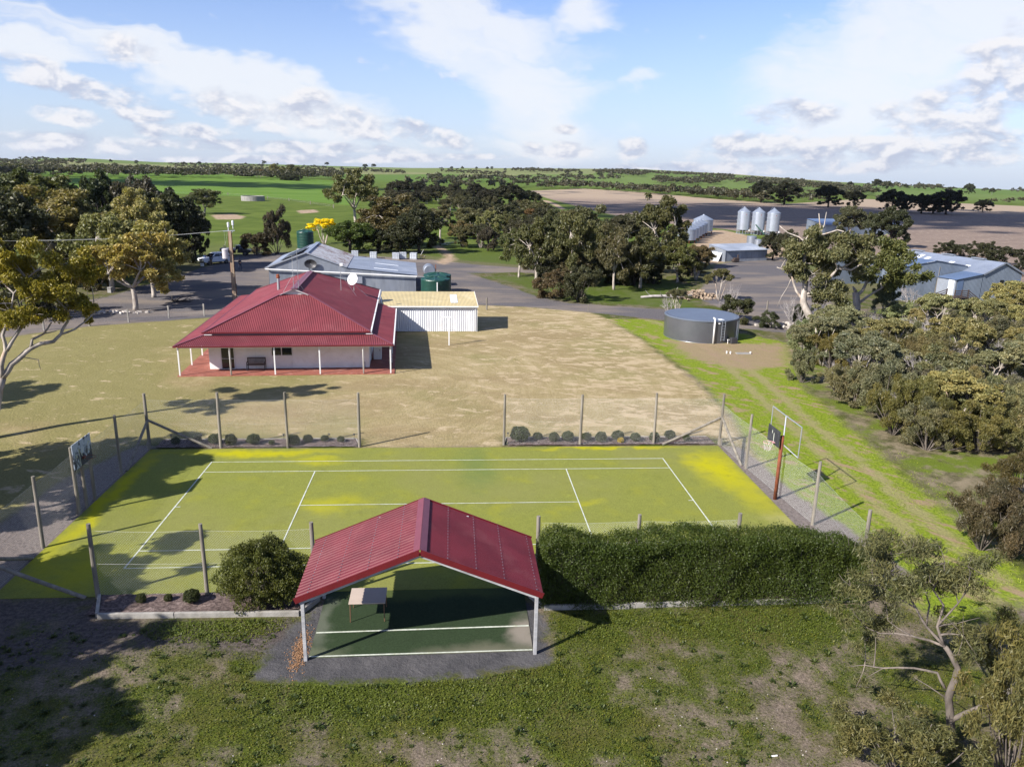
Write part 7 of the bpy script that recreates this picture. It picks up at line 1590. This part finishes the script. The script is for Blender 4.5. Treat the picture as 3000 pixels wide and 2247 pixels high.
# ---------------------------------------------------------------- weeds and grass tufts in the foreground
def grass():
    rs = np.random.RandomState(9); n = 640000
    x = rs.uniform(-16, 22, n); y = rs.uniform(-22.5, -8.9, n)
    f, lush = weed_cover(x, y)
    keep = f+lush > .34
    bad = (sdf(x, y, ASPH[0]) > -.12) | ((x > -4.4) & (x < 3.5) & (y > -12)) | ((y > -9.15) & (x < 17)) | ((sdf(x, y, MULCHY) > .2) & (lush < .12) & (rs.rand(n) < .85))
    keep &= ~bad; x, y, f, lush = x[keep], y[keep], f[keep], lush[keep]
    sel = rs.rand(len(x)) < np.clip((f+lush-.38)*.85+.10*(vnoise(x+60, y+60, 7., 46)-.4)+lush*.6, 0, .75); x, y, lush = x[sel], y[sel], lush[sel]
    m = len(x); z = terrain(x, y); flat = rs.rand(m) < .6; h = np.where(flat, .012+.03*rs.rand(m), .03+.06*rs.rand(m)**2)*(1+.9*lush)
    a = rs.uniform(0, 2*pi, m); tilt = np.where(flat, rs.normal(0, .4, m), rs.normal(1.15, .25, m)); ln = (.016+.022*rs.rand(m))*(1+.9*lush); wd = (.006+.008*rs.rand(m))*np.where(flat, 1.5, .6)*(1+.9*lush)
    ax = np.c_[np.cos(a)*np.cos(tilt), np.sin(a)*np.cos(tilt), np.sin(np.abs(tilt))]; sd = np.c_[-np.sin(a), np.cos(a), rs.normal(0, .25, m)]
    C_ = np.c_[x, y, z+h]; V = np.stack([C_-ax*ln[:, None], C_+sd*wd[:, None], C_+ax*ln[:, None], C_-sd*wd[:, None]], 1).reshape(-1, 3); F = np.arange(4*m).reshape(m, 4)
    hue = np.clip(vnoise(x+60, y+60, .5, 44)*.9+rs.normal(0, .2, m)-lush*1.4, 0, 1); dry = rs.rand(m) < .22*(1-np.clip(lush*4, 0, 1)); hue = np.where(dry, 1, hue)
    o = raw_mesh('rough_grass', V, F, FOL, attrs=dict(rnd=np.repeat(np.clip(rs.normal(.35, .25, m)+lush*.7+dry*.5, 0, 1.6), 4), tint=np.repeat(hue, 4))); o.color = (.088, .114, .018, 1)
    tag(o, 'low weeds and clover over the rough foreground', 'grass', kind='stuff')
    # tussocks and flat rosettes
    nt = 2600; tx = rs.uniform(-16, 22, nt); ty = rs.uniform(-22.3, -9.2, nt); ff, ll = weed_cover(tx, ty)
    ok = (ff+ll+rs.normal(0, .12, nt) > .50) & (sdf(tx, ty, ASPH[0]) < -.1) & ~((tx > -4.4) & (tx < 3.5) & (ty > -12)); tx, ty, ll = tx[ok], ty[ok], ll[ok]; nt = len(tx); nb = 30
    R0 = (.05+.16*rs.rand(nt)**2)*(1+ll); X = np.repeat(tx, nb); Y_ = np.repeat(ty, nb); R1 = np.repeat(R0, nb); a = rs.uniform(0, 2*pi, nt*nb); el_ = np.abs(rs.normal(.55, .35, nt*nb)); rr = R1*rs.uniform(.4, 1.1, nt*nb); m = nt*nb
    d = np.c_[np.cos(a)*np.cos(el_), np.sin(a)*np.cos(el_), np.sin(el_)*.8]; B0 = np.c_[X, Y_, terrain(X, Y_)]+d*(rr*.15)[:, None]; sd = np.c_[-np.sin(a), np.cos(a), 0*a]*(R1*.10+.004)[:, None]; mid = B0+d*(rr*.55)[:, None]; tip = B0+d*rr[:, None]; tip[:, 2] -= rr*.18
    V = np.stack([B0, mid+sd, tip, mid-sd], 1).reshape(-1, 3); hh = np.repeat(rs.rand(nt), nb)
    o = raw_mesh('weed_tussocks', V, np.arange(4*m).reshape(m, 4), FOL, attrs=dict(rnd=np.repeat(np.clip(hh*.9+rs.normal(0, .12, m)-.1, 0, 1.3), 4), tint=np.repeat(np.clip(hh*.5+rs.normal(0, .1, m)-.2, 0, 1), 4))); o.color = (.060, .082, .020, 1)
    tag(o, 'dark weed rosettes and tussocks dotted over the rough foreground', 'weeds', kind='stuff')
    # taller tufts along the right-hand track and under the thicket
    n = 60000; q = rs.rand(n, 2); X = 1700+q[:, 0]*1300; Y_ = 960+q[:, 1]*760
    g_ = np.array([gp(a_, b_)[:2] for a_, b_ in zip(X[:26000], Y_[:26000])]); x, y = g_[:, 0], g_[:, 1]
    k_ = (sdf(x, y, VERGE) > -1.5) & (vnoise(x+60, y+60, .5, 51)+.4*vnoise(x+60, y+60, 1.9, 52) > .78) & (x > 18); x, y = x[k_], y[k_]; m = len(x)
    h = .03+.07*rs.rand(m)**2; wd = .012+.02*rs.rand(m); a = rs.uniform(0, 6.28, m); ln = rs.normal(0, .5, (m, 2))*h[:, None]; z = 0*x
    P0 = np.c_[x-np.cos(a)*wd, y-np.sin(a)*wd, z-.01]; P1 = np.c_[x+np.cos(a)*wd, y+np.sin(a)*wd, z-.01]; tip = np.c_[x+ln[:, 0], y+ln[:, 1], z+h]
    V = np.stack([P0, P1, tip], 1).reshape(-1, 3)
    o = raw_mesh('verge_grass', V, np.arange(3*m).reshape(m, 3), FOL, attrs=dict(rnd=np.repeat(np.clip(rs.normal(.6, .2, m), 0, 1), 3), tint=np.repeat(np.clip(rs.normal(.1, .15, m), 0, 1), 3))); o.color = (.17, .21, .024, 1)
    tag(o, 'bright grass tufts along the right-hand track', 'grass', kind='stuff')
grass()
# ---------------------------------------------------------------- vehicles and people
def extrude_profile(prof, w_, taper=None):
    """side profile (x,z) extruded across y; taper(z) scales the half width"""
    n = len(prof); vs = []
    for s_ in (-1, 1):
        for x, z in prof: vs.append((x, s_*w_/2*(taper(z) if taper else 1), z))
    return MB().add(vs, [tuple(range(n)), tuple(range(2*n-1, n-1, -1))]+[(i, n+i, n+(i+1) % n, (i+1) % n) for i in range(n)])
def wheel(parent, x, y, r=.37, w_=.24):
    o = MB().tube([(0, -w_/2, 0), (0, -w_/2+.03, 0), (0, w_/2-.03, 0), (0, w_/2, 0)], [r*.93, r, r, r*.93], 24).build('wheel', M['tyre'], parent); o.location = (x, y, r)
    MB().tube([(0, -w_/2-.008, 0), (0, w_/2+.008, 0)], r*.62, 16).build('rim', M['rim'], o)
def suv():
    a = A_(gp(560+340/6.375, 640+870/6.375)[:2]); b = A_(gp(560+660/6.375, 640+842/6.375)[:2]); d = b-a; rz = atan2(-d[1], -d[0]); c = (a+b)/2+A_([-d[1], d[0]])/np.linalg.norm(d)*.8
    t = thing('parked_suv', 'white family SUV parked under the trees beyond the gravel yard', 'car', (c[0], c[1], 0), rz)
    tp = lambda z: 1-.0*z
    body = [(2.35, .45), (2.42, .62), (2.38, .85), (2.25, .98), (1.3, 1.10), (.95, 1.16), (-2.3, 1.16), (-2.42, .95), (-2.4, .45), (-1.95, .34), (1.9, .34)]
    extrude_profile(body, 1.90).build('body', M['car_white'], t, bevel=.06)
    cab = [(1.05, 1.14), (.35, 1.62), (.0, 1.72), (-1.6, 1.73), (-2.0, 1.66), (-2.32, 1.14)]
    cb = extrude_profile(cab, 1.78, lambda z: 1.0 if z < 1.3 else .84).build('cabin', M['car_white'], t, bevel=.04)
    for s_ in (-1, 1):
        for (x0, x1, x2, x3) in ((.72, .25, -.42, -.42), (-.5, -.5, -1.32, -1.38), (-1.45, -1.42, -1.78, -2.02)):
            y0, y1 = s_*.905, s_*.775; MB().add([(x0, y0, 1.19), (x1, y1, 1.62), (x2, y1, 1.63), (x3, y0, 1.19)], [(0, 1, 2, 3)]).build('side_window', M['glass'], cb)
        MB().tube([(.1, s_*.68, 1.76), (-1.8, s_*.68, 1.77)], .025, 6).build('roof_rail', M['dark_metal'], cb)
        MB().box((2.36, s_*.68, .80), (.12, .38, .16)).build('headlight', M['lamp'], t, bevel=.02); MB().box((-2.40, s_*.75, .95), (.08, .25, .3)).build('tail_light', M['red_lens'], t)
        MB().box((.85, s_*1.0, 1.2), (.16, .2, .14)).build('mirror', M['car_dark'], t, bevel=.02)
        for x in (-.2, -1.2): MB().box((x, s_*.957, 1.02), (.2, .02, .04)).build('door_handle', M['car_dark'], t)
        for x in (1.48, -1.42): wheel(t, x, s_*.83)
        MB().box((0, s_*.94, .38), (2.2, .06, .12)).build('sill', M['car_dark'], t)
    MB().add([(1.02, -.84, 1.19), (1.02, .84, 1.19), (.40, .72, 1.61), (.40, -.72, 1.61)], [(0, 1, 2, 3)]).build('windscreen', M['glass'], cb); MB().add([(-2.31, -.8, 1.2), (-2.31, .8, 1.2), (-2.04, .7, 1.6), (-2.04, -.7, 1.6)], [(0, 1, 2, 3)]).build('rear_window', M['glass'], cb)
    MB().box((2.40, 0, .82), (.06, .85, .2)).build('grille', M['car_dark'], t); MB().box((2.38, 0, .5), (.14, 1.7, .16)).build('bumper', M['car_dark'], t, bevel=.03)
suv()
def ute():
    a = A_(gp(560+870/6.375, 640+700/6.375)[:2]); t = thing('parked_ute', 'dark tray-back ute with mesh headboard behind the white SUV', 'ute', (a[0]-.3, a[1]+.7, 0), radians(6))
    extrude_profile([(2.3, .5), (2.4, .75), (2.3, 1.0), (1.4, 1.1), (.3, 1.12), (.2, .5)], 1.8).build('body', M['car_dark'], t, bevel=.05)
    cb = extrude_profile([(1.35, 1.1), (.95, 1.68), (.3, 1.75), (.0, 1.7), (-.05, 1.1)], 1.7, lambda z: 1 if z < 1.3 else .86).build('cabin', M['car_dark'], t, bevel=.04)
    for s_ in (-1, 1):
        MB().add([(1.1, s_*.865, 1.15), (.8, s_*.745, 1.6), (.1, s_*.745, 1.6), (.1, s_*.865, 1.15)], [(0, 1, 2, 3)]).build('side_window', M['glass'], cb)
        for x in (1.45, -1.35): wheel(t, x, s_*.78, .40, .26)
        MB().box((2.34, s_*.65, .88), (.1, .35, .18)).build('headlight', M['lamp'], t)
    MB().add([(1.34, -.8, 1.14), (1.34, .8, 1.14), (1.0, .7, 1.63), (1.0, -.7, 1.63)], [(0, 1, 2, 3)]).build('windscreen', M['glass'], cb)
    MB().box((-1.35, 0, .92), (2.5, 1.9, .12)).build('tray', M['dark_metal'], t)
    for s_ in (-1, 1): MB().box((-1.35, s_*.93, 1.1), (2.45, .04, .26)).build('tray_side', M['galv'], t)
    MB().box((-2.58, 0, 1.1), (.04, 1.86, .26)).build('tailgate', M['galv'], t); MB().box((-1.3, 0, .6), (2.2, .8, .35)).build('chassis', M['dark_metal'], t)
    mb = MB()
    for y_ in (-.9, .9): mb.beam((-.15, y_, .95), (-.15, y_, 1.75), .06)
    for z in (1.2, 1.45, 1.72): mb.beam((-.15, -.9, z), (-.15, .9, z), .05)
    mb.build('headboard', M['galv'], t)
ute()

def person(loc, rz, label, shirt, legs, h=1.68, pose='stand', hair='hair', sleeves='long'):
    s = h/1.70; t = thing('person', label, 'person', loc, rz)
    J = [(0, 0, .95, .135), (0, 0, 1.12, .125), (0, -.01, 1.30, .15), (0, 0, 1.43, .10), (0, .0, 1.50, .055), (0, -.02, 1.60, .095), (0, -.02, 1.68, .075)]
    E_ = [(0, 1), (1, 2), (2, 3), (3, 4), (4, 5), (5, 6)]
    def chain(root, pts):
        p = root
        for q in pts: J.append(q); E_.append((p, len(J)-1)); p = len(J)-1
    for sd in (-1, 1):
        if pose == 'phone': chain(3, [(sd*.17, 0, 1.40, .062), (sd*.23, .03, 1.14, .046), (sd*.10, -.22, 1.12, .036), (sd*.05, -.29, 1.13, .034)])
        elif pose == 'pockets': chain(3, [(sd*.18, 0, 1.40, .065), (sd*.27, .06, 1.13, .05), (sd*.19, -.04, .92, .04)])
        else: chain(3, [(sd*.18, 0, 1.40, .065), (sd*.23, .02, 1.13, .05), (sd*.24, -.06, .88, .038), (sd*.24, -.08, .80, .034)])
        k_ = .05 if pose != 'phone' else .09
        chain(0, [(sd*.10, 0, .88, .105), (sd*(.11+k_*.5), -.03*sd, .50, .072), (sd*(.12+k_), .02+.04*sd, .10, .048), (sd*(.13+k_), -.10+.04*sd, .04, .042)])
    me = bpy.data.meshes.new('body'); me.from_pydata([(x*s, y*s, z*s) for x, y, z, r_ in J], E_, []); o = bpy.data.objects.new('tmp', me); COL.objects.link(o)
    o.modifiers.new('skin', 'SKIN')
    for v, (x, y, z, r_) in zip(me.skin_vertices[0].data, J): v.radius = (r_*s*(1.12 if .9 < z < 1.45 and abs(x) < .05 else 1), r_*s*(.8 if .9 < z < 1.45 and abs(x) < .05 else 1))
    me.skin_vertices[0].data[0].use_root = True
    sb = o.modifiers.new('sub', 'SUBSURF'); sb.levels = 1; sb.render_levels = 1
    bpy.context.view_layer.update(); ev = o.evaluated_get(bpy.context.evaluated_depsgraph_get()); nm = bpy.data.meshes.new_from_object(ev)
    bpy.data.objects.remove(o); nm.name = 'body'
    nm.materials.clear()
    for m_ in ('skin', shirt, legs, 'dark_metal'): nm.materials.append(M[m_])
    for p in nm.polygons:
        c_ = p.center/s; p.use_smooth = True
        if c_.z > 1.47: k_ = 0
        elif c_.z < .09: k_ = 3
        elif c_.z < .94 and not (abs(c_.x) > .185 and c_.z > .72): k_ = 2
        elif c_.z < .86 or (pose == 'phone' and c_.y < -.2): k_ = 0
        else: k_ = 1
        p.material_index = k_
    b = bpy.data.objects.new('body', nm); COL.objects.link(b); b.parent = t
    MB().lathe((0, .012*s, 1.60*s), [(.107*s, -.02), (.112*s, .03), (.095*s, .09*s), (.05*s, .125*s), (.01, .132*s)], 12).build('hair', M[hair], t, smooth=True)
    MB().tube([(0, -.105*s, 1.615*s), (0, -.14*s, 1.59*s)], [.012, .016], 5).build('nose', M['skin'], b)
    return t
Kp = lambda a, b: gp(560+a/6.375, 640+b/6.375)
person(Kp(275, 862), .3, 'person in a blue top leaning by the front of the white SUV', 'blue_shirt', 'jeans', 1.62, 'pockets')
person(Kp(380, 882), -.2, 'person in dark jacket and tan trousers beside the white SUV', 'navy_shirt', 'tan_trousers', 1.66, 'pockets')
person(Kp(920, 960), .5, 'person in dark clothes looking at a phone alone on the gravel', 'navy_shirt', 'jeans', 1.60, 'phone')
# odds and ends
def small_box(p, d, m, label, name, cat, lid=True):
    t = thing(name, label, cat, p, rnd.uniform(-.3, .3)); MB().box((0, 0, d[2]/2), d).build('body', M[m], t, bevel=.02)
    MB().box((0, 0, d[2]+.03), (d[0]*1.06, d[1]*1.06, .06)).build('lid', M[m], t, bevel=.01)
    MB().beam((-d[0]*.4, -d[1]*.56, d[2]*.8), (d[0]*.4, -d[1]*.56, d[2]*.8), .03).build('handle', M['dark_metal'], t)
small_box(Kp(208, 892), (.45, .32, .36), 'pvc', 'small white cooler box on the grass left of the SUV', 'cooler_box', 'cooler')
small_box(gp(955/2.94933, 400+1350/2.94933), (.5, .4, .6), 'concrete', 'pale lidded bin standing beside the dark tree trunk on the left', 'white_bin', 'bin')
def rubble(center, n, spread, size, m, label, cat, elong=1.0, seed=3):
    rs = np.random.RandomState(seed); mb = MB()
    for i in range(n):
        x, y = rs.normal(0, spread[0]), rs.normal(0, spread[1]); hgt = max(0, spread[2]*(1-abs(x)/(2.2*spread[0])-abs(y)/(2.2*spread[1]))); s_ = size*rs.uniform(.5, 1.3)
        q = Matrix.Rotation(rs.uniform(0, 6), 3, 'Z') @ Matrix.Rotation(rs.uniform(-.5, .5), 3, 'X')
        mb.box((x, y, hgt*rs.rand()+s_*.25), (s_*elong*rs.uniform(.8, 1.4), s_*rs.uniform(.6, 1), s_*rs.uniform(.5, .8)), M=q)
    o = mb.build('rubble_pile', M[m]); o.location = (center[0], center[1], 0); tag(o, label, cat); o['kind'] = 'stuff'
W3g = lambda a, b: gp(1400+a/2.94933, 400+b/2.94933); W4g = lambda a, b: gp(2100+a/2.45778, 400+b/2.45778)
rubble(W3g(1880, 1390), 130, (1.3, .8, 1.0), .34, 'pole_wood', 'heap of split firewood on the grass by the dead log', 'firewood', 1.8, 4)
rubble(W4g(600, 1372), 90, (1.5, .7, .5), .38, 'rock', 'low heap of pale stones at the foot of the white-limbed gum', 'stones', 1.0, 5)
rubble(W1p(1000, 1525), 26, (1.6, .35, .1), .3, 'rock', 'scattered pale stones along the road edge on the left', 'stones', 1.2, 6)
t = thing('fallen_log', 'grey fallen dead trunk with branches beside the firewood', 'log', W3g(1620, 1400), .1)
MB().tube([(-3.2, 0, .2), (-1.5, .3, .25), (.5, 0, .3), (2.2, -.4, .25), (3.4, -.3, .4)], [.12, .17, .2, .17, .1], 8).build('trunk', M['twig_grey'], t, smooth=True)
for p, q in (((.5, 0, .3), (1.8, .6, 1.3)), ((-1.5, .3, .25), (-2.6, .2, 1.0)), ((2.2, -.4, .25), (3.2, -.9, 1.0)), ((-.4, .1, .3), (-.9, -.6, .9))): MB().tube(bez(p, q, np.random.RandomState(2), .2), np.linspace(.07, .02, 5), 6).build('branch', M['twig_grey'], t)
t = thing('fallen_branches', 'dark tangle of fallen branches under the twin-trunked gum', 'branches', W1p(1520, 1430), 0)
for i in range(14):
    a = rnd.uniform(0, 6.28); MB().tube(bez((rnd.uniform(-.6, .6), rnd.uniform(-.4, .4), .1), (2*cos(a), 1.0*sin(a), rnd.uniform(.1, .8)), np.random.RandomState(i), .2), np.linspace(.06, .02, 5), 5).build('branch', M['bark_dark'], t)
o = MB().tube([(-.09, 0, .03), (.09, .02, .03)], .022, 10).build('pipe_offcut', M['pvc']); o.location = gp(2268, 2217, 0); tag(o, 'short white pipe offcut lying in the foreground weeds', 'pipe')
rubble((-4.3, -11.0), 900, (.13, .55, .05), .028, 'orange_grit', 'orange gravel spilt round the left shelter post', 'gravel', 1.0, 8)
# stones and clods in the foreground
def clods():
    rs = np.random.RandomState(14); mb = MB()
    for i in range(420):
        x, y = rs.uniform(-14, 18), rs.uniform(-22, -12.8)
        if vnoise(x+60, y+60, .9, 41) > .6: continue
        s_ = rs.uniform(.012, .032); z = float(terrain(x, y)); q = Matrix.Rotation(rs.uniform(0, 6), 3, 'Z') @ Matrix.Rotation(rs.uniform(-.6, .6), 3, 'X'); mb.box((x, y, z+s_*.2), (s_*1.3, s_, s_*.7), M=q)
    o = mb.build('scattered_stones', M['rock']); tag(o, 'small pale stones scattered through the foreground weeds', 'stones', kind='stuff')
clods()

# ---------------------------------------------------------------- clouds overhead (outside the frame) whose shadows lie on the far fields
def cloud(target, h, rx, ry, n, label, seed):
    rs = np.random.RandomState(seed); mb = MB(); ph = (1+5**.5)/2
    ico = np.array([(-1, ph, 0), (1, ph, 0), (-1, -ph, 0), (1, -ph, 0), (0, -1, ph), (0, 1, ph), (0, -1, -ph), (0, 1, -ph), (ph, 0, -1), (ph, 0, 1), (-ph, 0, -1), (-ph, 0, 1)])/1.902
    tri = np.array([(0, 11, 5), (0, 5, 1), (0, 1, 7), (0, 7, 10), (0, 10, 11), (1, 5, 9), (5, 11, 4), (11, 10, 2), (10, 7, 6), (7, 1, 8), (3, 9, 4), (3, 4, 2), (3, 2, 6), (3, 6, 8), (3, 8, 9), (4, 9, 5), (2, 4, 11), (6, 2, 10), (8, 6, 7), (9, 8, 1)])
    P = rs.normal(0, 1, (n, 3))*np.array([rx*.5, ry*.5, 8]); s_ = rs.uniform(2.5, 6.5, n)
    V = (P[:, None, :]+ico[None]*s_[:, None, None]*np.array([1.3, 1.3, .6])).reshape(-1, 3); F = (tri[None]+12*np.arange(n)[:, None, None]).reshape(-1, 3)
    o = raw_mesh('cloud', V, F, M['cloud'], smooth=True); o.location = (target[0]-h*SHX, target[1]-h*SHY, h); tag(o, label, 'cloud', 'small clouds above the farm', 'stuff')
mat('cloud', (.9, .9, .9), 1.0, 0, 0)
cloud((160, 300), 420, 95, 80, 1100, 'cloud shading the worked paddock', 3)
cloud((-190, 560), 420, 230, 45, 900, 'cloud shading the green crop', 4)
cloud((330, 300), 420, 130, 55, 800, 'cloud shading the right of the worked paddock', 5)

# ---------------------------------------------------------------- air
def haze():
    m = bpy.data.materials.new('haze_air'); m.use_nodes = True; t = NT(m.node_tree); t.n.remove(t.n['Principled BSDF'])
    v = t.new('ShaderNodeVolumePrincipled'); v.inputs['Color'].default_value = (.80, .88, 1.0, 1); v.inputs['Density'].default_value = HAZE; v.inputs['Anisotropy'].default_value = .3
    t.l.new(v.outputs[0], t.n['Material Output'].inputs['Volume'])
    o = MB().box((0, 3500, 25), (9000, 9000, 220)).build('haze', m); tag(o, kind='stuff')
HAZE = 0.5/20000
haze()
